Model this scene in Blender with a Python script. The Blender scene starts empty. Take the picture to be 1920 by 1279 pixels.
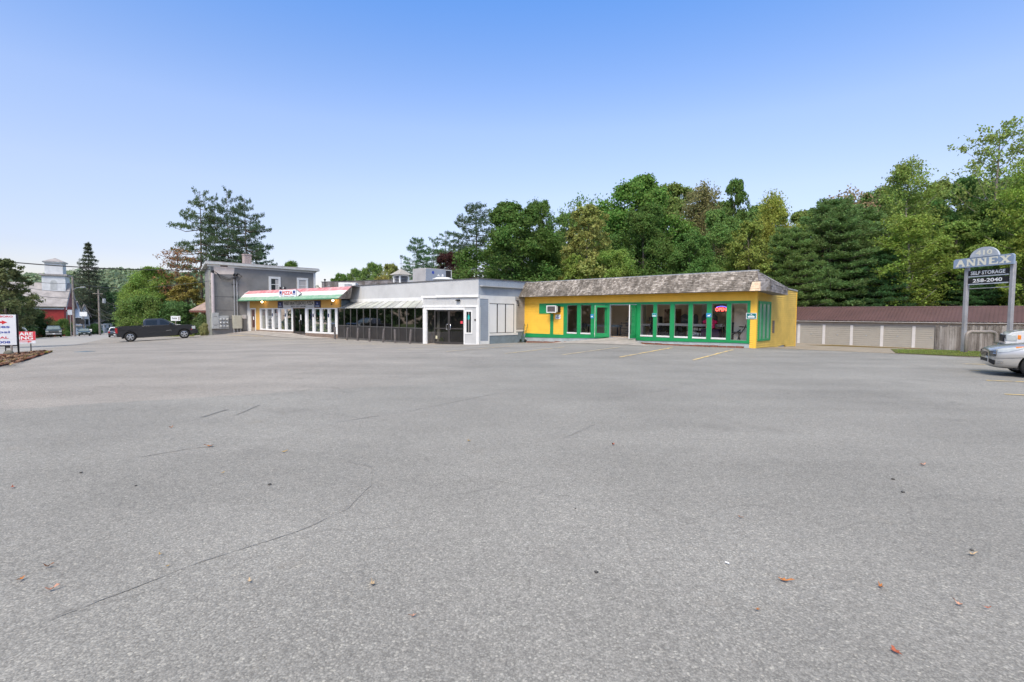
SUN_E=1.3;SUN_A=22;SKY_E=.12;SKY_D=1.0;SKY_O=1.0;EXPO=1.28
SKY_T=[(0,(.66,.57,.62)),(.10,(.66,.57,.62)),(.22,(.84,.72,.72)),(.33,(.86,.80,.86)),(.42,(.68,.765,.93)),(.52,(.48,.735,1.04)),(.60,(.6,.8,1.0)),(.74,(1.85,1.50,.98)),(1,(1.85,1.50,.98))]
import bpy, bmesh, math, random
import numpy as np
from mathutils import Vector, Matrix
SC = bpy.context.scene
COL = SC.collection
PI = math.pi
random.seed(7)

# ------------------------------------------------------------------ terrain height
_cp = np.array([
 (0,0,0),(0,10,0),(-10,8,-.06),(12,8,0),(0,-30,0),(6,20,-.02),(12.6,26.4,0),(20,14,0),(22,24,0),(25,10,0),
 (4,30,-.03),(-2.3,34.8,-.40),(.9,37,-.36),(-6.5,37.6,-.52),(-14.9,45.3,-.56),(-21,47,-.55),(-28,53,-.42),(-30.4,51.5,-.70),
 (-31.3,43,-.84),(-28.5,45.2,-.62),(-20,24,-.25),(-10,25,-.15),(-45,48,-1.25),(-75,85,-2.6),(-83,99,-3.05),(-68,88,-2.7),
 (-110,130,-4.0),(32.4,57.6,-1.33),(38.8,51,-1.33),(46,44,-1.3),(26,40,-.75),(20,45,-.95),(5,60,-1.1),(-20,75,-1.2),
 (0,120,-1),(60,80,-1),(120,30,-1),(100,-60,0),(0,-120,0),(-120,-60,-2),(-60,20,-1.4),(-120,60,-4),(-200,150,-6),(0,260,0),(200,200,0),(-120,260,-4)],float)
def _phi(r2): return np.where(r2>0, .5*r2*np.log(np.maximum(r2,1e-12)), 0)
_n=len(_cp)
_d=((_cp[:,None,:2]-_cp[None,:,:2])**2).sum(2)
_A=np.zeros((_n+3,_n+3)); _A[:_n,:_n]=_phi(_d)+np.eye(_n)*2.0
_A[:_n,_n]=1;_A[:_n,_n+1:]=_cp[:,:2];_A[_n,:_n]=1;_A[_n+1:,:_n]=_cp[:,:2].T
_w=np.linalg.solve(_A,np.r_[_cp[:,2],0,0,0])
def hh(P):
    P=np.atleast_2d(np.asarray(P,float))
    r2=((P[:,None,:]-_cp[None,:,:2])**2).sum(2)
    z=_phi(r2)@_w[:_n]+_w[_n]+P@_w[_n+1:]
    return np.clip(z,-7,1.5)
def h(x,y): return float(hh([(x,y)])[0])

# ------------------------------------------------------------------ mesh builder
I4=Matrix.Identity(4)
class MB:
    def __init__(s,M=None): s.v=[];s.f=[];s.M=M or I4;s.rec=True
    def V(s,p):
        s.v.append(s.M@Vector(p)); return len(s.v)-1
    def poly(s,pts):
        s.f.append([s.V(p) for p in pts]); return s
    def box(s,x0,x1,y0,y1,z0,z1):
        i=[s.V((x,y,z)) for z in (z0,z1) for y in (y0,y1) for x in (x0,x1)]
        for q in ((0,2,3,1),(4,5,7,6),(0,1,5,4),(2,6,7,3),(0,4,6,2),(1,3,7,5)): s.f.append([i[k] for k in q])
        return s
    def prism(s,pts,vec):
        "polygon extruded by vec"
        a=[s.V(p) for p in pts]; vec=Vector(vec); b=[s.V(Vector(p)+vec) for p in pts]
        n=len(a); s.f.append(a[::-1]); s.f.append(b)
        for k in range(n): s.f.append([a[k],a[(k+1)%n],b[(k+1)%n],b[k]])
        return s
    def tube(s,path,rad,n=8,cap=True):
        P=[Vector(p) for p in path]
        R=rad if hasattr(rad,'__len__') else [rad]*len(P)
        rings=[];up=None
        for k,p in enumerate(P):
            d=(P[min(k+1,len(P)-1)]-P[max(k-1,0)]).normalized()
            if up is None: up=d.orthogonal().normalized()
            u=(up-d*up.dot(d)); u=u.normalized() if u.length>1e-6 else d.orthogonal().normalized(); up=u
            w=d.cross(u)
            rings.append([s.V(p+(u*math.cos(2*PI*j/n)+w*math.sin(2*PI*j/n))*R[k]) for j in range(n)])
        for k in range(len(P)-1):
            for j in range(n): s.f.append([rings[k][j],rings[k][(j+1)%n],rings[k+1][(j+1)%n],rings[k+1][j]])
        if cap: s.f.append(rings[0][::-1]); s.f.append(rings[-1])
        return s
    def lathe(s,prof,c,axis='z',n=20,closed=False):
        c=Vector(c); rings=[]
        for r,t in prof:
            ring=[]
            for j in range(n):
                a=2*PI*j/n; x,y=r*math.cos(a),r*math.sin(a)
                p={'z':(x,y,t),'y':(x,t,y),'x':(t,x,y)}[axis]
                ring.append(s.V(c+Vector(p)))
            rings.append(ring)
        m=len(rings)
        for k in range(m if closed else m-1):
            a,b=rings[k],rings[(k+1)%m]
            for j in range(n): s.f.append([a[j],a[(j+1)%n],b[(j+1)%n],b[j]])
        if not closed: s.f.append(rings[0][::-1]); s.f.append(rings[-1])
        return s
    def grid(s,G):
        idx=[[s.V(p) for p in row] for row in G]
        for a in range(len(G)-1):
            for b in range(len(G[0])-1): s.f.append([idx[a][b],idx[a][b+1],idx[a+1][b+1],idx[a+1][b]])
        return s
    def build(s,name,mat,parent=None,smooth=False,bevel=0,rec=True):
        me=bpy.data.meshes.new(name)
        off=root_loc(parent)
        me.from_pydata([tuple(p-off) for p in s.v],[],s.f)
        if rec:
            bm=bmesh.new();bm.from_mesh(me)
            bmesh.ops.remove_doubles(bm,verts=bm.verts,dist=1e-5) if smooth else None
            bmesh.ops.recalc_face_normals(bm,faces=bm.faces);bm.to_mesh(me);bm.free()
        return link(name,me,mat,parent,smooth,bevel)
def root_loc(o):
    if o is None: return Vector()
    while o.parent: o=o.parent
    return Vector(o.get('_b',(0,0,0)))
def link(name,me,mat,parent,smooth=False,bevel=0):
    if mat: me.materials.append(mat)
    o=bpy.data.objects.new(name,me);COL.objects.link(o)
    if parent: o.parent=parent
    if smooth:
        for p in me.polygons: p.use_smooth=True
    if bevel:
        b=o.modifiers.new('bevel','BEVEL');b.width=bevel;b.segments=2;b.limit_method='ANGLE';b.angle_limit=.6
        for p in me.polygons: p.use_smooth=True
        if hasattr(me,'set_sharp_from_angle'): me.set_sharp_from_angle(angle=.7)
    return o
def empty(name,loc,label,cat,group=None):
    o=bpy.data.objects.new(name,None);COL.objects.link(o);o.location=loc;o.empty_display_size=.2
    o['_b']=tuple(loc); tag(o,label,cat,group); return o
def tag(o,label=None,cat=None,group=None,kind=None):
    if label:o['label']=label
    if cat:o['category']=cat
    if group:o['group']=group
    if kind:o['kind']=kind
    return o
def solo(o,label,cat,group=None): return tag(o,label,cat,group)
def frame(A,t,out):
    t=Vector((t[0],t[1],0)).normalized();o=Vector((out[0],out[1],0)).normalized()
    M=Matrix.Identity(4)
    for r in range(3):
        M[r][0]=t[r];M[r][1]=o[r];M[r][2]=(0,0,1)[r]
    M[0][3],M[1][3]=A[0],A[1]
    return M
def wallframe(A,B):
    t=Vector((B[0]-A[0],B[1]-A[1])).normalized();n=Vector((t.y,-t.x))
    if n.dot(Vector(A))>0:n=-n
    return frame(A,t,n)
def text(name,s,M,x,z,height,mat,parent,out=.004,width=None,bold=0,align='CENTER',depth=.003,flip=True,shear=0,squeeze=None):
    """lettering on a wall frame; flip: the frame's s runs right-to-left for the viewer"""
    cu=bpy.data.curves.new('t','FONT');cu.body=s;cu.size=1;cu.offset=bold;cu.extrude=0;cu.shear=shear;cu.resolution_u=3
    ob=bpy.data.objects.new('t',cu);COL.objects.link(ob)
    dg=bpy.context.evaluated_depsgraph_get();dg.update()
    me=bpy.data.meshes.new_from_object(ob.evaluated_get(dg))
    bpy.data.objects.remove(ob);bpy.data.curves.remove(cu)
    v=np.array([p.co[:] for p in me.vertices]);mn=v.min(0);mx=v.max(0)
    sy=height/.72 if not any(c.isalpha() or c.isdigit() for c in s) else height/(mx[1]-mn[1])
    sx=(width/(mx[0]-mn[0])) if width else sy
    mb=MB(M);sg=-1 if flip else 1
    for p in v:
        lx=(p[0]-(mn[0]+mx[0])/2)*sx; mb.V((x+sg*lx,out,z+(p[1]-mn[1])*sy))
    n=len(v);F=[list(f.vertices) for f in me.polygons]
    for p in v:
        lx=(p[0]-(mn[0]+mx[0])/2)*sx; mb.V((x+sg*lx,out-depth,z+(p[1]-mn[1])*sy))
    mb.f=F
    bpy.data.meshes.remove(me)
    o=mb.build(name,mat,parent,rec=False)
    return o

# ------------------------------------------------------------------ materials
def nt(name):
    m=bpy.data.materials.new(name);m.use_nodes=True;t=m.node_tree;b=t.nodes['Principled BSDF'];return m,t,b
def N(t,ty,**kw):
    n=t.nodes.new(ty)
    for k,v in kw.items(): setattr(n,k,v)
    return n
def sock(n,i,v): n.inputs[i].default_value=v
def lk(t,a,b): t.links.new(a,b)
def noise(t,co,scale,detail=4,rough=.6):
    n=N(t,'ShaderNodeTexNoise');sock(n,'Scale',scale);sock(n,'Detail',detail);sock(n,'Roughness',rough);lk(t,co,n.inputs['Vector']);return n.outputs['Fac']
def ramp(t,fac,stops,interp='LINEAR'):
    r=N(t,'ShaderNodeValToRGB');r.color_ramp.interpolation=interp
    e=r.color_ramp.elements
    while len(e)<len(stops): e.new(.5)
    for k,(p,c) in enumerate(stops):
        e[k].position=p;e[k].color=(c,c,c,1) if not hasattr(c,'__len__') else (*c,1)
    lk(t,fac,r.inputs['Fac']);return r.outputs['Color']
def mix(t,fac,a,b,mode='MIX'):
    n=N(t,'ShaderNodeMix',data_type='RGBA',blend_type=mode)
    for i,v in ((0,fac),(6,a),(7,b)):
        if hasattr(v,'links') or isinstance(v,bpy.types.NodeSocket): lk(t,v,n.inputs[i])
        else: n.inputs[i].default_value=v if i==0 else (*v,1)
    return n.outputs[2]
def math_(t,op,a,b=0,clamp=False):
    n=N(t,'ShaderNodeMath',operation=op,use_clamp=clamp)
    for i,v in ((0,a),(1,b)):
        if isinstance(v,bpy.types.NodeSocket): lk(t,v,n.inputs[i])
        else:n.inputs[i].default_value=v
    return n.outputs[0]
def coord(t,which='Object'): return N(t,'ShaderNodeTexCoord').outputs[which]
def bump(t,b,hgt,strength=.3,dist=.02):
    n=N(t,'ShaderNodeBump');sock(n,'Strength',strength);sock(n,'Distance',dist);lk(t,hgt,n.inputs['Height']);lk(t,n.outputs[0],b.inputs['Normal'])
def paint(name,col,rough=.55,var=.12,vs=1.2,bs=0,bstr=.2,metal=0,spec=.4,coat=0,dirt=None):
    m,t,b=nt(name);co=coord(t)
    lo=[c*(1-var*1.6) for c in col];hi=[min(1,c*(1+var*.6)) for c in col]
    f=noise(t,co,vs,6,.65)
    c=ramp(t,f,[(.3,lo),(.62,hi)])
    if dirt:
        d=noise(t,co,dirt[1],8,.75);c=mix(t,ramp(t,d,[(dirt[2],0),(dirt[2]+.2,dirt[3])]),c,dirt[0])
    lk(t,c,b.inputs['Base Color']);sock(b,'Roughness',rough);sock(b,'Metallic',metal);sock(b,'Specular IOR Level',spec)
    if coat: sock(b,'Coat Weight',coat);sock(b,'Coat Roughness',.04)
    if bs: bump(t,b,noise(t,co,bs,4),bstr,.01)
    return m
def glass(name,tint=(.8,.85,.83),refl=.08,rough=.01,fk=.8):
    m=bpy.data.materials.new(name);m.use_nodes=True;t=m.node_tree;t.nodes.clear()
    o=N(t,'ShaderNodeOutputMaterial');a=N(t,'ShaderNodeBsdfTransparent');g=N(t,'ShaderNodeBsdfGlossy');x=N(t,'ShaderNodeMixShader')
    a.inputs[0].default_value=(*tint,1);g.inputs['Roughness'].default_value=rough
    fr=N(t,'ShaderNodeFresnel');fr.inputs[0].default_value=1.5
    bp=N(t,'ShaderNodeBump');sock(bp,'Strength',.05);sock(bp,'Distance',.01);lk(t,noise(t,coord(t),1.5,2),bp.inputs['Height']);lk(t,bp.outputs[0],g.inputs['Normal'])
    lk(t,math_(t,'ADD',math_(t,'MULTIPLY',fr.outputs[0],fk),refl,True),x.inputs[0]);lk(t,a.outputs[0],x.inputs[1]);lk(t,g.outputs[0],x.inputs[2]);lk(t,x.outputs[0],o.inputs[0])
    return m
def emit(name,col,st):
    m,t,b=nt(name);sock(b,'Base Color',(*col,1));sock(b,'Emission Color',(*col,1));sock(b,'Emission Strength',st);return m
YEL=(.90,.535,.06);GRN=(.012,.27,.085)
mt={}
mt['yellow']=paint('yellow_paint',YEL,.55,.08,.9,dirt=((.45,.27,.05),.7,.55,.25))
mt['yellow_shaded']=paint('yellow_paint_shaded_weathered',(.68,.47,.10),.65,.12,.8,dirt=((.33,.22,.06),.9,.5,.4))  # duller copy for the side wall: its shade is put into the colour
mt['green']=paint('green_paint',GRN,.45,.1,1.5,dirt=((.03,.16,.06),2,.6,.3))
mt['white']=paint('white_paint',(.74,.74,.72),.5,.06,1.5,dirt=((.4,.38,.34),3,.6,.25))
mt['whiteclean']=paint('white_panel',(.78,.78,.77),.35,.04,1)
mt['gray']=paint('gray_board',(.40,.41,.42),.65,.08,.6,dirt=((.28,.28,.28),1.2,.55,.3))
mt['lightgray']=paint('light_gray_board',(.51,.515,.51),.65,.08,.6)
mt['gray_skylit']=paint('gray_siding_skylit',(.31,.35,.40),.6,.08,1)  # gray boards on the side face, bluish skylight shade put into the colour
mt['basegray']=paint('foundation_gray',(.20,.25,.28),.8,.15,2,20,.2)
mt['foundpale']=paint('foundation_pale',(.38,.42,.43),.8,.15,2,20,.2)
mt['taupe']=paint('taupe_siding',(.36,.34,.31),.6,.1,1)
mt['housegray']=paint('stucco_gray',(.24,.233,.22),.85,.16,.5,40,.3,dirt=((.26,.25,.25),.35,.5,.4))
mt['beige']=paint('beige_patch',(.80,.68,.58),.7,.12,2)
mt['dark']=paint('dark_metal',(.035,.033,.035),.4,.2,3)
mt['darkframe']=paint('bronze_frame',(.05,.045,.042),.45,.15,2)
mt['mullion']=paint('mullion_grey',(.14,.135,.13),.4,.15,2,metal=.4)
mt['steel']=paint('galvanised',(.42,.43,.44),.45,.15,4,metal=.5)
mt['steelpaint']=paint('grey_post',(.30,.30,.32),.5,.12,3)
mt['boxgray']=paint('cabinet_grey',(.42,.43,.42),.5,.08,2)
mt['boxbeige']=paint('cabinet_beige',(.47,.46,.38),.5,.1,2,dirt=((.3,.24,.16),5,.6,.4))
mt['black']=paint('black_paint',(.012,.012,.014),.35,.2,3)
mt['orange']=paint('ochre_wall',(.62,.36,.095),.6,.1,1)
mt['concrete']=paint('concrete',(.36,.33,.30),.9,.2,1.2,40,.3,dirt=((.2,.18,.16),2,.5,.5))
mt['brick_red']=paint('brick_edging',(.22,.085,.05),.9,.35,8,40,.4)

mt['woodfence']=paint('brown_fence',(.17,.13,.11),.85,.25,5,30,.3)
mt['pole']=paint('pole_wood',(.25,.22,.20),.9,.2,3)
mt['interior']=paint('interior_wall',(.76,.66,.53),.8,.05,.6)
mt['intfloor']=paint('interior_floor',(.52,.42,.33),.6,.2,2)
mt['intdark']=paint('dark_goods',(.03,.03,.035),.5,.3,3)
mt['teal']=paint('teal_sign',(.005,.17,.17),.4,.05,1)
mt['blue']=paint('blue_sign',(.04,.27,.50),.4,.05,1)
mt['navy']=paint('navy_sign',(.012,.02,.09),.4,.1,2)
mt['cyan']=paint('cyan_sticker',(.02,.4,.36),.4,.05,2)
mt['red']=paint('red_lettering',(.62,.03,.035),.5,.08,4)
mt['redprint']=paint('red_print',(.66,.06,.08),.5,.08,4)
mt['blueprint']=paint('blue_print',(.05,.08,.36),.5,.08,4)
mt['blackprint']=paint('black_print',(.02,.02,.02),.5,.08,4)
mt['whiteprint']=paint('white_print',(.8,.8,.78),.5,.03,4)
mt['creamprint']=paint('cream_letter',(.72,.70,.58),.5,.06,6)
mt['signblue']=paint('sign_blue',(.26,.33,.44),.5,.1,2)
mt['signpale']=paint('sign_pale',(.43,.47,.52),.5,.12,2)
mt['signwhite']=paint('sign_white',(.76,.78,.80),.4,.04,2)
mt['bannergrey']=paint('banner_grey',(.50,.50,.49),.6,.1,2)
mt['garage']=paint('garage_door',(.335,.31,.265),.55,.06,.8,dirt=((.26,.23,.20),.9,.55,.3))
mt['garagewall']=paint('garage_wall',(.33,.295,.26),.7,.1,1)
mt['garagepost']=paint('garage_post',(.56,.535,.51),.6,.06,2)
mt['maroon']=paint('maroon_roof',(.105,.056,.055),.5,.12,.4,spec=.5)
mt['churchred']=paint('church_red',(.30,.033,.033),.8,.15,1)
mt['slate']=paint('church_roof',(.33,.31,.31),.8,.2,.8)
mt['shingle']=paint('brown_shingle',(.33,.25,.22),.85,.2,3)
mt['houseblue']=paint('pale_blue_house',(.40,.50,.66),.7,.08,1)
mt['housewhite']=paint('white_house',(.62,.64,.66),.7,.08,1)
mt['windowdark']=paint('dark_window',(.03,.035,.04),.08,.2,2,spec=.8)
mt['aptblinds']=paint('window_blind',(.50,.47,.45),.5,.1,12)
mt['barkgrey']=paint('bark_grey',(.12,.10,.085),.95,.3,5)
mt['barkpale']=paint('bark_pale',(.28,.25,.21),.95,.3,5)
mt['glass']=glass('shop_glass',(.95,.95,.94),.015,.01,.9)
mt['tinted']=glass('tinted_glass',(.17,.16,.15),.0,.03,.35)
mt['doorglass']=glass('door_glass',(.36,.36,.35),.01,.01,.5)
mt['frost']=paint('frosted_film',(.50,.54,.55),.4,.08,2)
mt['tyre']=paint('tyre_rubber',(.02,.02,.02),.85,.2,6)
mt['rim']=paint('alloy_rim',(.55,.56,.57),.3,.1,8,metal=.8)
mt['carglass']=paint('car_glass',(.012,.015,.017),.08,.1,1,spec=.45)
mt['carglasspale']=paint('windscreen_glass',(.16,.20,.21),.06,.1,1,spec=.9)
mt['lamp']=paint('lamp_lens',(.42,.45,.45),.12,.08,14,spec=.9)
mt['redlamp']=paint('red_lens',(.35,.015,.02),.2,.1,8,spec=.8)
mt['amber']=paint('amber_lens',(.75,.22,.02),.2,.1,8,spec=.8)
mt['chrome']=paint('chrome',(.6,.6,.61),.18,.05,4,metal=1)
mt['trim']=paint('black_plastic',(.02,.02,.021),.6,.1,4)
mt['bulb']=emit('lit_bulb',(1,.75,.4),7)
mt['neonred']=emit('neon_red',(1,.10,.07),1.5)
mt['neonblue']=emit('neon_blue',(.2,.15,1),.9)
mt['pinkcloth']=paint('pink_cloth',(.70,.02,.14),.8,.15,6)
def carpaint(name,col,metal=.3): return paint(name,col,.28,.05,1,metal=metal,spec=.5,coat=.8)
def vboards(name,col,pitch=.2,axis=0,rough=.65,depth=.6,var=.08):
    "vertical-board siding: grooves at a fixed pitch along the wall (object space, any horizontal direction)"
    m=paint(name,col,rough,var,.7)
    return m
def shakemat(name,cols,streak=True):
    m,t,b=nt(name);g=N(t,'ShaderNodeNewGeometry');co=coord(t)
    c=ramp(t,g.outputs['Random Per Island'],cols)
    mp=N(t,'ShaderNodeMapping');mp.inputs['Scale'].default_value=(1.6,1.6,.45);lk(t,co,mp.inputs[0]);f=noise(t,mp.outputs[0],1.0,7,.75);c=mix(t,ramp(t,f,[(.44,0),(.60,.85)]),c,(.07,.06,.05))
    f2=noise(t,co,25,3);c=mix(t,ramp(t,f2,[(.4,0),(.8,.35)]),c,(.40,.36,.31))
    lk(t,c,b.inputs['Base Color']);sock(b,'Roughness',.9);sock(b,'Specular IOR Level',.15)
    bump(t,b,noise(t,co,40,3),.3,.01);return m
mt['shake']=shakemat('cedar_shake',[(0,(.16,.14,.12)),(.3,(.25,.22,.19)),(.7,(.34,.305,.27)),(1,(.50,.455,.41))])
mt['shakenew']=paint('new_cedar',(.62,.47,.33),.8,.15,5)
mt['shakegrey']=shakemat('grey_shake',[(0,(.14,.135,.14)),(.5,(.21,.20,.21)),(1,(.32,.31,.32))])
mt['wood']=shakemat('weathered_wood',[(0,(.10,.088,.08)),(.5,(.20,.18,.165)),(1,(.33,.31,.29))])
mt['winframe']=paint('window_frame_metal',(.20,.27,.22),.4,.1,3,metal=.2)
mt['bollard']=paint('bollard_steel',(.14,.125,.118),.5,.25,5)
mt['deck']=paint('roof_deck',(.22,.21,.21),.9,.2,4)
mt['lowpanel']=paint('dark_lower_panel',(.035,.032,.031),.35,.2,2)
def stripemat(name,col,worn):
    m,t,b=nt(name);co=coord(t);f=noise(t,co,1.6,8,.7)
    c=mix(t,ramp(t,f,[(.35,0),(.7,worn)]),col,(.70,.62,.60))
    f2=noise(t,co,9,5,.7);c=mix(t,ramp(t,f2,[(.5,0),(.8,.35)]),c,[k*.6 for k in col])
    lk(t,c,b.inputs['Base Color']);sock(b,'Roughness',.75);bump(t,b,noise(t,co,30,3),.25,.01);return m
mt['awred']=stripemat('faded_red_shingle',(.50,.13,.16),.55)
mt['awredfresh']=stripemat('red_shingle',(.50,.05,.08),.25)
mt['awwhite']=stripemat('white_shingle',(.78,.77,.74),.3)
mt['awgreen']=stripemat('green_shingle',(.15,.35,.22),.45)
def foliage(name):
    m=bpy.data.materials.new(name);m.use_nodes=True;t=m.node_tree;b=t.nodes['Principled BSDF'];out=t.nodes['Material Output']
    oi=N(t,'ShaderNodeObjectInfo');g=N(t,'ShaderNodeNewGeometry');co=coord(t)
    f=noise(t,co,.22,3,.6);r=g.outputs['Random Per Island']
    hs=N(t,'ShaderNodeHueSaturation');lk(t,oi.outputs['Color'],hs.inputs['Color']);sock(hs,'Saturation',1.02)
    lk(t,math_(t,'ADD',math_(t,'MULTIPLY',f,.10),math_(t,'ADD',math_(t,'MULTIPLY',r,.035),.432)),hs.inputs['Hue'])
    lk(t,math_(t,'ADD',math_(t,'ADD',math_(t,'MULTIPLY',r,1.5),.42),math_(t,'MULTIPLY',f,1.7)),hs.inputs['Value'])
    lk(t,hs.outputs[0],b.inputs['Base Color']);sock(b,'Roughness',.6);sock(b,'Specular IOR Level',.2)
    tr=N(t,'ShaderNodeBsdfTranslucent');lk(t,hs.outputs[0],tr.inputs['Color']);x=N(t,'ShaderNodeMixShader');x.inputs[0].default_value=.46
    lk(t,b.outputs[0],x.inputs[1]);lk(t,tr.outputs[0],x.inputs[2]);lk(t,x.outputs[0],out.inputs[0]);return m
mt['leaf']=foliage('foliage')
# ================================================================== GROUND
def asphalt():
    m,t,b=nt('asphalt');co=coord(t)
    mp=N(t,'ShaderNodeSeparateXYZ');lk(t,co,mp.inputs[0])
    vo=N(t,'ShaderNodeTexVoronoi',feature='F1');sock(vo,'Scale',80);sock(vo,'Randomness',1);lk(t,co,vo.inputs['Vector'])
    sx=N(t,'ShaderNodeSeparateColor');lk(t,vo.outputs['Color'],sx.inputs[0])
    stone=ramp(t,sx.outputs[0],[(0,(.17,.165,.157)),(.3,(.25,.244,.233)),(.7,(.315,.308,.293)),(.92,(.41,.397,.373)),(1,(.58,.56,.505))])
    v2=N(t,'ShaderNodeTexVoronoi',feature='F1');sock(v2,'Scale',150);lk(t,co,v2.inputs['Vector'])
    s2=N(t,'ShaderNodeSeparateColor');lk(t,v2.outputs['Color'],s2.inputs[0])
    fine=ramp(t,s2.outputs[1],[(0,(.16,.156,.149)),(.5,(.275,.269,.257)),(1,(.42,.408,.386))])
    base=mix(t,.5,stone,fine)
    # gaps between the stones
    gap=ramp(t,vo.outputs['Distance'],[(.45,0),(.85,.55)]);base=mix(t,gap,base,(.15,.146,.14))
    # medium grain that survives at a distance
    mid=noise(t,co,14,4,.8);base=mix(t,1,base,ramp(t,mid,[(.3,.82),(.7,1.06)]),'MULTIPLY')
    big=noise(t,co,.32,6,.6);base=mix(t,1,base,ramp(t,big,[(.3,.86),(.7,1.12)]),'MULTIPLY')
    trk=N(t,'ShaderNodeTexNoise');sock(trk,'Scale',.5);sock(trk,'Detail',4);mpn=N(t,'ShaderNodeMapping');mpn.inputs['Rotation'].default_value=(0,0,.9);mpn.inputs['Scale'].default_value=(.25,1.6,1);lk(t,co,mpn.inputs[0]);lk(t,mpn.outputs[0],trk.inputs['Vector']);base=mix(t,1,base,ramp(t,trk.outputs['Fac'],[(.35,.92),(.65,1.06)]),'MULTIPLY')
    st=noise(t,co,1.1,6,.65);base=mix(t,ramp(t,st,[(.62,0),(.8,.22)]),base,(.22,.175,.12))
    # older, paler paving beyond a slightly wavy seam on the street side
    wob=math_(t,'MULTIPLY',noise(t,co,.5,5,.6),1.1)
    line=math_(t,'SUBTRACT',math_(t,'ADD',mp.outputs[1],wob),math_(t,'ADD',math_(t,'MULTIPLY',mp.outputs[0],.50),13.6))
    old=math_(t,'MULTIPLY',math_(t,'MULTIPLY',line,6,True),math_(t,'MULTIPLY',math_(t,'SUBTRACT',.5,mp.outputs[0]),.14,True))
    pale=mix(t,1,base,(1.16,1.11,1.09),'MULTIPLY')
    base=mix(t,old,base,pale)
    sp=noise(t,co,.42,5,.7);base=mix(t,ramp(t,sp,[(.57,0),(.68,.42)]),base,(.17,.165,.158));sp2=noise(t,co,.8,5,.75);base=mix(t,ramp(t,sp2,[(.64,0),(.74,.25)]),base,(.40,.39,.365))
    # hairline cracks
    nz=N(t,'ShaderNodeTexNoise');sock(nz,'Scale',.9);sock(nz,'Detail',6);lk(t,co,nz.inputs['Vector'])
    vm=N(t,'ShaderNodeVectorMath',operation='MULTIPLY_ADD');lk(t,nz.outputs['Color'],vm.inputs[0]);vm.inputs[1].default_value=(2.2,2.2,0);lk(t,co,vm.inputs[2])
    v3=N(t,'ShaderNodeTexVoronoi',feature='DISTANCE_TO_EDGE');sock(v3,'Scale',.13);lk(t,vm.outputs[0],v3.inputs['Vector'])
    cr=ramp(t,v3.outputs['Distance'],[(0,.22),(.003,0)]);base=mix(t,cr,base,(.09,.085,.08))
    base=mix(t,1,base,(1,.99,.965),'MULTIPLY')
    lk(t,base,b.inputs['Base Color']);sock(b,'Roughness',.85);sock(b,'Specular IOR Level',.25)
    hg=math_(t,'ADD',math_(t,'MULTIPLY',math_(t,'SUBTRACT',1,vo.outputs['Distance']),1),math_(t,'MULTIPLY',mid,.5))
    bump(t,b,hg,.38,.005);return m
def soil(name,stops,s1=3,s2=40,bd=.02):
    m,t,b=nt(name);co=coord(t)
    f=math_(t,'ADD',math_(t,'MULTIPLY',noise(t,co,s1,6,.7),.6),math_(t,'MULTIPLY',noise(t,co,s2,4,.7),.4))
    c=ramp(t,f,stops);lk(t,c,b.inputs['Base Color']);sock(b,'Roughness',.95);sock(b,'Specular IOR Level',.1)
    bump(t,b,noise(t,co,s2,5,.8),.6,bd);return m
mt['asphalt']=asphalt()
mt['street']=soil('street_paving',[(.3,(.27,.26,.255)),(.5,(.34,.33,.32)),(.7,(.41,.40,.38))],.6,30,.004)
mt['ground']=soil('rough_grass',[(.3,(.03,.045,.012)),(.5,(.06,.085,.02)),(.7,(.13,.11,.05))],1.2,14)
mt['forestfloor']=soil('forest_floor',[(.3,(.015,.02,.008)),(.6,(.03,.04,.012)),(.8,(.06,.05,.025))],1.2,14)
mt['dirt']=soil('packed_dirt',[(.3,(.20,.165,.125)),(.5,(.30,.26,.21)),(.72,(.37,.34,.29))],1.5,20)
mt['leaflitter']=soil('leaf_litter',[(.32,(.06,.07,.02)),(.5,(.16,.11,.04)),(.7,(.26,.19,.09))],2.5,20)
mt['mulch']=soil('mulch',[(.3,(.07,.028,.018)),(.5,(.17,.07,.045)),(.72,(.30,.16,.11))],3,22,.05)
mt['verge']=soil('grass_verge',[(.3,(.07,.085,.025)),(.55,(.12,.135,.04)),(.75,(.20,.17,.07))],2,16)
mt['crack']=soil('asphalt_crack',[(.3,(.17,.165,.157)),(.5,(.265,.258,.247)),(.7,(.30,.293,.28))],3,30)
mt['skid']=soil('tyre_mark',[(.3,(.15,.15,.15)),(.7,(.25,.245,.24))],3,30)
def worn(name,col,keep,alt):
    m,t,b=nt(name);co=coord(t);f=noise(t,co,7,8,.75);f2=noise(t,co,1.2,3)
    k=ramp(t,math_(t,'ADD',math_(t,'MULTIPLY',f,.6),math_(t,'MULTIPLY',f2,.4)),[(keep-.06,1),(keep+.06,0)])
    lk(t,mix(t,k,alt,col),b.inputs['Base Color']);sock(b,'Roughness',.85);return m
mt['line']=worn('worn_yellow_line',(.72,.52,.20),.54,(.32,.31,.29))
mt['linefaint']=worn('faint_yellow_line',(.62,.50,.30),.54,(.32,.31,.29))

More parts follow.
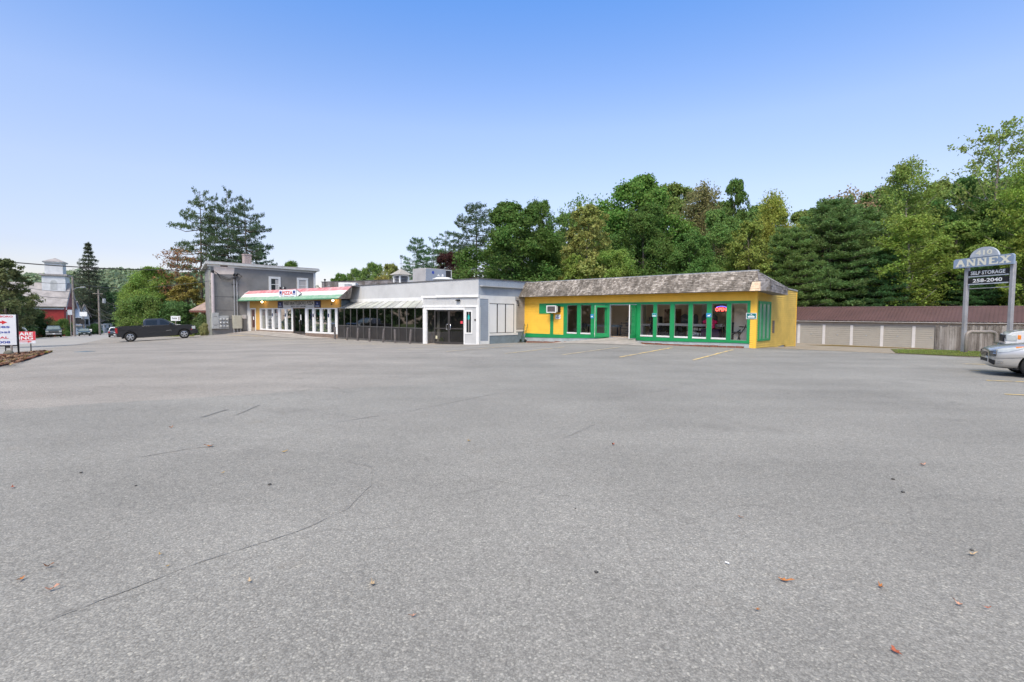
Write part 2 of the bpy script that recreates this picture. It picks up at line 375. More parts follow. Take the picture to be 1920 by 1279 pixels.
def _half(q):
    o=[]
    for p in q:
        while len(o)>1 and (o[-1][0]-o[-2][0])*(p[1]-o[-2][1])-(o[-1][1]-o[-2][1])*(p[0]-o[-2][0])<=0:o.pop()
        o.append(p)
    return o
def sheet(name,poly,step,zoff,mat,extra=None,kind='structure',parent=None):
    pts=sorted(map(tuple,poly));
    poly=_half(pts)[:-1]+_half(pts[::-1])[:-1]
    xs=[p[0] for p in poly];ys=[p[1] for p in poly]
    x0,x1,y0,y1=min(xs),max(xs),min(ys),max(ys)
    nx=max(1,int((x1-x0)/step));ny=max(1,int((y1-y0)/step))
    bm=bmesh.new();bmesh.ops.create_grid(bm,x_segments=nx,y_segments=ny,size=.5)
    for v in bm.verts: v.co=Vector((x0+(v.co.x+.5)*(x1-x0),y0+(v.co.y+.5)*(y1-y0),0))
    n=len(poly)
    for k in range(n):
        a,b=Vector(poly[k]),Vector(poly[(k+1)%n]);d=b-a;no=Vector((d.y,-d.x,0))
        bmesh.ops.bisect_plane(bm,geom=bm.verts[:]+bm.edges[:]+bm.faces[:],plane_co=(*a,0),plane_no=no,clear_outer=True)
    P=np.array([v.co[:2] for v in bm.verts]);Z=hh(P)+zoff
    for v,z in zip(bm.verts,Z): v.co.z=z+(extra(v.co.x,v.co.y) if extra else 0)
    me=bpy.data.meshes.new(name);bm.to_mesh(me);bm.free()
    o=link(name,me,mat,parent,True)
    if kind:o['kind']=kind
    return o
def drape(name,path,w,mat,zoff=.012,jit=0):
    "thin ribbon lying on the paving"
    P=[]
    for a,b in zip(path[:-1],path[1:]):
        a,b=Vector(a),Vector(b);k=max(1,int((b-a).length/(.25 if jit<.4 else .07)))
        for i in range(k): P.append(a.lerp(b,i/k))
    P.append(Vector(path[-1]));mb=MB();G=[]
    for i,p in enumerate(P):
        d=(P[min(i+1,len(P)-1)]-P[max(i-1,0)]).normalized();n=Vector((-d.y,d.x))
        ww=w*max(.15,1+random.uniform(-jit,jit)*1.6);c=p+n*random.uniform(-jit,jit)*w*1.5
        G.append([(*(c+n*ww/2),h(*(c+n*ww/2))+zoff),(*(c-n*ww/2),h(*(c-n*ww/2))+zoff)])
    mb.grid(G);o=mb.build(name,mat,None);o['kind']='structure';return o

sheet('ground',[(-420,-160),(380,-160),(380,480),(-420,480)],10,-.12,mt['ground'])
def stc(y):  # street centre line
    pts=[(-14,-60),(-16,0),(-27.5,20),(-47,50),(-72,88),(-101,130),(-150,200)]
    for (xa,ya),(xb,yb) in zip(pts[:-1],pts[1:]):
        if ya<=y<=yb: return xa+(xb-xa)*(y-ya)/(yb-ya)
G=[]
for y in np.arange(-58,198,3.0):
    c=stc(y);d=(Vector((stc(min(y+2,199)),min(y+2,199)))-Vector((stc(max(y-2,-59)),max(y-2,-59)))).normalized();n=Vector((d.y,-d.x))
    row=[]
    for k in np.linspace(-6.2,6.2,7):
        q=Vector((c,y))+n*k;row.append((q.x,q.y,h(q.x,q.y)-.02))
    G.append(row)
st=MB().grid(G).build('street',mt['street'],None,True);st['kind']='structure'
sheet('parking_lot',[(40,-25),(40,10),(5,40),(-22,58),(-45.7,58),(-12,5),(8,-25)],1.0,0,mt['asphalt'])
sheet('dirt_yard',[(11,29),(14.3,25.85),(17.8,21.9),(23,16.6),(60,-18),(75,40),(45,66),(8,80),(2,60)],1.0,.008,mt['dirt'])
sheet('leaf_litter_strip',[(17,40),(34,51),(43,42),(52,33),(52,29),(40,38),(30,46),(20,38)][::1] if 0 else [(30,52.5),(31,50.2),(44,37),(50,32),(51,34),(34,54)],1,.016,mt['leaflitter'])
sheet('grass_verge',[(17.2,22.9),(18.6,21.3),(23.5,19.6),(26,22),(22.5,27),(20,27)],.5,.03,mt['verge'])
sheet('forest_floor',[(-60,150),(0,104),(40,62.5),(63,39),(110,-8),(160,60),(100,190),(-60,200)],5,.05,mt['forestfloor'])
def mound(x,y): return .10
sheet('mulch_bed',[(-16.6,16.6),(-17.6,18.4),(-19.4,21.2),(-22.2,24.9),(-22.9,25.3),(-23.4,24.6),(-22,21),(-18.6,15.2),(-17,14)][::-1] if 0 else [(-15.6,15.0),(-17.7,18.6),(-19.8,21.5),(-22.3,24.8),(-23.1,25.0),(-22.2,22.0),(-18.4,15.0)][::-1],.4,.03,mt['mulch'],lambda x,y:.05*math.sin(x*2.1)*math.sin(y*1.7)+.03)
# mulch chips and autumn leaves scattered on the bed
mb=MB();rr=random.Random(3)
for k in range(1500):
    u=rr.random();a=Vector((-16.6,16.0)).lerp(Vector((-22.6,24.6)),u);p=a+Vector((rr.uniform(-1.2,.9)*(1-u*.75),0))
    z=h(p.x,p.y)+.07+.03*rr.random();r=rr.uniform(.03,.08);an=rr.uniform(0,6.3);d=Vector((math.cos(an),math.sin(an),0))*r;e=Vector((-d.y,d.x,rr.uniform(-.02,.05)))*.6
    c=Vector((p.x,p.y,z));mb.poly([c-d,c-e,c+d,c+e])
o=mb.build('mulch_chips',shakemat('chips',[(0,(.08,.03,.02)),(.5,(.20,.08,.05)),(.8,(.33,.18,.10)),(1,(.45,.33,.15))]),None,rec=False);tag(o,'reddish bark chips and dry leaves over the bed under the roadside sign','bark chips',kind='stuff')
# grass blades
def grass(name,pts,hgt,label,col):
    mb=MB();rr=random.Random(5)
    for x,y in pts:
        z=h(x,y);a=rr.uniform(0,6.3);l=hgt*rr.uniform(.5,1.2);w=.012+.01*rr.random();dx,dy=math.cos(a)*w,math.sin(a)*w
        bx,by=rr.uniform(-.4,.4)*l,rr.uniform(-.4,.4)*l
        mb.poly([(x-dx,y-dy,z),(x+dx,y+dy,z),(x+bx,y+by,z+l)])
    o=mb.build(name,mt['leaf'],None,rec=False);o.color=(*col,1);tag(o,label,'grass',kind='stuff')
rr=random.Random(9)
def inpoly(P,n):
    out=[];xs=[p[0] for p in P];ys=[p[1] for p in P]
    while len(out)<n:
        x,y=rr.uniform(min(xs),max(xs)),rr.uniform(min(ys),max(ys));c=False
        for (xa,ya),(xb,yb) in zip(P,P[1:]+P[:1]):
            if (ya>y)!=(yb>y) and x<(xb-xa)*(y-ya)/(yb-ya)+xa:c=not c
        if c: out.append((x,y))
    return out
grass('grass',inpoly([(17.3,22.9),(18.6,21.4),(23.5,19.7),(26,22),(22.5,26.5),(20,26.5)],8000),.07,'short green grass around the posts of the storage sign',(.12,.15,.035))
grass('grass',inpoly([(-16.4,15.6),(-17.3,17.6),(-19.4,20.6),(-22.4,24.9),(-22.0,24.2),(-19.2,20.1),(-17,16.4)],1500),.10,'patchy yellowing grass edging the mulch bed by the roadside',(.20,.17,.05))
grass('grass',inpoly([(-40,58.5),(-36,54.5),(-32.5,52.2),(-33,53.2),(-38,58.5)],900),.2,'tufts of rough grass along the brown fence behind the dark pickup',(.14,.15,.04))
# cracks, tyre marks
for P,w in [([(-2.75,2.3),(-2.58,2.51),(-2.44,2.72),(-2.27,3.0),(-2.05,3.34),(-1.82,3.58),(-1.61,3.81),(-1.39,4.24),(-1.35,4.85),(-1.49,5.45),(-1.84,5.65)],.008),
          ([(-2.61,7.77),(-1.65,8.78),(-.33,10.63),(1.34,10.56),(3.13,11.01),(4.28,12.36),(5.82,13.71),(8.5,15.6)],.014),([(-4.28,5.8),(-3.96,6.16),(-3.71,6.3)],.012),([(.73,6.84),(1.0,7.23),(1.26,7.67)],.012)]:
    drape('pavement_crack',P,w,mt['crack'],.004,.5)
for P,w in [([(-4.95,8.1),(-4.9,8.75)],.05),([(-4.5,8.3),(-4.55,9.2)],.025),([(-18.6,28.5),(-15.4,27.7)],.05)]: drape('tyre_mark',P,w,mt['skid'],.005,.3)
# parking lines
for P in [((4.47,20.43),(8.11,25.88)),((6.79,19.14),(10.76,24.83)),((2.13,21.38),(5.57,26.27)),((0,22.26),(2.68,25.63))]:
    pass
for P in [((4.30,20.35),(8.15,26.0)),((6.79,19.14),(10.76,24.83))]: drape('parking_line',P,.11,mt['line'],.012,.15)
for P in [((2.13,21.38),(5.57,26.27)),((-.3,22.0),(2.78,26.6)),((-3.0,23.4),(0,28.3)),((-5.6,25.2),(-2.2,30.4)),((-8.1,26.8),(-5.0,31.6)),((-12.2,30.5),(-9.2,35.6)),((-15.8,33.5),(-12.8,38.2)),((-20.2,37),(-17.2,41.6)),((-23.5,39.8),(-20.6,44.2))]: drape('parking_line',P,.10,mt['linefaint'],.012,.15)
drape('parking_line',[(-13.5,37.0),(-6.2,35.0),(-3.2,33.8)],.16,mt['linefaint'],.012,.2)
drape('parking_line',[(-27,48.6),(-23,47.3)],.2,mt['line'],.012,.2)
for P in [((15.9,18.0),(20.4,16.2)),((14.22,15.84),(18.9,14.0)),((12.5,13.42),(17.2,11.6)),((10.67,11.01),(15.3,9.2))]: drape('parking_line',P,.10,mt['line'],.012,.15)
# drain grate in the pale paving
mb=MB();c=Vector((-20.4,24.4,h(-20.4,24.4)))
for k in range(6): mb.box(c.x-.25+k*.09,c.x-.20+k*.09,c.y-.3,c.y+.3,c.z+.006,c.z+.016)
for q in (-.34,.30): mb.box(c.x-.25,c.x+.25,c.y+q,c.y+q+.04,c.z+.006,c.z+.016)
solo(mb.build('drain_grate',mt['basegray'],None),'dark iron drain grate set in the pale paving near the street','drain')

# ================================================================== building helpers
def siding(mb,s0,s1,z0,z1,out=0,pitch=.11,lap=.024,top=None,bot=None):
    "lapped boards; top/bot: z limits as functions of s"
    z=z0
    while z<z1-1e-4:
        zb=min(z+pitch,z1);a0,a1=s0,s1
        n=1 if not(top or bot) else 16
        for k in range(n):
            sa,sb=a0+(a1-a0)*k/n,a0+(a1-a0)*(k+1)/n
            def cl(s,q):
                if top:q=min(q,top(s))
                if bot:q=max(q,bot(s))
                return q
            A,B,C,D=cl(sa,z),cl(sb,z),cl(sb,zb),cl(sa,zb)
            if C-B<1e-4 and D-A<1e-4: continue
            mb.poly([(sa,out+lap,A),(sb,out+lap,B),(sb,out,C),(sa,out,D)])
            mb.poly([(sa,out-.01,A),(sb,out-.01,B),(sb,out+lap,B),(sa,out+lap,A)])
        z=zb
def shakes(mb,p00,p10,p01,p11,rows,wid,seed=1,thick=.022):
    "p00->p10 along the bottom edge, p01->p11 along the top"
    r=random.Random(seed);p00,p10,p01,p11=map(Vector,(p00,p10,p01,p11));nrm=(p10-p00).cross(p01-p00).normalized()
    def P(u,v): return p00.lerp(p10,u).lerp(p01.lerp(p11,u),v)
    for k in range(rows):
        v0,v1=k/rows,min(1,(k+1.25)/rows);L=(P(1,v0)-P(0,v0)).length;u=0
        while u<1:
            w=wid*r.uniform(.6,1.4)/max(L,.1);u1=min(1,u+w);g=.004/max(L,.1)
            j=r.uniform(-.12,.12)/rows if k else r.uniform(-.03,.06)/rows;t=thick*r.uniform(.7,1.5)
            vv=max(-.02,v0+j)
            a,b,c,d=P(u+g,vv),P(u1-g,vv),P(u1-g,v1),P(u+g,v1)
            o1=nrm*t;o0=nrm*.004
            i=[mb.V(q) for q in (a+o0,b+o0,c+o0,d+o0,a+o1,b+o1,c+o0*1.5,d+o0*1.5)]
            for q in ((4,5,6,7),(0,1,5,4),(1,2,6,5),(0,4,7,3)): mb.f.append([i[x] for x in q])
            u=u1
def battens(mb,s0,s1,z0,z1,out,pitch,w=.03,d=.012):
    s=s0
    while s<s1: mb.box(s,s+w,out,out+d,z0,z1);s+=pitch*random.uniform(.85,1.15)

# ================================================================== YELLOW SHOP
A=(12.57,26.4);B=(.9,38.0);Y=wallframe(A,B)
YS=frame(A,(.7071,.7071),(.7071,-.7071))
ys=empty('yellow_shop',(A[0],A[1],0),'yellow clapboard shop with green window frames and mottled wooden shake roof','shop')
def zb(s): return np.interp(s,[-1,.45,3,6.7,8,9.5,13,17.2],[.0,.25,.20,.13,.24,.17,.06,-.02])
# walls
mb=MB(Y)
siding(mb,12.69,16.62,.26,2.46,0,.118,.026)
mb.build('yellow_siding',mt['yellow'],ys,rec=False)
mb=MB(Y);siding(mb,.0,.30,-.05,2.94,.004,.118,.024);mb.box(-.018,.10,-.05,.03,-.1,2.94);mb.build('corner_siding',mt['yellow'],ys,rec=False)
mb=MB(Y);mb.box(.10,16.62,-.12,-.004,2.40,3.3);siding(mb,.10,16.62,2.46,2.94,0,.16);mb.build('frieze_wall',mt['yellow'],ys,rec=False)
mb=MB(Y);mb.box(12.69,16.62,-.15,-.012,-.7,2.41);mb.build('wall_backing',mt['interior'],ys)
# green frame
mb=MB(Y)
mb.box(.29,14.95,-.06,.032,2.335,2.462)
for a,b in [(.29,.44),(1.28,1.51),(2.34,2.60),(3.42,3.66),(4.51,4.78),(5.63,5.86),(6.72,7.00),(8.95,9.31),(10.11,10.40),(11.24,11.54),(12.40,12.71)]: mb.box(a,b,-.06,.030,.36,2.338)
mb.box(13.62,13.90,-.05,.046,.30,1.74);mb.box(13.85,14.95,-.05,.047,1.735,2.337);mb.box(12.71,13.85,-.05,.044,2.22,2.337)
mb.build('green_frame',mt['green'],ys)
mb=MB(Y);mb.box(13.98,14.82,.048,.055,1.83,2.26);mb.build('green_panel',mt['green'],ys)
def band(mb,s0,s1,ztop,o0,o1,n=12,f=zb):
    G0=[];
    for k in range(n):
        a,b=s0+(s1-s0)*k/n,s0+(s1-s0)*(k+1)/n
        mb.prism([(a,o0,f(a)),(b,o0,f(b)),(b,o0,ztop),(a,o0,ztop)],(0,o1-o0,0))
mb=MB(Y);band(mb,.29,7.0,.365,-.06,.044);mb.build('green_base_band',mt['green'],ys)
mb=MB(Y);band(mb,8.95,16.3,.30,-.06,.044);mb.box(8.95,12.71,-.06,.031,.298,.365)
mb.build('green_base_band',mt['green'],ys)
mb=MB(Y);mb.box(.30,7.0,-.14,.012,-.4,.30);mb.box(8.95,16.62,-.14,.012,-.9,.28);mb.build('foundation',mt['foundpale'],ys)
# windows
WN=[(11.54,12.40,.37),(10.40,11.24,.37),(9.31,10.11,.39),(5.86,6.72,.44),(4.78,5.63,.42),(3.66,4.51,.44),(2.60,3.42,.45),(1.51,2.34,.49),(.44,1.28,.50)]
for k,(a,b,z0) in enumerate(WN):
    z0=.366
    mb=MB(Y);fw=.02
    mb.box(a,a+fw,-.05,.006,z0,2.336);mb.box(b-fw,b,-.05,.006,z0,2.336);mb.box(a+fw,b-fw,-.05,.006,2.30,2.336);mb.box(a+fw,b-fw,-.05,.006,z0,z0+.03)
    w=mb.build('window',mt['winframe'],ys)
    MB(Y).poly([(a+fw,-.03,z0+.03),(b-fw,-.03,z0+.03),(b-fw,-.03,2.30),(a+fw,-.03,2.30)]).build('pane',mt['glass'],w,rec=False)
    if k!=8: MB(Y).box(a+.01,b-.01,.007,.05,z0+.02,z0+.115).build('sill',mt['white'],w,bevel=.006)
# doorway, open leaves
mb=MB(Y);mb.box(7.0,7.06,-.10,.02,.25,2.337);mb.box(8.89,8.95,-.10,.02,.25,2.337);mb.box(7.06,8.89,-.10,.02,2.29,2.337);mb.box(7.0,8.95,-.10,.05,.20,.252)
mb.build('door_frame',mt['steel'],ys)
def leaf(hinge,ang,wid,label):
    # open door leaf hinged at s=hinge
    d=(math.cos(ang),math.sin(ang));M=Y@Matrix.Translation((hinge,0,0))@Matrix.Rotation(ang,4,'Z')
    mb=MB(M);t=.045
    mb.box(0,wid,-t/2,t/2,.27,.50);mb.box(0,.16,-t/2,t/2,.50,2.28);mb.box(wid-.11,wid-.0,-t/2,t/2,.50,2.28);mb.box(.16,wid-.11,-t/2,t/2,2.15,2.28)
    o=mb.build('door_leaf',mt['green'],ys)
    MB(M).poly([(.16,0,.5),(wid-.11,0,.5),(wid-.11,0,2.15),(.16,0,2.15)]).build('pane',mt['glass'],o,rec=False)
    mb=MB(M);mb.box(wid+.001,wid+.02,-.03,.03,.26,2.285);mb.build('edge_strip',mt['white'],o)
    mb=MB(M);mb.box(wid-.09,wid-.05,-.09,.09,1.2,1.25);mb.tube([(wid-.07,-.09,1.1),(wid-.07,-.09,1.4)],.012);mb.build('handle',mt['chrome'],o)
    return o
leaf(8.95,math.radians(38),.92,'')
leaf(7.02,math.radians(96),.92,'')
# interior room
mb=MB(Y);mb.box(.25,16.6,-4.5,-4.4,.25,2.9);mb.box(.05,.16,-6.7,-.05,.25,2.9);mb.box(16.45,16.6,-6.7,-.15,.25,2.9);mb.build('interior_wall',mt['interior'],ys)
mb=MB(Y);mb.box(.1,16.6,-6.8,-.06,.2,.272);mb.build('interior_floor',mt['intfloor'],ys)
mb=MB(Y);mb.box(.1,16.6,-6.8,-.125,2.72,2.8);mb.build('ceiling',mt['interior'],ys)
for a,b in ((8.35,8.75),(4.0,4.3)): MB(Y).box(a,b,-3.4,-3.05,.272,2.72).build('interior_column',mt['lightgray'],ys)
mb=MB(Y);mb.box(.18,1.75,-1.7,-1.6,.272,2.72);mb.build('added_pale_panel',paint('lit_wall_pale',(.66,.63,.56),.8,.12,1.5),ys)  # added pale panel standing in for the lit side wall
mb=MB(Y);mb.box(6.3,7.5,-4.4,-4.36,.272,2.1);mb.build('brown_door',paint('brown_door',(.16,.065,.03),.5),ys)
# side wall (seen obliquely)
ztop=lambda s:3.36-.033*s
zbs=lambda s: np.interp(s,[0,2,2.05,4.6,4.65,7.3],[-.05,-.13,-.13,.05,-.45,-.45])
mb=MB(YS);siding(mb,0,6.45,-.45,3.4,0,.118,.026,ztop,zbs);mb.build('side_siding',mt['yellow_shaded'],ys,rec=False)
mb=MB(YS);mb.prism([(0,-.02,-.8),(6.45,-.02,-.8),(6.45,-.02,3.14),(0,-.02,3.34)],(0,-.12,0));mb.build('side_wall_backing',mt['foundpale'],ys)
for q in ((-.035,.06,.002,.03,-.12,2.94),(6.39,6.47,.0,.03,-.45,3.14)): MB(YS).box(*q).build('corner_board',mt['yellow'],ys)
mb=MB(YS);mb.prism([(2.4,-.2,3.30),(6.5,-.2,3.16),(6.5,-.2,3.24),(2.4,-.2,3.38)],(0,.25,0));mb.build('roof_edge_flashing',mt['steel'],ys)
# side window boarded with green panels
mb=MB(YS);mb.box(.20,2.0,.016,.06,.36,.47);mb.box(.20,2.0,.016,.06,2.30,2.44)
for a in (.20,.68,1.27,1.86): mb.box(a,a+.15,.016,.06,.47,2.30)
w=mb.build('side_window',mt['green'],ys)
for a,b in ((.35,.68),(.83,1.27),(1.42,1.86)): MB(YS).box(a,b,.005,.034,.47,2.30).build('green_shutter',paint('green_glass',(.16,.32,.22),.18,.1,2,spec=.6),w)
mb=MB(YS);mb.box(2.38,2.66,.012,.04,.74,1.42);mb.build('wall_vent',mt['woodfence'],ys)
# roof body + shakes
K=(.05,-.1,3.99);F0=(-.35,.62,2.94);E1=(-.75,.45,3.45);E0=(-.75,.45,2.90);R1=(-.75,-2.25,3.22);R0=(-.75,-2.25,2.80);J=(.0,-2.7,3.30);L0=(17.0,.62,2.94);L1=(16.56,-.1,4.03)
mb=MB(Y)
mb.poly([F0,L0,L1,K]);mb.poly([K,F0,E1]);mb.poly([F0,E0,E1]);mb.poly([K,E1,R1,J]);mb.poly([E1,E0,R0,R1]);mb.poly([R1,R0,(0,-2.25,2.8),J])
mb.poly([F0,L0,(17,-.02,2.94),(.0,-.02,2.94)]);mb.poly([F0,(0,-.02,2.94),(0,-2.25,2.8),R0,E0])
mb.poly([K,L1,(16.5,-7,3.2),(0,-7,3.14),J])
mb.build('roof_deck',mt['deck'],ys,rec=False)
mb=MB(Y);shakes(mb,(16.98,.63,2.93),(-.36,.63,2.93),(16.56,-.09,4.02),(.05,-.09,3.99),11,.12,1,.028);mb.build('front_shakes',mt['shake'],ys,rec=False)
mb=MB(Y);shakes(mb,(.14,.675,2.92),(-.40,.66,2.92),(.10,.40,3.40),(-.28,.37,3.40),4,.22,2);mb.build('new_corner_shakes',mt['shakenew'],ys,rec=False)['label']='patch of fresh pale shakes at the roof corner'
mb=MB(Y);shakes(mb,(-.37,.64,2.92),(-.77,.46,2.90),(-.20,.33,3.44),(-.76,.45,3.45),4,.16,6);shakes(mb,(-.20,.33,3.44),(-.76,.45,3.44),(.05,-.09,3.99),(.04,-.10,3.985),4,.16,7);shakes(mb,(-.76,.45,3.44),(-.76,-2.25,3.21),(.03,-.1,3.98),(.0,-2.7,3.31),7,.18,3);shakes(mb,(-.765,.45,2.89),(-.765,-2.25,2.79),(-.765,.45,3.45),(-.765,-2.25,3.22),4,.2,4);mb.build('side_shakes',mt['shakegrey'],ys,rec=False)
mb=MB(Y);mb.box(.0,16.6,-.25,-.08,3.99,4.045);mb.build('ridge_cap',mt['steel'],ys)
# entrance ramp
o=MB()
Yp=lambda s,o_:(Y@Vector((s,o_,0)))
G=[]
for v in np.linspace(0,1,9):
    row=[]
    for u in np.linspace(0,1,13):
        s=np.interp(u,[0,1],[7.0-2.6*v**1.3,8.95+2.6*v**1.3]);q=Yp(s,.055+2.9*v);zg=h(q.x,q.y)+.015;zz=.225*(1-v)**1.0+zg*v
        zz=max(zz,zg) if v>.9 else zz
        row.append((q.x,q.y,zz))
    G.append(row)
rp=o.grid(G).build('entrance_ramp',mt['concrete'],None,True);rp['kind']='structure'
def edging(pts,name,lab):
    mb=MB()
    for a,b in zip(pts[:-1],pts[1:]):
        A_,B_=Vector(a),Vector(b);n=max(1,int((B_-A_).length/.35))
        for k in range(n):
            p=A_.lerp(B_,(k+.5)/n);d=(B_-A_).normalized();M=Matrix.Translation((*p,h(*p)))@Matrix.Rotation(math.atan2(d.y,d.x)+random.uniform(-.05,.05),4,'Z')
            q=MB(M);q.box(-.19,.19,-.09,.09,-.1,.075+random.uniform(-.015,.02));o_=len(mb.v);mb.v+=q.v;mb.f+=[[i+o_ for i in f] for f in q.f]
    solo(mb.build(name,mt['brick_red'],None),lab,'edging')
P2=lambda s,o_:tuple((Y@Vector((s,o_,0)))[:2])
edging([P2(.45,.3),P2(2.5,.75),P2(4.6,.9),P2(5.6,.55),P2(6.5,.25)],'brick_edging','low reddish brick edging curving below the right shop windows')
edging([P2(9.9,.35),P2(10.8,.75),P2(12.6,1.0),P2(15.6,.55)],'brick_edging','low reddish brick edging curving below the yellow wall left of the ramp')
# window air conditioner
ac=empty('air_conditioner',Y@Vector((13.4,.03,1.80)),'white window air conditioner jutting from the yellow wall','air conditioner')
mb=MB(Y);mb.box(12.98,13.80,.02,.50,1.83,2.27);mb.build('casing',mt['trim'],ac)
mb=MB(Y);mb.box(12.96,13.82,.50,.56,1.80,1.86);mb.box(12.96,13.82,.50,.56,2.24,2.30);mb.box(12.96,13.03,.36,.56,1.86,2.24);mb.box(13.75,13.82,.50,.56,1.86,2.24);mb.build('front_frame',mt['white'],ac)
mb=MB(Y)
for k in range(9): mb.box(13.03,13.75,.505,.53,1.875+k*.04,1.895+k*.04)
mb.build('grille',paint('ac_grille',(.20,.17,.17),.5),ac)
# shop signs
def plate(name,s,z,w,hg,mat,out,label,cat,M=Y,th=.012):
    e=empty(name,M@Vector((s,out,z)),label,cat)
    MB(M).box(s-w/2,s+w/2,out,out+th,z,z+hg).build('board',mat,e);return e
e=plate('notice_sign',13.2,1.37,.45,.30,mt['signwhite'],.03,'small pale notice with green and blue print on the yellow wall','sign')
MB(Y).lathe([(.001,0),(.05,0),(.05,.002)],(13.2,.043,1.585),'y',10).build('emblem',mt['green'],e)
for k,(w,zz) in enumerate(((.32,1.49),(.28,1.45),(.22,1.41))): MB(Y).box(13.2-w/2,13.2+w/2,.043,.046,zz,zz+.022).build('print',mt['blueprint'],e)
def winsign(s,z,w,hh_,mat,label,kind):
    e=plate('window_sign',s,z,w,hh_,mat,.034,label,'sign')
    if kind==0:
        MB(Y).poly([(s-.06,.049,z+.08),(s+.06,.049,z+.08),(s+.08,.049,z+.15),(s-.08,.049,z+.15)]).build('emblem',mt['whiteprint'],e,rec=False)
    elif kind==1:
        MB(Y).poly([(s-.12,.049,z+.04),(s+.12,.049,z+.04),(s+.12,.049,z+.09),(s-.12,.049,z+.09)]).build('print',mt['whiteprint'],e,rec=False)
        MB(Y).poly([(s-.1,.049,z+.12),(s-.02,.049,z+.12),(s-.06,.049,z+.2)]).build('emblem',mt['navy'],e,rec=False)
        MB(Y).poly([(s+.1,.049,z+.12),(s+.02,.049,z+.12),(s+.06,.049,z+.2)]).build('emblem',mt['navy'],e,rec=False)
    else:
        MB(Y).poly([(s+.08,.049,z+.05),(s-.06,.049,z+.06),(s-.11,.049,z+.18),(s-.03,.049,z+.12),(s+.06,.049,z+.12)]).build('emblem',mt['whiteprint'],e,rec=False)
winsign(10.29,1.45,.25,.27,mt['blue'],'small square blue sign on the green post left of the open door',0)
winsign(5.78,1.57,.29,.23,paint('bluegreen',(.10,.40,.42),.4),'blue-green sign with white band on the post right of the open door',1)
winsign(2.48,1.58,.29,.23,mt['blue'],'blue sign with white emblem beside the lit open sign window',2)
e=plate('wall_sign',.23,1.51,.52,.31,mt['signwhite'],.036,'teal sign with white lettering on the yellow corner post','sign')
MB(Y).box(.0,.46,.0485,.052,1.535,1.795).build('face',mt['teal'],e)
MB(Y).box(.06,.40,.0525,.0545,1.585,1.655).build('print',mt['whiteprint'],e);MB(Y).box(.12,.34,.0525,.0545,1.69,1.71).build('print',mt['whiteprint'],e);MB(Y).box(.20,.26,.0525,.0545,1.735,1.765).build('emblem',mt['whiteprint'],e)
# lit OPEN sign
e=empty('open_sign',Y@Vector((1.88,-.08,1.9)),'lit red neon open sign with blue arc hanging in the shop window','sign')
text('lettering','OPEN',Y,1.88,1.91,.20,mt['neonred'],e,out=-.08,width=.60,bold=.035,depth=.02)
mb=MB(Y);mb.tube([(2.12-.06*k,-.085,2.13+.05*math.sin(PI*k/9)) for k in range(10)],.018,6);mb.build('arc_tube',mt['neonblue'],e)
MB(Y).box(1.55,2.21,-.115,-.10,1.87,2.24).build('backing',mt['black'],e)
for s in (1.6,2.15): MB(Y).tube([(s,-.1,2.24),(s,-.1,2.72)],.005).build('cord',mt['black'],e)
# goods inside
def counter(s0,s1,d,z,label,mat=mt['lightgray']):
    e=empty('display_table',Y@Vector(((s0+s1)/2,-d,.27)),label,'table')
    MB(Y).box(s0,s1,-d-.5,-d,z-.14,z).build('tabletop',mat,e)
    for a in (s0+.05,s1-.12):
        for b in (-d-.45,-d-.1): MB(Y).box(a,a+.07,b,b+.07,.272,z-.14).build('leg',mt['intdark'],e)
    return e
counter(2.4,6.6,1.6,1.18,'long pale display counter behind the right shop windows')
counter(7.3,9.2,3.0,1.1,'pale counter seen through the open shop door')
counter(9.6,12.2,2.0,1.0,'low glass-topped counter behind the left shop windows',mt['basegray'])
for k,(s,d,w,z,lab) in enumerate([(5.5,1.7,.42,1.19,'leftmost'),(4.75,1.75,.5,1.19,'second from left'),(4.1,1.8,.3,1.19,'third from left'),(3.5,1.75,.4,1.19,'fourth from left'),(2.95,1.75,.35,1.19,'rightmost')]):
    pts=[(s-w/2,-d,z),(s+w/2,-d,z),(s+w/2,-d,z+.3)]+[(s+w/2*math.cos(a),-d,z+.3+.28*math.sin(a)) for a in np.linspace(.2,PI-.2,8)]+[(s-w/2,-d,z+.3)]
    solo(MB(Y).prism(pts,(0,-.06,0)).build('arched_mirror',mt['intdark'],None),'dark arched mirror standing on the long display counter, '+lab+' of the row','mirror','arched mirrors on the display counter')
rg=random.Random(4)
for k,(s0,s1,d,lab) in enumerate([(5.0,6.6,1.9,'shelf unit of dark boxes under the display counter, left bay'),(3.2,4.8,1.9,'shelf unit of pale bottles under the display counter, middle bay'),(9.0,10.0,3.4,'open rack of small goods left of the shop doorway'),(6.9,7.7,2.4,'tall dark cabinet just inside the open door')]):
    e=empty('goods_shelf',Y@Vector(((s0+s1)/2,-d-.5,.272)),lab,'shelf')
    MB(Y).box(s0,s1,-d-.62,-d-.55,.272,1.0 if k<2 else 1.6).build('back_panel',mt['intdark'],e)
    for z in (.45,.75) if k<2 else (.5,.9,1.3):
        MB(Y).box(s0,s1,-d-.54,-d-.1,z,z+.03).build('shelf',mt['intdark'],e)
        mb=MB(Y);s=s0+.05
        while s<s1-.12:
            w=rg.uniform(.06,.16);mb.box(s,s+w,-d-.4,-d-.15,z+.031,z+.031+rg.uniform(.12,.24));s+=w+rg.uniform(.01,.1)
        mb.build('goods',[mt['intdark'],mt['white'],mt['taupe'],mt['intdark']][k],e)
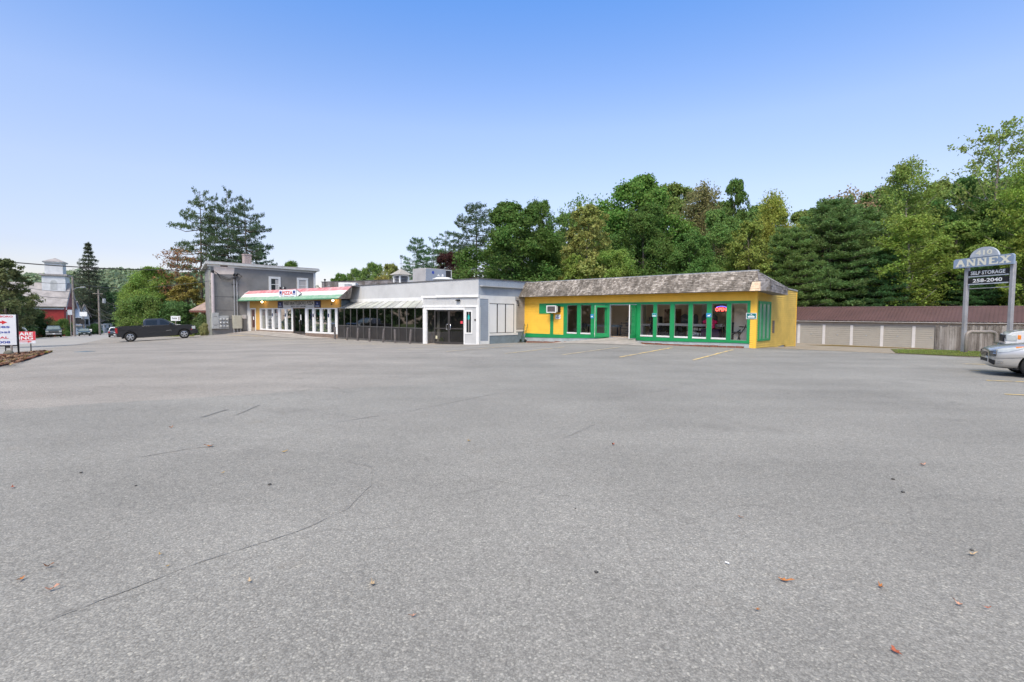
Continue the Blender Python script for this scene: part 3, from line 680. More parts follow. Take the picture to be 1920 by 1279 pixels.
mb=MB(Y);mb.prism([(2.7,-1.2,.95),(3.2,-1.2,.95),(3.2,-1.2,1.28),(3.35,-1.2,1.2),(3.4,-1.2,1.36),(3.1,-1.2,1.48),(2.85,-1.2,1.48),(2.55,-1.2,1.36),(2.6,-1.2,1.2),(2.7,-1.2,1.28)],(0,-.12,0))
solo(mb.build('pink_shirt',mt['pinkcloth'],None,bevel=.02),'bright pink shirt hung up in the window left of the open sign','shirt')
mb=MB(Y);mb.box(2.45,3.5,-1.75,-1.25,.275,.9)
solo(mb.build('draped_table',paint('purple_cloth',(.035,.015,.05),.8),None,bevel=.02),'low table under dark purple cloth below the pink shirt','table')
mb=MB(Y);mb.tube([(1.2,-.9,.55),(.85,-.9,1.08),(.35,-.9,.6),(.3,-.9,.28)],.028).tube([(.55,-.9,1.06),(1.2,-.9,1.08)],.03).tube([(.85,-.9,1.05),(.85,-.9,1.2)],.025).tube([(.25,-.9,.72),(.62,-.9,.74)],.03).tube([(1.25,-.9,.28),(1.2,-.9,.56)],.028)
solo(mb.build('trestle',mt['black'],None),'dark metal trestle standing in the rightmost shop window','trestle')
mb=MB(Y);mb.tube([(1.3,-1.4,.9),(1.8,-1.4,.55),(2.2,-1.4,.9)],.03).tube([(1.4,-1.6,.275),(1.45,-1.5,.8)],.03).tube([(2.1,-1.6,.275),(2.05,-1.5,.8)],.03).box(1.35,2.2,-1.9,-1.5,.7,.78).box(1.35,2.2,-1.95,-1.88,.78,1.3)
solo(mb.build('dark_chair',mt['intdark'],None),'dark chair below the lit open sign','chair')
mb=MB(Y);mb.box(11.65,12.35,-1.1,-.6,.28,.72).box(11.6,12.4,-1.2,-1.05,.72,1.1)
solo(mb.build('dark_armchair',mt['intdark'],None,bevel=.04),'low black armchair in the leftmost shop window','chair')
mb=MB(Y)
for a in (8.1,8.6):
    mb.tube([(a,-.8,.275),(a,-.8,1.2)],.02)
for z in (.5,.8,1.15): mb.tube([(8.1,-.8,z),(8.6,-.8,z)],.02)
solo(mb.build('display_rack',mt['intdark'],None),'small dark wire rack standing inside the open doorway','rack')
# hand truck left of shop
e=empty('hand_truck',Y@Vector((16.25,.5,-.36)),'dark green hand truck leaning on the yellow wall corner','hand truck')
zt=h(*P2(16.25,.5))
MB(Y).tube([(16.05,.45,zt+.05),(15.98,.12,1.0)],.018).tube([(16.35,.45,zt+.05),(16.28,.12,1.0)],.018).tube([(16.05,.42,zt+.4),(16.35,.42,zt+.4)],.014).tube([(16.0,.26,.45),(16.3,.26,.45)],.014).build('frame',paint('truck_green',(.02,.09,.04),.5),e)
MB(Y).box(15.98,16.42,.44,.72,zt+.03,zt+.05).build('toe_plate',mt['dark'],e)
for a in (15.93,16.42): MB(Y).lathe([(.02,-.03),(.11,-.03),(.12,0),(.11,.03),(.02,.03)],(a,.42,zt+.13),'x',14).build('wheel',mt['tyre'],e)
# ================================================================== GRAY SHOP WITH SUNROOM
C=(-2.286,34.8);Gf=frame(C,(-1.1,1),(-1,-1.1));Gs=frame(C,(1,1),(1,-1))
V=(-6.39,37.2);Vf=wallframe(C,V);G2=(-15.4,45.3);Sf=wallframe(V,G2)
gs=empty('gray_shop',(C[0],C[1],-.4),'low gray shop with dark glass sunroom and white trimmed entrance','shop')
mb=MB(Gf);mb.box(0,16.4,-.2,0,2.93,4.06);battens(mb,.1,16.3,2.95,4.05,0,.41,.02,.005);mb.build('parapet',mt['lightgray'],gs)
mb=MB(Gs);mb.box(.0,5.2,-.2,0,2.96,4.06);battens(mb,.15,5.0,2.97,4.05,0,.41,.02,.010);mb.build('side_parapet',mt['gray_skylit'],gs)
mb=MB(Gf);mb.box(-.03,16.45,-.26,.05,4.06,4.12);mb.build('coping',mt['mullion'],gs)
mb=MB(Gs);mb.box(-.03,5.2,-.26,.05,4.061,4.121);mb.build('side_coping',mt['mullion'],gs)
mb=MB(Gf);mb.box(5.2,16.42,-.2,.02,2.62,2.925);mb.build('fascia_band',mt['white'],gs)
mb=MB(Gf);mb.box(.2,16.4,-.25,-.06,-.9,2.93);mb.build('back_wall',mt['mullion'],gs)
mb=MB(Gf);mb.box(-.3,16.4,-12,-.1,3.55,3.62);mb.build('flat_roof',mt['gray'],gs)
mb=MB(Gf);mb.box(16.2,16.4,-12,-.1,-.9,4.05);mb.box(-.0,16.4,-12.2,-12,-.9,4.05);mb.build('rear_wall',mt['gray'],gs)
# right side: lapped siding, white panels, plinth
mb=MB(Gs);siding(mb,.10,.88,-.18,2.72,.01,.13);mb.build('side_lap_siding',mt['gray_skylit'],gs,rec=False)
mb=MB(Gs);siding(mb,3.62,4.6,.52,2.96,.01,.13);mb.build('taupe_siding',mt['taupe'],gs,rec=False)
mb=MB(Gs);mb.box(0,4.8,-.2,-.002,-1,2.96);mb.build('side_wall',mt['gray'],gs)
mb=MB(Gs);mb.box(-.05,.10,-.03,.035,-.45,2.96);mb.box(.10,.98,0,.036,-.42,-.18);mb.box(.88,.99,0,.036,-.18,2.72);mb.box(.10,3.5,0,.032,2.72,2.955);mb.box(.99,3.62,0,.03,2.42,2.718);mb.box(3.40,3.62,0,.031,.35,2.42);mb.box(.99,3.78,0,.05,.18,.35);mb.box(3.62,4.7,0,.045,.42,.52)
mb.build('side_trim',mt['white'],gs)
mb=MB(Gs);mb.box(.99,3.7,0,.022,-.7,.18);mb.box(3.70,4.7,0,.024,-.7,.42);mb.build('plinth',mt['basegray'],gs)
w=MB(Gs);w.box(1.0,3.40,.004,.024,.352,.385);w.box(1.0,3.40,.004,.024,2.385,2.418);w.box(3.36,3.40,.004,.024,.385,2.385);w.box(1.69,1.77,.004,.024,.385,2.385);w.box(2.50,2.575,.004,.024,.385,2.385)
w=w.build('panelled_window',mt['black'],gs)
for a,b in ((1.0,1.69),(1.77,2.50),(2.575,3.36)): MB(Gs).box(a,b,.003,.012,.385,2.385).build('white_panel',mt['whiteclean'],w)
MB(Gs).tube([(3.55,.03,2.70),(3.72,.10,2.66),(3.80,.12,2.45),(3.80,.06,2.30)],.05).build('drain_pipe',mt['mullion'],gs,True)
# entrance
mb=MB(Vf);mb.box(.02,4.85,-.12,-.01,2.28,2.82);battens(mb,.15,4.75,2.285,2.81,-.01,.33,.02,.012);mb.build('entrance_header',mt['lightgray'],gs)
mb=MB(Vf);mb.box(-.06,3.62,-.15,.10,2.82,2.99);mb.box(3.62,4.98,-.15,.06,2.80,2.97);mb.box(-.04,4.90,-.12,.05,2.14,2.28);mb.box(4.60,4.84,-.14,.04,-.75,2.14);mb.box(-.07,.16,-.14,.045,-.5,2.14);mb.build('entrance_trim',mt['white'],gs)
mb=MB(Vf);mb.box(.1,4.9,-.1,-.02,2.99,3.02);mb.poly([(0,-.1,2.98),(4.9,-.1,2.98),(6.5,-3.2,2.98),(0,-.4,2.98)]);mb.build('entrance_roof',mt['gray'],gs)
mb=MB(Vf);mb.box(1.13,1.22,-.13,.02,-.6,2.06);mb.box(4.52,4.60,-.13,.02,-.7,2.06);mb.box(1.13,4.60,-.13,.021,1.96,2.139);mb.box(.16,1.13,-.10,.02,-.55,-.38);mb.build('door_surround',mt['white'],gs)
mb=MB(Vf);mb.box(.16,1.13,-.12,0,-.38,2.14);mb.build('entrance_wall',mt['lightgray'],gs)
w=MB(Vf);w.box(.50,.59,.0,.03,.30,1.92);w.box(.99,1.10,0,.03,.30,1.92);w.box(.59,.99,0,.03,1.83,1.92);w.box(.59,.99,0,.03,.30,.40);w=w.build('narrow_window',mt['white'],gs)
MB(Vf).box(.59,.99,.001,.012,.40,1.83).build('pane',mt['windowdark'],w)
MB(Vf).box(.77,.82,.013,.016,.40,1.83).build('blind_slat',mt['taupe'],w)
MB(Vf).prism([(.74,.017,1.28),(.86,.017,1.28),(.89,.017,1.4),(.86,.017,1.58),(.80,.017,1.66),(.74,.017,1.58),(.71,.017,1.4)],(0,.003,0)).build('sticker',mt['cyan'],w)
mb=MB(Vf);mb.poly([(3.84,-.055,-.48),(4.52,-.055,-.48),(4.52,-.055,1.95),(3.84,-.055,1.95)]);mb.build('side_glass',mt['glass'],gs,rec=False)
for k,(a,b) in enumerate(((1.22,2.53),(2.53,3.84))):
    m_=MB(Vf);m_.box(a,a+.09,-.08,-.03,-.46,1.95);m_.box(b-.09,b,-.08,-.03,-.46,1.95);m_.box(a+.09,b-.09,-.08,-.03,1.86,1.95);m_.box(a+.09,b-.09,-.08,-.03,-.46,-.30);m_.box(a+.09,b-.09,-.08,-.031,.60,.68)
    d=m_.build('glass_door',mt['darkframe'],gs)
    MB(Vf).poly([(a+.09,-.055,-.3),(b-.09,-.055,-.3),(b-.09,-.055,1.86),(a+.09,-.055,1.86)]).build('pane',mt['doorglass'],d,rec=False)
    s=2.53+(-.07 if k==0 else .07);q=.11 if k else -.11
    MB(Vf).tube([(s,-.03,.55),(s,.03,.55),(s+q,.03,.57),(s+q,.03,.93),(s,.03,.95),(s,-.03,.95)],.02).build('handle',mt['chrome'],d,True)
    if k: MB(Vf).box(b-.28,b-.12,-.028,-.024,-.12,.10).build('sticker',paint('pale_notice',(.55,.52,.36),.5),d)
    else: MB(Vf).box(a+.10,a+.30,-.028,-.024,1.0,1.18).build('red_sticker',mt['redprint'],d)
mb=MB(Vf);mb.box(.22,.31,-.0,.04,1.21,1.34);mb.build('bell_box',mt['black'],gs)
mb=MB(Vf);mb.box(1.55,1.78,.0,.06,2.55,2.68);mb.prism([(1.5,.06,2.63),(1.83,.06,2.63),(1.8,.2,2.58),(1.53,.2,2.58)],(0,0,.05));mb.build('wall_light',mt['trim'],gs)
mb=MB(Vf);mb.box(.2,4.6,-3.2,-3.1,-.6,2.6);mb.build('lobby_back_wall',mt['basegray'],gs);MB(Vf).box(.1,4.7,-3.2,-.13,-.75,-.50).build('lobby_floor',mt['intfloor'],gs)
MB(Vf).box(3.95,4.2,-1.0,-.8,-.5,1.9).build('lobby_post',mt['taupe'],gs)
MB(Vf).box(1.2,4.6,.03,.5,-.72,-.52).build('door_step',mt['concrete'],gs)
# sunroom
LS=12.116
cols=[.12,1.06,2.07,3.03,3.99,4.96,5.99,7.01,8.0,9.0,10.01,11.04,12.08]
mb=MB(Sf)
for c in cols: mb.box(c-.03,c+.03,-.06,.03,-1,2.10)
mb.box(.09,12.11,-.062,.034,2.06,2.14);mb.box(.09,12.11,-.058,.028,.57,.63);mb.box(.09,12.11,-.058,.029,-.62,-.42)
mb.build('sunroom_frame',mt['mullion'],gs)
for a,b in zip(cols[:-1],cols[1:]):
    for z0,z1 in ((-.42,.57),(.63,2.06)):
        MB(Sf).poly([(a+.03,-.01,z0),(b-.03,-.01,z0),(b-.03,-.01,z1),(a+.03,-.01,z1)]).build('tinted_pane' if z0>0 else 'lower_panel',mt['tinted'] if z0>0 else mt['lowpanel'],gs,rec=False)
mb=MB(Sf);mb.box(.0,12.2,-.3,.3,-1.1,-.60);mb.build('sunroom_curb',mt['concrete'],gs)
mb=MB(Sf)
for s in (1.5,4.4,7.2,10.2): mb.box(s,s+.14,-.9,-.76,-.6,2.0)
mb.build('sunroom_post',mt['lightgray'],gs)
mb=MB(Sf);mb.box(.2,12,-.95,-.90,-.6,.35);mb.build('low_inner_wall',mt['woodfence'],gs)
# glazed lean-to roof: from the wall (Gf, z 2.64) down to the glass line (Sf, z 2.12)
T0,T1=Vector(Gf@Vector((5.35,.03,2.64))),Vector(Gf@Vector((16.25,.03,2.64)));B0,B1=Vector(Sf@Vector((.0,.09,2.10))),Vector(Sf@Vector((12.2,.09,2.10)))
n=13
panels=[paint('roof_panel_pale',(.46,.465,.44),.45,.25,1.1),paint('roof_panel_green',(.42,.43,.38),.45,.25,1.1),paint('roof_panel_grey',(.37,.375,.35),.45,.25,1.1)]
for k in range(n):
    u0,u1=k/n+.001,(k+1)/n-.001
    q=[B0.lerp(B1,u0),B0.lerp(B1,u1),T0.lerp(T1,u1),T0.lerp(T1,u0)]
    MB().prism(q,(0,0,.02)).build('roof_panel',panels[(0,1,1,0,2,1,0,1,2,1,0,2,0)[k]],gs)
mb=MB()
for k in range(n+1):
    u=k/n;a,b=B0.lerp(B1,u)+Vector((0,0,.03)),T0.lerp(T1,u)+Vector((0,0,.03));mb.tube([a,b],.02,4)
mb.build('roof_rib',paint('canopy_rib',(.24,.24,.23),.5,.1,3),gs)
# end walls of the sunroom
MB().poly([Sf@Vector((12.12,0,-.6)),Sf@Vector((12.12,0,2.1)),T1,Gf@Vector((16.3,0,-.6))]).build('end_pane',mt['tinted'],gs,rec=False)
# bollards
for k,(x,y,lx) in enumerate([(-15.18,43.82,0),(-13.72,42.5,.10),(-12.51,41.42,.06),(-11.22,40.27,.02),(-9.85,39.04,.09),(-8.67,37.98,-.03),(-7.35,36.79,.10)]):
    z=h(x,y)
    e=empty('bollard',(x,y,z),'short dark steel bollard, %s in the row before the sunroom'%('leftmost, upright','second from left, leaning right','third from left','fourth from left, upright','fifth from left, leaning right','sixth from left','rightmost, nearest the entrance, leaning')[k],'bollard','bollards in front of the sunroom')
    d=Vector((lx,-lx*.3,1)).normalized();p=Vector((x,y,z))
    MB().tube([p-d*.1,p+d*1.02],.085,14).build('post',mt['bollard'],e)
    MB().tube([p+d*1.02,p+d*1.04,p+d*1.055],[.09,.085,.04],14).build('cap',mt['mullion'],e)
# roof equipment
HC=Vector((-7.1,42,0));tl=Vector((-.74,.673,0));tr=Vector((.707,.707,0))
e=empty('rooftop_unit',(-7.1,42,3.62),'large grey rooftop ventilation unit behind the parapet of the gray shop','ventilation unit')
M=frame((-7.1,42),tr,(tl.x*-1,tl.y*-1))
mb=MB();p=[HC,HC+tr*2.1,HC+tr*2.1+tl*1.72,HC+tl*1.72];mb.prism([q+Vector((0,0,3.62)) for q in p],(0,0,1.8));mb.build('casing',paint('unit_grey',(.40,.39,.385),.5,.1,1),e,bevel=.02)
MB(M).box(.02,2.08,.003,.012,4.4,5.36).build('side_panel',paint('unit_blue_grey',(.30,.33,.38),.4,.08,1),e)
MB(M).prism([(.1,.012,3.64),(1.2,.012,3.64),(1.2,.012,4.0),(.1,.012,4.36)],(0,.35,0)).build('hood',paint('unit_hood',(.33,.32,.34),.5),e)
mb=MB();p=[HC+tr*2.1,HC+tr*2.65,HC+tr*2.65+tl*1.72,HC+tr*2.1+tl*1.72];mb.prism([q+Vector((0,0,3.62)) for q in p],(0,0,1.7));mb.build('louvre_end',mt['trim'],e)
mb=MB(M);mb.box(2.62,2.7,.0,.03,3.62,5.36);mb.box(2.1,2.7,.0,.03,5.32,5.40);mb.build('louvre_frame',mt['boxgray'],e)
MB(M).lathe([(.001,0),(.13,0),(.13,.004)],(.75,.013,5.08),'y',14).build('maker_badge',mt['blueprint'],e)
mb=MB(M);mb.prism([(1.15,.013,4.82),(1.45,.013,4.82),(1.3,.013,4.98)],(0,.004,0)).prism([(1.62,.013,4.8),(1.85,.013,4.8),(1.80,.013,5.0),(1.68,.013,5.0)],(0,.004,0));mb.build('warning_sticker',mt['whiteprint'],e)
solo(MB().lathe([(.72,3.62),(.72,4.27),(.80,4.30),(.78,4.36),(.5,4.46),(.02,4.49)],(-5.35,39.6,0),'z',24).build('roof_vent',mt['white'],None,True),'flat round white roof vent in front of the rooftop unit','vent')
e=empty('cupola',(-9.95,46,3.62),'little white louvred cupola with gabled roof on the gray shop roof','cupola')
Mc=frame((-9.95,46),(-1.1,1),(-1,-1.1))
mb=MB(Mc)
for a in (-.5,.38):
    for b in (-.5,.38): mb.box(a,a+.12,b,b+.12,3.62,5.10)
mb.box(-.5,.5,-.5,.5,5.0,5.12);mb.build('frame',mt['white'],e)
MB(Mc).box(-.36,.36,-.36,.36,3.62,5.0).build('core',mt['trim'],e)
mb=MB(Mc)
for k in range(10): mb.box(-.38,.38,.37,.45,3.75+k*.125,3.80+k*.125)
for k in range(10): mb.box(-.45,-.37,-.38,.38,3.75+k*.125,3.80+k*.125)
mb.build('louvre',mt['steelpaint'],e)
mb=MB(Mc)
ap=(0,0,5.68)
c4=[(-.72,-.72,5.12),(.72,-.72,5.12),(.72,.72,5.12),(-.72,.72,5.12)]
for k in range(4): mb.poly([c4[k],c4[(k+1)%4],ap])
mb.poly(c4[::-1]);mb.build('roof',mt['taupe'],e)
mb=MB(Mc);mb.tube([(0,0,5.66),(0,0,6.6)],.018).tube([(-.25,0,6.12),(.25,0,6.12)],.014);mb.lathe([(.13,-.02),(.17,-.02),(.17,.02),(.13,.02)],(0,0,6.72),'y',14,True);mb.build('weathervane',mt['mullion'],e)
for k,(px,D) in enumerate(((709,46.2),(740,44.2))):
    x=(px-960)/960*D
    e=empty('floodlight',(x,D,4.1),'small dark floodlight on the gray parapet, '+('left' if k==0 else 'right')+' of the pair','light','floodlights on the gray parapet')
    MB().tube([(x,D,4.08),(x,D,4.2)],.03).build('bracket',mt['trim'],e);MB().box(x-.14,x+.16,D-.28,D-.02,4.14,4.32).build('lamp_head',mt['trim'],e,bevel=.02)

# ================================================================== PIZZA SHOP
Z=frame(G2,(-1.3,1),(-1,-1.3))
pz=empty('pizza_shop',(-21.9,50.3,-.3),'ochre pizza shop with white framed windows under a red white and green roof','shop')
mb=MB(Z);mb.box(-.3,16.75,-.15,0,2.12,2.95);mb.box(14.0,14.86,-.15,0,-.6,2.12);mb.box(16.1,16.2,-.15,0,-.5,2.12);mb.build('ochre_wall',mt['orange'],pz)
mb=MB(Z);mb.box(16.18,16.72,-.1,.03,-.5,2.90);mb.build('corner_post',mt['white'],pz)
base=lambda s: np.interp(s,[0,5.3,7.5,14],[-.55,-.52,-.5,-.45])
pbk=paint('pale_brick',(.22,.165,.13),.9,.3,8,40,.4)
for a,b,zz in ((-.05,5.25,-.20),(7.45,14.8,-.13)):
    mb=MB(Z);band(mb,a,b,zz,-.15,.03,10,base);mb.build('brick_base',pbk,pz)
def wframe(a,b,z0,z1,wins):
    mb=MB(Z);xs=sorted(wins);e=[a]+[q for w in xs for q in w]+[b]
    for k in range(0,len(e),2): mb.box(e[k],e[k+1],-.10,.03,z0+.14,z1-.09)
    mb.box(a,b,-.10,.031,z0,z0+.14);mb.box(a,b,-.10,.031,z1-.09,z1);mb.build('window_frame',mt['white'],pz)
W1=[(7.72,8.66),(8.97,9.90),(10.24,11.18),(11.50,12.50),(12.77,13.74)];W2=[(.40,1.24),(1.55,2.48),(2.80,3.70),(4.04,4.93)]
wframe(7.45,13.99,-.13,2.13,W1);wframe(.03,5.27,-.20,2.13,W2)
deco=[mt['navy'],mt['red'],mt['trim'],mt['red'],mt['green'],mt['navy'],mt['blueprint'],mt['cyan'],mt['navy']]
for k,(a,b) in enumerate(W2+W1):
    w=MB(Z).poly([(a,-.05,.0),(b,-.05,.0),(b,-.05,2.05),(a,-.05,2.05)]).build('window_pane',mt['glass'],pz,rec=False)
    MB(Z).poly([(a,-.07,.0),(b,-.07,.0),(b,-.07,1.02 if k<4 else .98),(a,-.07,1.02 if k<4 else .98)]).build('frosted_film',mt['frost'],w,rec=False)
    if k not in (4,): 
        z=1.05 if k in(0,1,3) else 1.45
        MB(Z).poly([(a+.1,-.08,z),(b-.35,-.08,z),(b-.35,-.08,z+(.8 if k in (0,1,3) else .28)),(a+.1,-.08,z+(.8 if k in(0,1,3) else .35))]).build('window_poster',deco[(k+4)%9 if k>3 else (8,5,7,6)[k]],w,rec=False)
for s in (2.64,5.1-.34*0-1.2+.0,): pass
for s in (1.40,3.87,8.82,11.34):
    MB(Z).box(s-.10,s+.10,.032,.045,1.30,1.62).build('post_sticker',mt['navy'],pz)
mb=MB(Z);mb.box(5.29,5.38,-.10,.0,-.3,2.12);mb.box(7.34,7.43,-.10,0,-.3,2.12);mb.box(6.32,6.40,-.12,-.04,-.3,2.06);mb.box(5.38,7.34,-.10,0,2.05,2.12);mb.box(5.38,7.34,-.12,-.05,-.3,-.12);mb.build('entrance_door',mt['darkframe'],pz)
MB(Z).poly([(5.38,-.08,-.12),(7.34,-.08,-.12),(7.34,-.08,2.05),(5.38,-.08,2.05)]).build('door_pane',mt['doorglass'],pz,rec=False)
MB(Z).tube([(6.28,-.02,.55),(6.28,.03,.6),(6.28,.03,.95),(6.28,-.02,1.0)],.02).build('door_handle',mt['chrome'],pz,True)
MB(Z).box(6.1,6.26,-.07,-.065,1.0,1.5).build('door_notice',mt['whiteprint'],pz)
mb=MB(Z);mb.box(-.3,16.6,-4.2,-4.1,-.5,2.8);mb.box(-.3,-.2,-4.2,-.15,-.5,2.8);mb.build('interior_wall',mt['basegray'],pz);MB(Z).box(-.3,16.6,-4.2,-.15,-.5,-.25).build('interior_floor',mt['intfloor'],pz)
# side door
mb=MB(Z);mb.box(14.86,15.0,-.1,.03,-.45,2.15);mb.box(16.0,16.14,-.1,.03,-.45,2.15);mb.box(15.0,16.0,-.1,.03,2.03,2.15);d=mb.build('side_door_frame',mt['white'],pz)
MB(Z).box(15.0,16.0,-.09,-.04,-.45,2.03).build('side_door',paint('side_door_tan',(.34,.28,.22),.6),d);MB(Z).box(15.2,15.75,-.039,-.03,.1,1.95).build('door_glass',paint('maroon_door',(.10,.045,.04),.3),d);MB(Z).box(15.35,15.55,-.029,-.025,.9,1.25).build('notice',mt['whiteprint'],d)
# awning-like mansard roof in three colours
AW=lambda u,v:(np.interp(u,[0,1],[np.interp(v,[0,1],[-1.55,-2.0]),np.interp(v,[0,1],[17.9,16.3])]),np.interp(v,[0,1],[1.0,-.05]),np.interp(v,[0,1],[2.92,3.98]))
for nm,v0,v1,mat,row in (('green_stripe',0,.34,'awgreen',3),('white_stripe',.34,.68,'awwhite',3),('red_stripe',.68,1,'awred',3)):
    mb=MB(Z);shakes(mb,AW(1,v0),AW(0,v0),AW(1,v1),AW(0,v1),row,.5,len(nm),.012)
    mb.build(nm,mt[mat],pz,rec=False)
mb=MB(Z);mb.poly([AW(0,0),AW(1,0),AW(1,1),AW(0,1)]);mb.poly([AW(0,0),AW(1,0),(17.9,-.05,2.93),(-1.55,-.05,2.93)]);mb.poly([AW(1,0),AW(1,1),(17.9,-.05,2.93)]);mb.box(-1.5,17.9,.98,1.0,2.86,2.93);mb.poly([AW(0,1),AW(1,1),(16.3,-8,3.9),(-2,-8,3.9)]);mb.build('roof_deck',mt['dark'],pz,rec=False)
mb=MB(Z);shakes(mb,(-1.56,1.0,2.90),(-1.7,-.1,2.90),(-1.6,.96,2.98),(-2.02,-.1,3.98),7,.2,8);mb.build('roof_end_shingles',mt['shake'],pz,rec=False)
mb=MB(Z);mb.tube([AW(1,0),AW(1,1)],.05,6);mb.build('roof_edge_trim',mt['white'],pz)
mb=MB(Z);mb.box(-1.5,17.85,1.0,1.03,2.87,2.97);mb.build('drip_edge',paint('green_fascia',(.10,.27,.16),.5),pz)
for k,s in enumerate((12.8,.2)):
    e=empty('soffit_lamp',Z@Vector((s,.35,2.84)),'lit warm bulb under the roof edge near the '+('side door, left one' if k==0 else 'sunroom, right one'),'lamp','lit lamps under the pizza shop roof')
    MB(Z).tube([(s,.35,2.93),(s,.35,2.85)],.07,10).build('socket',mt['white'],e)
    mb=MB(Z);mb.lathe([(.01,-.10),(.08,-.06),(.10,0),(.07,.05),(.01,.06)],(s,.35,2.79),'z',12);mb.build('bulb',mt['bulb'],e,True)
MB(Z).lathe([(.001,0),(.07,0),(.07,.05)],(.9,.0,2.47),'y',12).build('wall_cap',mt['dark'],pz)
# name banner
e=empty('name_banner',Z@Vector((6.4,.06,2.16)),'grey shop name banner flanked by two navy logo panels above the pizza shop door','sign')
MB(Z).box(3.66,9.22,.02,.05,2.15,2.82).build('board',mt['bannergrey'],e)
text('lettering','WEST BRATTLEBORO PIZZA',Z,6.42,2.43,.34,mt['blackprint'],e,out=.056,width=5.25,bold=.02)
text('phone_number','802-257-0008',Z,6.42,2.21,.15,mt['blackprint'],e,out=.056,width=2.6,bold=.02)
for a,b in ((9.24,10.25),(2.66,3.64)):
    p=MB(Z).box(a,b,.02,.052,2.17,2.80).build('logo_panel',mt['navy'],e)
    c=(a+b)/2
    MB(Z).lathe([(.001,0),(.15,0),(.15,.003)],(c,.053,2.56),'y',16).build('round_logo',mt['blueprint'],p)
    MB(Z).prism([(c-.13,.057,2.53),(c-.02,.057,2.53),(c+.13,.057,2.60),(c+.02,.057,2.60)],(0,.002,0)).build('logo_stripe',mt['whiteprint'],p)
    text('logo_text','PEPSI',Z,c,2.23,.14,mt['signpale'],p,out=.057,width=.62,bold=.02)
# arrow sign on the roof
e=empty('pizza_sign',Z@Vector((7.1,.75,3.12)),'white arrow-ended pizza sign in red letters standing on the striped roof','sign')
MB(Z).box(5.54,8.66,.62,.74,3.10,3.86).build('sign_box',mt['signwhite'],e)
text('lettering','PIZZA',Z,7.1,3.40,.34,mt['red'],e,out=.745,width=1.9,bold=.03)
text('street_address','973 Western Avenue',Z,7.1,3.19,.13,mt['blackprint'],e,out=.745,width=2.4)
for s in (5.9,8.35): 
    p=MB(Z).box(s-.2,s+.2,.741,.745,3.38,3.76).build('logo_panel',mt['blueprint'],e)
    MB(Z).lathe([(.001,0),(.11,0),(.11,.003)],(s,.746,3.61),'y',14).build('round_logo',mt['navy'],p)
    MB(Z).box(s-.14,s+.14,.7465,.749,3.43,3.49).build('print',mt['whiteprint'],p)
mb=MB(Z);pp=[(5.54,.70,3.10),(4.66,.70,3.48),(5.54,.70,3.86)]
mb.tube(pp+[pp[0]],.045,6);mb.build('arrow_outline',paint('arrow_edge',(.20,.16,.16),.5),e)
MB(Z).prism([(5.53,.66,3.13),(4.72,.66,3.48),(5.53,.66,3.83)],(0,.05,0)).build('arrow_face',mt['signwhite'],e)
# low roof behind the pizza shop
e=empty('low_rear_building',(-21,58,-1),'weathered low flat roof edge showing behind the striped roof','building')
Mr=frame((-16.0,56),(-1.1,.55),(-.55,-1.1))
mb=MB(Mr);mb.box(-8,6.5,-.3,0,-1,5.15);mb.build('wall',mt['gray'],e)
mb=MB(Mr);shakes(mb,(6.5,.03,4.3),(-4,.03,4.3),(6.5,.02,5.2),(-4,.02,5.2),6,.5,3);mb.build('parapet_shingles',mt['shakegrey'],e,rec=False)
MB(Mr).box(-4,6.6,-.35,.06,5.2,5.27).build('coping',mt['mullion'],e)
x=(653-960)/960*50
e=empty('roof_box',(x,50,4.0),'white box unit on the roof beside the gray parapet','ventilation unit')
MB().box(x-.8,x+.85,49.6,50.6,3.9,4.62).build('casing',mt['white'],e,bevel=.03);MB().box(x-.2,x+.5,49.585,49.6,4.1,4.5).build('grille',mt['steel'],e)
x=(610-960)/960*53
mb=MB();mb.tube([(x,53,3.8),(x,53,5.0)],.05).tube([(x,53,4.98),(x,53,5.12),(x,53,5.2)],[.05,.13,.03]);solo(mb.build('vent_pipe',mt['dark'],None),'thin black vent pipe with cap above the striped roof','pipe')
for k,(px,py) in enumerate(((513,538),(527,538))):
    s=(9.3,8.45)[k]
    e=empty('spotlight',Z@Vector((s,.2,3.9)),('left' if k==0 else 'right')+' one of two small spotlights on the striped roof above the pizza sign','light','spotlights above the pizza sign')
    MB(Z).tube([(s,.1,3.85),(s,.2,4.08)],.02).build('arm',mt['trim'],e);MB(Z).lathe([(.02,-.15),(.12,-.02),(.13,.12),(.05,.14)],(s,.25,4.1),'y',12).build('lamp_head',mt['trim'],e,True);MB(Z).lathe([(.001,0),(.10,0),(.10,.01)],(s,.395,4.1),'y',12).build('lens',mt['lamp'],e)

# ================================================================== TWO STOREY GREY HOUSE
P=(-28.64,55.49);Hf=frame(P,(.95,1),(1,-.95))
hs=empty('gray_house',(-30.5,52.5,-.7),'two storey grey house with flat roof and brick chimney beside the pizza shop','house')
a=-3.66;b=7.62
cor=[Vector((Hf@Vector((s,0,0)))[:2]) for s in (a,b)]
back=[cor[1]+Vector((-6.2,8.2)),cor[0]+Vector((-6.0,9.3))]
fp=cor+back
mb=MB();mb.prism([(*q,-1.2) for q in fp],(0,0,7.9));mb.build('wall',mt['housegray'],hs)
mb=MB(Hf);mb.box(a-.02,a+.16,.003,.05,-.8,6.42);mb.build('corner_board',paint('corner_board_worn',(.36,.37,.31),.7,.2,2),hs)
mb=MB(Hf);mb.box(b-.22,b+.02,.003,.05,3.5,6.42);mb.build('right_corner_board',mt['white'],hs)
mb=MB(Hf);mb.box(a-.15,b+.12,.003,.06,6.40,6.62);mb.build('frieze_board',mt['white'],hs)
c=sum(fp,Vector((0,0)))/4
rf=[q+(q-c).normalized()*.55 for q in fp]
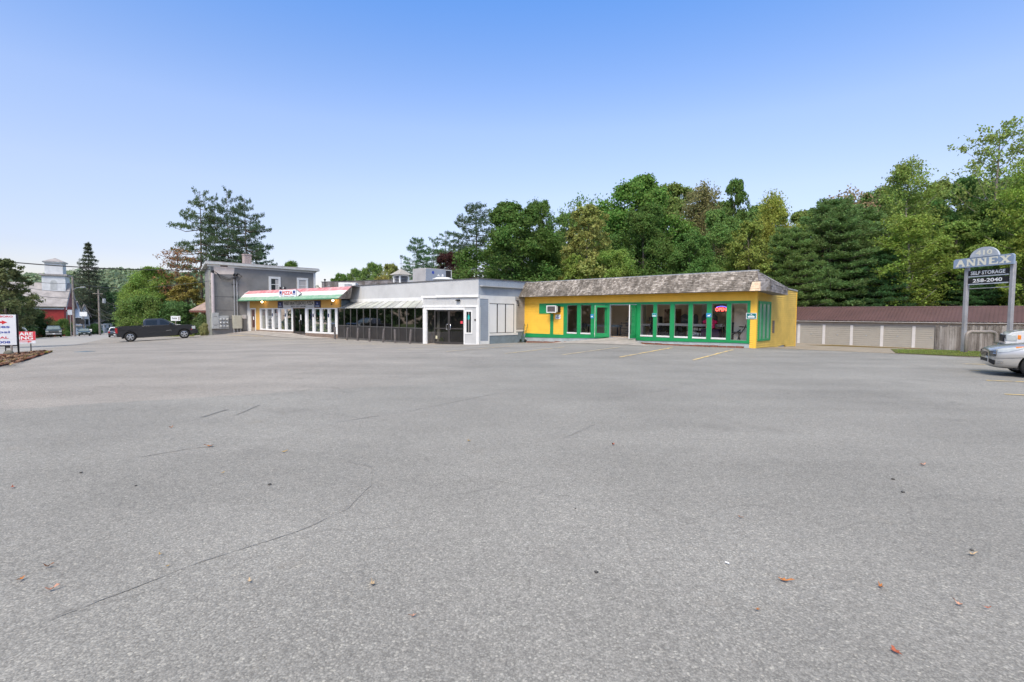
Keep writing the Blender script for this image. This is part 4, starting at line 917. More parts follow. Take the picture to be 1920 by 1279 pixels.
mb=MB();mb.prism([(*q,6.62) for q in rf],(0,0,.22));mb.build('roof_eave',paint('eave_white',(.55,.56,.55),.6,.12,2),hs)
rf2=[q+(q-c).normalized()*.45 for q in fp]
mb=MB();mb.prism([(*q,6.84) for q in rf2],(0,0,.08));mb.build('roof',mt['slate'],hs)
def hwin(s0,s1,z0,z1,pane,mat):
    mb=MB(Hf);t=.24;mb.box(s0,s0+t,.003,.07,z0,z1-t);mb.box(s1-t,s1,.003,.07,z0,z1-t);mb.box(s0,s1,.003,.075,z1-t,z1);mb.box(s0,s1,.003,.09,z0-.12,z0)
    w=mb.build('window',mt['white'],hs)
    MB(Hf).box(s0+t,s1-t,.004,.02,z0,z1-t).build('pane',mat,w)
    MB(Hf).box(s0+t,s1-t,.02,.04,(z0+z1-t)/2-.03,(z0+z1-t)/2+.03).build('meeting_rail',mt['white'],w);return w
w=hwin(2.27,3.55,4.2,5.70,1,mt['windowdark']);MB(Hf).box(2.98,3.28,.021,.025,4.25,5.4).build('curtain',mt['aptblinds'],w)
w=hwin(5.42,6.73,4.2,5.74,1,mt['aptblinds'])
mb=MB(Hf);mb.prism([(-3.22,.004,5.62),(-1.30,.004,5.70),(-1.22,.004,6.40),(-3.22,.004,6.40)],(0,.02,0));mb.build('bare_patch',mt['beige'],hs)
mb=MB(Hf);mb.box(-2.6,-1.9,.06,.065,6.44,6.56);mb.build('exposed_frieze',paint('rot_brown',(.12,.07,.06),.9),hs)
for z in (.9,1.9,3.3): 
    mb=MB(Hf);mb.box(-3.5,-.9,.002,.012,z,z+.03);mb.build('wall_seam',mt['dark'],hs)
# chimney
mb=MB(Hf);mb.box(.10,.83,-1.6,-.9,6.92,8.05);mb.box(.06,.87,-1.64,-.86,7.95,8.07);mb.build('chimney',paint('chimney_brick',(.40,.33,.31),.9,.3,9,40,.3),hs)
# conduits, meters, cabinets
for k,s in enumerate((-3.38,-1.34,-1.06)):
    e=empty('conduit',Hf@Vector((s,.1,1.4)),('thick pale conduit rising from the meter cabinet','left thin conduit rising from the beige cabinet','right thin conduit rising from the beige cabinet')[k],'pipe')
    MB(Hf).tube([(s,.12,(1.64,1.36,1.36)[k]),(s,.12,(5.75,5.5,5.5)[k])],(.15,.055,.055)[k],12).build('pipe',paint('conduit_pale',(.52,.46,.46),.5) if k==0 else mt['steel'],e)
    MB(Hf).tube([(s,.12,(5.75,5.5,5.5)[k]),(s+.02,.16,(5.9,5.7,5.7)[k]),(s+.05,.30,(5.95,5.75,5.75)[k])],[.17,.12,.08] if k==0 else [.07,.09,.07],10).build('weatherhead',mt['trim'],e)
    mb=MB(Hf)
    for z in (3.3,4.6): mb.box(s-.2,s+.2,.02,.09,z,z+.05)
    mb.build('strap',mt['dark'],e)
e=empty('meter_bank',Hf@Vector((-2.7,.1,-.03)),'grey electric meter cabinet with nine round meters on the grey house','meter cabinet')
MB(Hf).box(-3.55,-2.92,.004,.30,-.02,1.63).build('cabinet',mt['boxgray'],e,bevel=.015)
MB(Hf).box(-2.92,-1.95,.004,.24,-.04,1.33).build('meter_box',mt['boxgray'],e,bevel=.01)
mb=MB(Hf);mb.box(-3.5,-2.98,.301,.306,.42,.44);mb.box(-3.4,-3.1,.301,.307,1.22,1.26);mb.box(-3.4,-3.1,.301,.307,.30,.34);mb.build('label_strip',mt['mullion'],e)
for i in range(3):
    for j in range(3):
        s,z=-2.72+i*.31,.22+j*.36
        MB(Hf).lathe([(.001,.0),(.13,.0),(.13,.06),(.11,.13),(.05,.16),(.001,.16)],(s,.24,z),'y',14).build('meter',mt['steel'] if (i+j)%2 else mt['boxgray'],e,True)
e=empty('utility_cabinet',Hf@Vector((-1.15,.2,-.05)),'beige utility cabinet on three pipe legs beside the meters','cabinet')
MB(Hf).box(-1.57,-.72,.02,.50,-.04,1.36).build('box',mt['boxbeige'],e,bevel=.02)
mb=MB(Hf);mb.box(-1.5,-.79,.5,.515,.03,1.30);mb.build('door',mt['boxbeige'],e,bevel=.008)
for s in (-1.48,-1.15,-.82): MB(Hf).tube([(s,.28,-.65),(s,.28,-.03)],.055,10).build('leg',mt['steel'],e)
e=empty('junction_box',Hf@Vector((-.36,.1,1.02)),'small pale junction box on the dark wall near the side door','box')
MB(Hf).box(-.57,-.16,.01,.14,1.02,1.42).build('casing',paint('jbox',(.58,.55,.53),.5),e,bevel=.01);MB(Hf).tube([(-.5,.08,1.02),(-.5,.06,.1),(-.62,.06,-.3)],.02).build('cable',mt['trim'],e)
mb=MB(Hf)
for k in range(6):
    r=random.Random(k);mb.tube([(-3.33+.05*k,.3,5.95-.03*k),(-2.7,.25+.03*k,5.55-.08*k),(-1.9,.22,5.32-.05*k-.1*r.random()),(-1.4+.1*k,.22,5.4),(-1.33+.22*(k%2),.25,5.72)],.016,5)
for k in range(4):
    r=random.Random(k+9);mb.tube([(-1.35+.2*(k%2),.25,5.7),(-1.1+.4*r.random(),.35,5.9-.3*r.random()),(-.75+.2*r.random(),.3,5.55),(-1.0,.25,5.25-.1*k),(-1.5,.22,5.35)],.014,5)
solo(mb.build('service_cables',mt['trim'],None),'tangle of black service cables slung between the conduits on the grey house','cables')
# ramp-like walk in front of the pizza shop
mb=MB();G=[]
for v in np.linspace(0,1,6):
    row=[]
    for u in np.linspace(0,1,14):
        q=Z@Vector((np.interp(u,[0,1],[.2,16.6]),.03+2.4*v,0));zg=h(q.x,q.y)+.02
        row.append((q.x,q.y,max(zg,zg+(np.interp(u,[0,.3,.45,.7,1],[.0,.02,.2,.10,.14]))*(1-v))))
    G.append(row)
o=mb.grid(G).build('pavement',mt['concrete'],None,True);o['kind']='structure'
mb=MB();G=[]
for v in np.linspace(0,1,4):
    row=[]
    for u in np.linspace(0,1,14):
        q=Sf@Vector((np.interp(u,[0,1],[-3.8,12.6]),.32+1.7*v,0)) if u>.25 else Vf@Vector((np.interp(u,[0,.25],[.6,4.8]),.05+1.2*v,0));row.append((q.x,q.y,h(q.x,q.y)+.02))
    G.append(row)
# ================================================================== STORAGE UNITS
S0=(32.32,57.6);Tf=frame(S0,(1,-1),(-1,-1))
sb=empty('storage_building',(36,53.8,-1.3),'long storage building with taupe roll-up doors and maroon metal roof','storage building')
zf=-1.36
mb=MB(Tf);mb.box(-12,26,-.3,0,.80,1.26);mb.box(-12,26,-.3,-.06,-1.8,.82);mb.box(-12,26,-7,-6.9,-1.8,1.2);mb.box(-12.1,-12,-7,0,-1.8,1.2);mb.box(26,26.1,-7,0,-1.8,1.2);mb.build('wall',mt['garagewall'],sb)
x=0.08-2.62*4;k=0;doors=[]
xs=[-.05+2.615*i for i in range(-4,11)]
xs=[-10.4,-7.8,-5.2,-2.6,-.05,2.43,5.0,7.63,10.21,12.93,15.5,18.1,20.7,23.3]
for a,b in zip(xs[:-1],xs[1:]):
    d=MB(Tf)
    z=zf-.1
    while z<.75:
        zz=min(z+.21,.79);d.prism([(a+.13,-.05,z),(a+.13,-.02,z+.015),(a+.13,-.02,zz-.015),(a+.13,-.05,zz)],(b-a-.26,0,0));z+=.21
    d=d.build('roll_up_door',mt['garage'],sb)
    MB(Tf).box((a+b)/2-.06,(a+b)/2+.06,-.02,.015,-.30,-.22).build('handle',mt['steel'],d)
    MB(Tf).box(a+.13,b-.13,-.04,.0,.70,.80).build('header_shadow_strip',mt['mullion'],d) if 0 else None
for s in xs:
    MB(Tf).box(s-.13,s+.13,-.04,.03,-1.9,.80).build('post',mt['garagepost'],sb)
mb=MB(Tf);mb.box(-12.3,26.3,.28,.36,1.14,1.28);mb.build('gutter',mt['garagepost'],sb)
mb=MB(Tf)
ridge=(-3.4,2.72);eave=(.36,1.28)
mb.prism([(-12.3,eave[0],eave[1]),(-12.3,ridge[0],ridge[1]),(-12.3,-7.4,1.2),(-12.3,-7.4,1.1),(-12.3,eave[0],eave[1]-.1)],(38.6,0,0));mb.build('roof',mt['maroon'],sb)
mb=MB(Tf);s=-12.2
d=Vector((0,ridge[0]-eave[0],ridge[1]-eave[1]));n_=Vector((0,-d.z,d.y));n_=Vector((0,d.z,-d.y)).normalized()*1
up=Vector((0,.36,.94))
while s<26.3:
    e0,e1=Vector((s,*eave)),Vector((s,*ridge));mb.prism([e0,e0+Vector((.045,0,0)),e0+Vector((.045,0,0))+up*.05,e0+up*.05],d);s+=.305
mb.build('roof_rib',mt['maroon'],sb)
mb=MB(Tf);mb.tube([(-12.3,ridge[0],ridge[1]+.02),(26.3,ridge[0],ridge[1]+.02)],.07,6);mb.build('ridge_cap',mt['maroon'],sb)

# ================================================================== STORAGE SIGN, HOOP, FENCE
a0=(21.81,24.7);b0=(22.03,22.6)
Af=frame(a0,(b0[0]-a0[0],b0[1]-a0[1]),(-1,-.1))
an=empty('storage_sign',(21.92,23.6,h(21.9,23.6)),'tall two post annex self storage sign with arched blue top board','sign')
for s in (.0,2.05): MB(Af).box(s-.078,s+.078,-.078,.078,-.4,4.15).build('post',mt['steelpaint'],an,bevel=.02)
pts=[(-.52,.11,4.04),(2.22,.11,4.02),(2.22,.11,4.41),(2.14,.11,4.48),(-.43,.11,4.48),(-.52,.11,4.41)]
hb=MB(Af).prism(pts,(0,.09,0)).build('head_board',mt['signblue'],an)
arc=[(.92+.66*math.cos(t),.115,4.44+.48*math.sin(t)) for t in np.linspace(0,PI,20)]
MB(Af).prism(arc,(0,.085,0)).build('arched_top',mt['signpale'],an)
# slab-serif letters
def slab(name,word,x0,x1,z,hgt,mat,parent,out):
    SH={'A':([(-.5,0),(-.13,1),(.13,1),(.5,0),(.26,0),(.14,.36),(-.14,.36),(-.26,0)],[(-.58,-.18),(.18,.58)],[]),
        'N':([(-.42,0),(-.42,1),(-.16,1),(.24,.36),(.24,1),(.42,1),(.42,0),(.2,0),(-.24,.68),(-.24,0)],[(-.55,-.12)],[(-.55,-.1),(.1,.56)]),
        'E':([(-.4,0),(-.4,1),(.42,1),(.42,.70),(.32,.70),(.28,.86),(-.14,.86),(-.14,.58),(.12,.58),(.12,.42),(-.14,.42),(-.14,.14),(.30,.14),(.36,.32),(.46,.32),(.46,0)],[(-.5,-.1)],[(-.5,-.1)]),
        'X':([(-.5,0),(-.14,.5),(-.48,1),(-.18,1),(.02,.68),(.22,1),(.48,1),(.15,.52),(.52,0),(.2,0),(-.01,.33),(-.24,0)],[(-.6,-.12),(.1,.62)],[(-.58,-.08),(.1,.58)])}
    mb=MB(Af);n=len(word);st=(x1-x0)/n
    for k,c in enumerate(word):
        cx=x0+st*(k+.5);o,bs,ts=SH[c];w=st*.92
        mb.poly([(cx+x*w,out,z+y*hgt) for x,y in o])
        for (p,q) in bs: mb.poly([(cx+p*w*.86,out+.0015,z),(cx+q*w*.86,out+.0015,z),(cx+q*w*.86,out+.0015,z+.12*hgt),(cx+p*w*.86,out+.0015,z+.12*hgt)])
        for (p,q) in ts: mb.poly([(cx+p*w*.86,out+.0015,z+.88*hgt),(cx+q*w*.86,out+.0015,z+.88*hgt),(cx+q*w*.86,out+.0015,z+hgt),(cx+p*w*.86,out+.0015,z+hgt)])
    return mb.build(name,mat,parent,rec=False)
slab('lettering','ANNEX',-.42,2.12,4.09,.33,mt['creamprint'],hb,.205)
text('house_number','410',Af,.92,4.55,.23,mt['creamprint'],an,out=.206,width=.76,bold=.03,flip=False)
for z0,tx,w,hg in ((3.62,'SELF STORAGE',1.55,.17),(3.26,'258-2040',1.32,.17)):
    p=MB(Af).box(.11,1.90,.0,.05,z0,z0+.26).build('name_board',mt['navy'] if 0 else mt['black'],an)
    MB(Af).box(.11,1.90,.0,.055,z0-.05,z0-.001).build('board_edge',mt['signpale'],p)
    text('lettering',tx,Af,1.0,z0+.05,hg,mt['whiteprint'],p,out=.056,width=w,bold=.025,flip=False)
for z in (3.70,3.38,3.02): MB(Af).box(.095,1.955,-.03,.0,z,z+.035).build('crossbar',mt['steel'],an)
hp=[(21.35,24.05),(22.72,23.95)]
z=h(21.9,24)
mb=MB();r=.12
pts=[(21.32,24.0,z-.3),(21.32,24.0,z+.80)]+[(21.32+.2-.2*math.cos(t),24.0,z+.80+.2*math.sin(t)) for t in (.5,1.05,1.57)]+[(22.5+.2*math.sin(t),24.0,z+.80+.2*math.cos(t)) for t in (0,.5,1.05,1.57)]+[(22.7,24.0,z-.3)]
solo(mb.tube(pts,.075,12).build('guard_rail',paint('rail_taupe',(.27,.235,.21),.5,.15,3),None,True),'grey bent pipe guard hoop in the grass beside the sign post','guard rail')
# stockade fence
def fence(name,A_,B_,hgt,mat,label,pw=.14,point=True,seed=1,rail=True,fz=None):
    A_,B_=Vector(A_),Vector(B_);L=(B_-A_).length;d=(B_-A_).normalized();out=Vector((d.y,-d.x))
    if out.dot(A_)>0: out=-out
    M=frame(A_,d,out);r=random.Random(seed)
    e=empty(name,(*(A_.lerp(B_,.5)),h(*(A_.lerp(B_,.5)))),label,'fence')
    mb=MB(M);s=0
    while s<L:
        w=pw*r.uniform(.8,1.1);p=A_+d*s;z=h(p.x,p.y)-.1;t=z+.1+(hgt if not fz else fz(s))+r.uniform(-.05,.04);o=r.uniform(0,.02)
        if point: o=r.uniform(0,.03);mb.prism([(s,o,z),(s+w*.94,o,z),(s+w*.94,o,t-.07),(s+w*.5,o,t),(s,o,t-.07)],(0,-.022,0))
        else: mb.box(s,s+w*.96,o-.02,o,z,t)
        s+=w
    mb.build('picket_panel',mat,e)
    if rail:
        for zz in (.35,hgt-.3):
            mb=MB(M)
            n=max(1,int(L/2.4))
            for k in range(n):
                p,q=A_+d*(L*k/n),A_+d*(L*(k+1)/n);mb.prism([(L*k/n,-.025,h(*p)+zz),(L*(k+1)/n,-.025,h(*q)+zz),(L*(k+1)/n,-.025,h(*q)+zz+.09),(L*k/n,-.025,h(*p)+zz+.09)],(0,-.05,0))
            mb.build('rail',mat,e)
    n=max(1,int(L/2.4))
    for k in range(n+1):
        p=A_+d*(L*k/n);MB(M).box(L*k/n-.05,L*k/n+.05,-.13,-.03,h(*p)-.2,h(*p)+hgt+(.0 if point else .12)).build('post',mat,e)
    return e
fence('stockade_fence',(23.15,27.9),(31.2,26.3),1.34,mt['wood'],'weathered grey stockade fence of pointed pickets behind the storage sign',.135,fz=lambda s:1.34+.03*s)
e=fence('board_fence',(-45,67.0),(-33.3,58.5),2.2,mt['woodfence'],'brown board fence behind the dark pickup truck',.3,False,2)
# small sign on the brown fence
x,y=(329.5-960)/960*56,56
z=1.65-(592.5-585.5)/960*56
e=empty('parking_sign',(x,y,h(x,y)),'small white sign with dark lettering on a post by the brown fence','sign')
Mp=frame((x,y),(-1,-.3),(.3,-1))
MB(Mp).box(-.45,.45,0,.02,z-.52,z).build('board',mt['signwhite'],e)
MB(Mp).box(-.02,.06,-.08,-.005,h(x,y)-.2,z).build('post',mt['pole'],e)
text('lettering','PARK',Mp,.08,z-.36,.2,mt['blackprint'],e,out=.024,width=.50,bold=.02)
MB(Mp).box(-.38,-.25,.021,.024,z-.44,z-.08).build('print',mt['taupe'],e)
# ================================================================== ROADSIDE SIGNS AT LEFT
A1=(-21.27,22.05);z0=h(*A1)
Lf=frame(A1,(-.86,-.50),(.50,-.86))
e=empty('roadside_sign',(-21.6,21.6,z0),'white roadside sign board with arrow and blue and red lettering on dark legs','sign')
ZT=1.65-(589.5-583.0)/960*22;
W=1.9
zt=1.50;zb_=.20
MB(Lf).box(.06,W,.0,.05,zb_,zt).build('board',mt['signwhite'],e)
mb=MB(Lf);mb.prism([(.02,-.06,z0-.15),(.07,-.06,z0-.15),(.07,.0,zt+.02),(.0,.0,zt+.02)],(0,-.06,0));mb.build('leg',mt['black'],e)
mb=MB(Lf);mb.prism([(.20,.05,z0-.15),(.26,.05,z0-.15),(.26,.0,zb_),(.20,.0,zb_)],(0,.05,0));mb.build('leg',mt['pole'],e)
MB(Lf).box(W-.06,W,-.06,-.001,z0-.15,zt).build('leg',mt['black'],e)
MB(Lf).box(.06,W,-.05,-.001,zb_-.06,zb_-.005).build('bottom_rail',mt['dark'],e)
def lt(nm,s,z,hg,w,mat,right):
    text(nm,s,Lf,right+w/2,z,hg,mat,e,out=.055,width=w,bold=.025)
lt('shop_name','WEST BRATTLEBORO',1.38,.075,1.45,mt['redprint'],.15)
lt('shop_name','PIZZA',1.26,.085,.62,mt['redprint'],.58)
mb=MB(Lf);mb.prism([(1.7,.052,1.14),(.50,.052,1.14),(.50,.052,1.085),(.33,.052,1.175),(.50,.052,1.265-.01),(.50,.052,1.21),(1.7,.052,1.21)],(0,.003,0));mb.build('arrow',mt['red'],e)
lt('menu_line','Slices',.93,.12,.72,mt['blueprint'],.26)
lt('menu_line','Pepsi',.68,.13,.70,mt['blueprint'],.26)
lt('menu_line','SPECIAL',.47,.10,.82,mt['redprint'],.31)
lt('phone_number','257-0008',.275,.10,.98,mt['blueprint'],.26)
for k,(x,y,sz) in enumerate(((-21.35,21.65,.17),(-22.0,21.2,.2))):
    z=h(x,y)
    mb=MB();r=random.Random(k);prof=[(.01,-.1),(sz*.9,0),(sz*1.05,sz*.5),(sz*.8,sz*1.1),(sz*.35,sz*1.35),(.01,sz*1.38)]
    mb.lathe(prof,(x,y,z),'z',9)
    for i in range(len(mb.v)): mb.v[i]=mb.v[i]+Vector((r.uniform(-.03,.03),r.uniform(-.03,.03),r.uniform(-.02,.02)))
    solo(mb.build('boulder',paint('boulder_stone',(.13,.125,.10),.9,.3,4,20,.4),None,True),('round grey boulder under the roadside sign near its right leg','flat dark boulder under the roadside sign at the picture edge')[k],'boulder')
A2=(-24.36,26.15);Hf2=frame(A2,(-.86,-.50),(.50,-.86));zz=h(*A2)
e=empty('hiring_sign',(*A2,zz),'white hiring sign with red lettering and arrow next to the roadside sign','sign')
MB(Hf2).box(.0,1.35,0,.03,.02,.62).build('board',mt['signwhite'],e)
MB(Hf2).box(.0,1.35,.031,.034,.17,.62).build('red_ground',mt['redprint'],e)
text('lettering','WE ARE',Hf2,.62,.42,.16,mt['whiteprint'],e,out=.04,width=1.05,bold=.03)
text('lettering','HIRING',Hf2,.62,.21,.18,mt['whiteprint'],e,out=.04,width=1.05,bold=.03)
mb=MB(Hf2);mb.prism([(1.2,.032,.085),(.3,.032,.085),(.3,.032,.05),(.12,.032,.10),(.3,.032,.15),(.3,.032,.115),(1.2,.032,.115)],(0,.004,0));mb.build('arrow',mt['red'],e)
for s in (.2,1.15): MB(Hf2).box(s-.02,s+.02,-.03,-.001,zz-.2,.6).build('stake',mt['black'],e)

# ================================================================== VEHICLES
def arch(cx,r,z0,n=9,rev=False):
    dz=z0-r*.0
    a=[(cx+r*math.cos(t),z0+ (r)*math.sin(t)) for t in np.linspace(0,PI,n)]
    return a if not rev else a[::-1]
def vehicle(name,label,cat,loc,head,S,paintmat,group=None):
    """S: body outline, glasshouse outline, axles, wheel radius, width ...; x forward, y left, z up"""
    R=S['r'];W=S['w']/2
    ca,sa=math.cos(head),math.sin(head)
    ax=S['axles'];f=Vector((loc[0]+ca*ax[1],loc[1]+sa*ax[1]));r_=Vector((loc[0]+ca*ax[0],loc[1]+sa*ax[0]))
    zf_,zr=h(*f),h(*r_);pitch=math.atan2(zf_-zr,ax[1]-ax[0]);z0=zr-math.tan(pitch)*ax[0]+.004
    M=Matrix.Translation((loc[0],loc[1],z0))@Matrix.Rotation(head,4,'Z')@Matrix.Rotation(-pitch,4,'Y')
    e=empty(name,(loc[0],loc[1],z0),label,cat,group)
    mb=MB(M);bl=S['body']
    mb.prism([(x,-W,z) for x,z in bl],(0,2*W,0))
    if S.get('bed'):
        x0,x1,zt,zlow=S['bed']
        mb.box(x0,x1,-W,-W+.09,zlow,zt);mb.box(x0,x1,W-.09,W,zlow,zt);mb.box(x0,x0+.07,-W+.09,W-.09,zlow,zt)
    mb.build('body',paintmat,e,bevel=S.get('bev',.045))
    MB(M).box(ax[0]-.6,ax[1]+.6,-W+.22,W-.22,R*.75,R*2.3).build('underbody',mt['trim'],e)
    # glasshouse
    gh=S['cab'];zt=max(z for x,z in gh);zl=min(z for x,z in gh);wt=S['wt']/2
    def yy(z): return np.interp(z,[zl,zt],[W-.03,wt])
    mb=MB(M);n=len(gh)
    a=[mb.V((x,-yy(z),z)) for x,z in gh];b=[mb.V((x,yy(z),z)) for x,z in gh]
    mb.f.append(a);mb.f.append(b[::-1])
    for k in range(n): mb.f.append([a[k],a[(k+1)%n],b[(k+1)%n],b[k]])
    mb.build('cab',S.get('cabmat',paintmat),e,bevel=.05)
    for win in S['win']:
        for sg in (-1,1):
            MB(M).prism([(x,sg*(yy(z)+.004),z) for x,z in win],(0,sg*.006,0)).build('side_window',mt['carglass'],e)
    for nm,(p,q),mat,ins in S['ends']:
        # end glass between two profile points
        d=Vector((q[0]-p[0],0,q[1]-p[1]));nrm=Vector((d.z,0,-d.x)).normalized()
        if nrm.x*(1 if nm=='windscreen' else -1)<0:nrm=-nrm
        P_=[Vector((p[0],0,p[1]))+d*.10,Vector((p[0],0,p[1]))+d*.90]
        qd=[(P_[0].x,-yy(P_[0].z)+ins,P_[0].z),(P_[0].x,yy(P_[0].z)-ins,P_[0].z),(P_[1].x,yy(P_[1].z)-ins,P_[1].z),(P_[1].x,-yy(P_[1].z)+ins,P_[1].z)]
        MB(M).prism([Vector(t)+nrm*.004 for t in qd],nrm*.008).build(nm,mat,e)
    for x in ax:
        for sg in (-1,1):
            y0=sg*(W-.13)
            c=(x,y0,R)
            prof=[(R*.62,-.11),(R*.94,-.11),(R,-.07),(R,.07),(R*.94,.11),(R*.62,.11)]
            w=MB(M).lathe(prof,c,'y',28).build('wheel',mt['tyre'],e,True)
            mb=MB(M);o=sg*.112
            mb.lathe([(R*.60,o-sg*.06),(R*.64,o),(R*.57,o+sg*.006),(R*.55,o-sg*.03)],c,'y',24,True)
            ns=S.get('spokes',5)
            for k in range(ns):
                t=2*PI*k/ns+.3;u=Vector((math.cos(t),0,math.sin(t)));v=Vector((-u.z,0,u.x))
                cc=Vector(c)+Vector((0,o-sg*.02,0))
                mb.prism([cc+u*R*.1-v*R*.10,cc+u*R*.58-v*R*.13,cc+u*R*.58+v*R*.13,cc+u*R*.1+v*R*.10],(0,sg*.02,0))
            mb.lathe([(.01,o-sg*.03),(R*.16,o-sg*.02),(R*.14,o+sg*.012),(.01,o+sg*.015)],c,'y',14)
            mb.build('rim',mt['rim'],w)
            MB(M).lathe([(.01,-.10),(R*.63,-.10),(R*.63,.04),(.01,.04)],(x,y0-sg*.02,R),'y',20).build('wheel_well_disc',mt['trim'],w)
    for nm,box,mat in S['bits']:
        x0,x1,y0,y1,z0_,z1_=box
        for sg in ((-1,1) if y0>0 else (1,)):
            ya,yb=sorted((sg*y0,sg*y1)) if y0>0 else (y0,y1)
            MB(M).box(x0,x1,ya,yb,z0_,z1_).build(nm,mat,e,bevel=.02 if min(x1-x0,yb-ya,z1_-z0_)>.05 else .004)
    if S.get('doorlines'):
        mb=MB(M)
        for x,za,zb2 in S['doorlines']:
            for sg in (-1,1): mb.box(x-.008,x+.008,*sorted((sg*(W-.005),sg*(W+.003))),za,zb2)
        mb.build('door_gap',mt['trim'],e)
    return e,M
def pickup(L=5.85,rim=5,W=2.0):
    k=L/5.85
    body=[(-2.86,.60),(-2.92,1.0),(-2.90,1.02),(-1.12,1.02),(-1.10,1.30),(1.15,1.27),(2.30,1.22),(2.70,1.14),(2.82,1.02),(2.86,.62),(2.82,.42),(2.44,.40)]
    body+=[(1.92+.49*math.cos(t),.40+.49*math.sin(t)) for t in np.linspace(.05,PI-.05,11)]+[(1.38,.36),(-1.40,.36)]
    body+=[(-1.95+.49*math.cos(t),.40+.49*math.sin(t)) for t in np.linspace(.05,PI-.05,11)]+[(-2.5,.44),(-2.80,.46)]
    cab=[(-1.02,1.27),(-.95,1.80),(-.80,1.89),(.28,1.89),(.50,1.84),(1.36,1.26)]
    win=[[(-.80,1.35),(-.77,1.72),(-.70,1.75),(.00,1.75),(.00,1.35)],[(.22,1.35),(.22,1.75),(.38,1.75),(.46,1.72),(.98,1.36)]]
    return dict(r=.40,w=W,wt=1.52,axles=(-1.95,1.92),body=body,cab=cab,win=win,bed=(-2.92,-1.1,1.31,.95),spokes=rim,
        ends=[('windscreen',((1.36,1.26),(.50,1.84)),mt['carglasspale'],.10),('rear_window',((-1.02,1.27),(-.95,1.80)),mt['carglass'],.12)],
        doorlines=[(.13,.50,1.30),(1.12,.50,1.26),(-1.08,.50,1.30)])
dark=carpaint('pickup_black',(.006,.007,.010),0)
S=pickup();W=1.0
S['bits']=[('front_bumper',(2.72,2.97,-.97,.97,.42,.72),mt['trim']),('rear_bumper',(-3.06,-2.84,-.95,.95,.50,.70),mt['chrome']),
 ('headlight',(2.52,2.80,.66,1.006,.82,1.08),mt['lamp']),('turn_signal',(2.46,2.54,.80,1.008,.72,.84),mt['redlamp']),('taillight',(-2.935,-2.76,.78,1.006,.78,1.22),mt['redlamp']),
 ('side_mirror',(.88,1.04,1.0,1.24,1.28,1.46),mt['trim']),('door_handle',(.25,.42,.985,1.02,1.10,1.14),mt['trim']),('door_handle',(-.90,-.73,.985,1.02,1.10,1.14),mt['trim']),
 ('side_moulding',(-.7,1.05,.995,1.012,.66,.72),mt['trim']),('grille',(2.80,2.87,-.66,.66,.78,1.04),mt['trim']),('running_board',(-1.1,1.3,.86,1.04,.30,.37),mt['trim']),('badge',(.62,1.0,1.0,1.004,.80,.83),mt['chrome']),
 ('bed_rail_cap',(-2.9,-1.12,.90,1.004,1.312,1.335),mt['trim'])]
vehicle('pickup_truck','black four door pickup parked side on by the grey house','pickup truck',(-31.3,45.3),math.radians(34),S,dark)
S=pickup(L=5.6)
S['bits']=[('bumper',(2.76,3.0,-.96,.96,.44,.70),mt['chrome']),('headlight',(2.70,2.85,.62,.98,.84,1.06),mt['lamp']),('grille',(2.80,2.88,-.60,.60,.76,1.06),mt['trim']),('grille_bar',(2.88,2.90,-.60,.60,.90,.95),mt['chrome']),
 ('side_mirror',(.88,1.04,1.0,1.26,1.28,1.48),mt['trim']),('licence_plate',(3.0,3.01,-.16,.16,.50,.64),mt['signwhite'])]
vehicle('oncoming_pickup','dark green pickup with chrome bumper driving toward the lot','pickup truck',(-76.6,85.5),math.radians(-48),S,carpaint('pickup_green',(.035,.05,.05),.4))
def carS(L=4.5,H=1.45,suv=False,W=1.78):
    zb_=.95 if not suv else 1.02;c=.34
    body=[(-2.2,.45),(-2.25,.75),(-2.15,zb_-.02),(-1.2,zb_+.03),(.9,zb_),(1.75,zb_-.12),(2.12,zb_-.26),(2.24,.55),(2.2,.30),(1.82,.26)]
    body+=[(1.38+.38*math.cos(t),.32+.38*math.sin(t)) for t in np.linspace(.05,PI-.05,9)]+[(.95,.24),(-.9,.24)]
    body+=[(-1.32+.38*math.cos(t),.32+.38*math.sin(t)) for t in np.linspace(.05,PI-.05,9)]+[(-1.75,.28),(-2.15,.32)]
    if suv:
        cab=[(-2.14,zb_-.02),(-1.95,H-.10),(-1.7,H),(.05,H),(.25,H-.04),(1.05,zb_-.02)]
        win=[[(-1.75,zb_+.05),(-1.68,H-.15),(-.75,H-.12),(-.75,zb_+.05)],[(-.65,zb_+.05),(-.65,H-.12),(.12,H-.12),(.72,zb_+.05)]]
        ends=[('windscreen',((1.05,zb_-.02),(.25,H-.04)),mt['carglasspale'],.08),('rear_window',((-2.14,zb_-.02),(-1.95,H-.10)),mt['carglass'],.08)]
    else:
        cab=[(-1.75,zb_),(-1.05,H-.04),(-.8,H),(.1,H),(.3,H-.04),(1.1,zb_-.03)]
        win=[[(-1.30,zb_+.06),(-.9,H-.12),(-.42,H-.09),(-.42,zb_+.06)],[(-.34,zb_+.06),(-.34,H-.09),(.15,H-.10),(.72,zb_+.06)]]
        ends=[('windscreen',((1.1,zb_-.03),(.3,H-.04)),mt['carglasspale'],.08),('rear_window',((-1.75,zb_),(-1.05,H-.04)),mt['carglass'],.08)]
    return dict(r=.32 if not suv else .35,w=W,wt=1.25,axles=(-1.32,1.38),body=body,cab=cab,win=win,ends=ends,spokes=6,doorlines=[(-.38,.35,zb_),(.85,.4,zb_-.02),(-1.2,.6,zb_)])
S=carS();S['bits']=[('headlight',(2.02,2.20,.52,.86,.58,.72),mt['lamp']),('grille',(2.20,2.25,-.45,.45,.50,.64),mt['trim']),('licence_plate',(2.25,2.26,-.16,.16,.38,.48),mt['signwhite']),('side_mirror',(.55,.70,.89,1.05,.96,1.08),mt['trim'])]
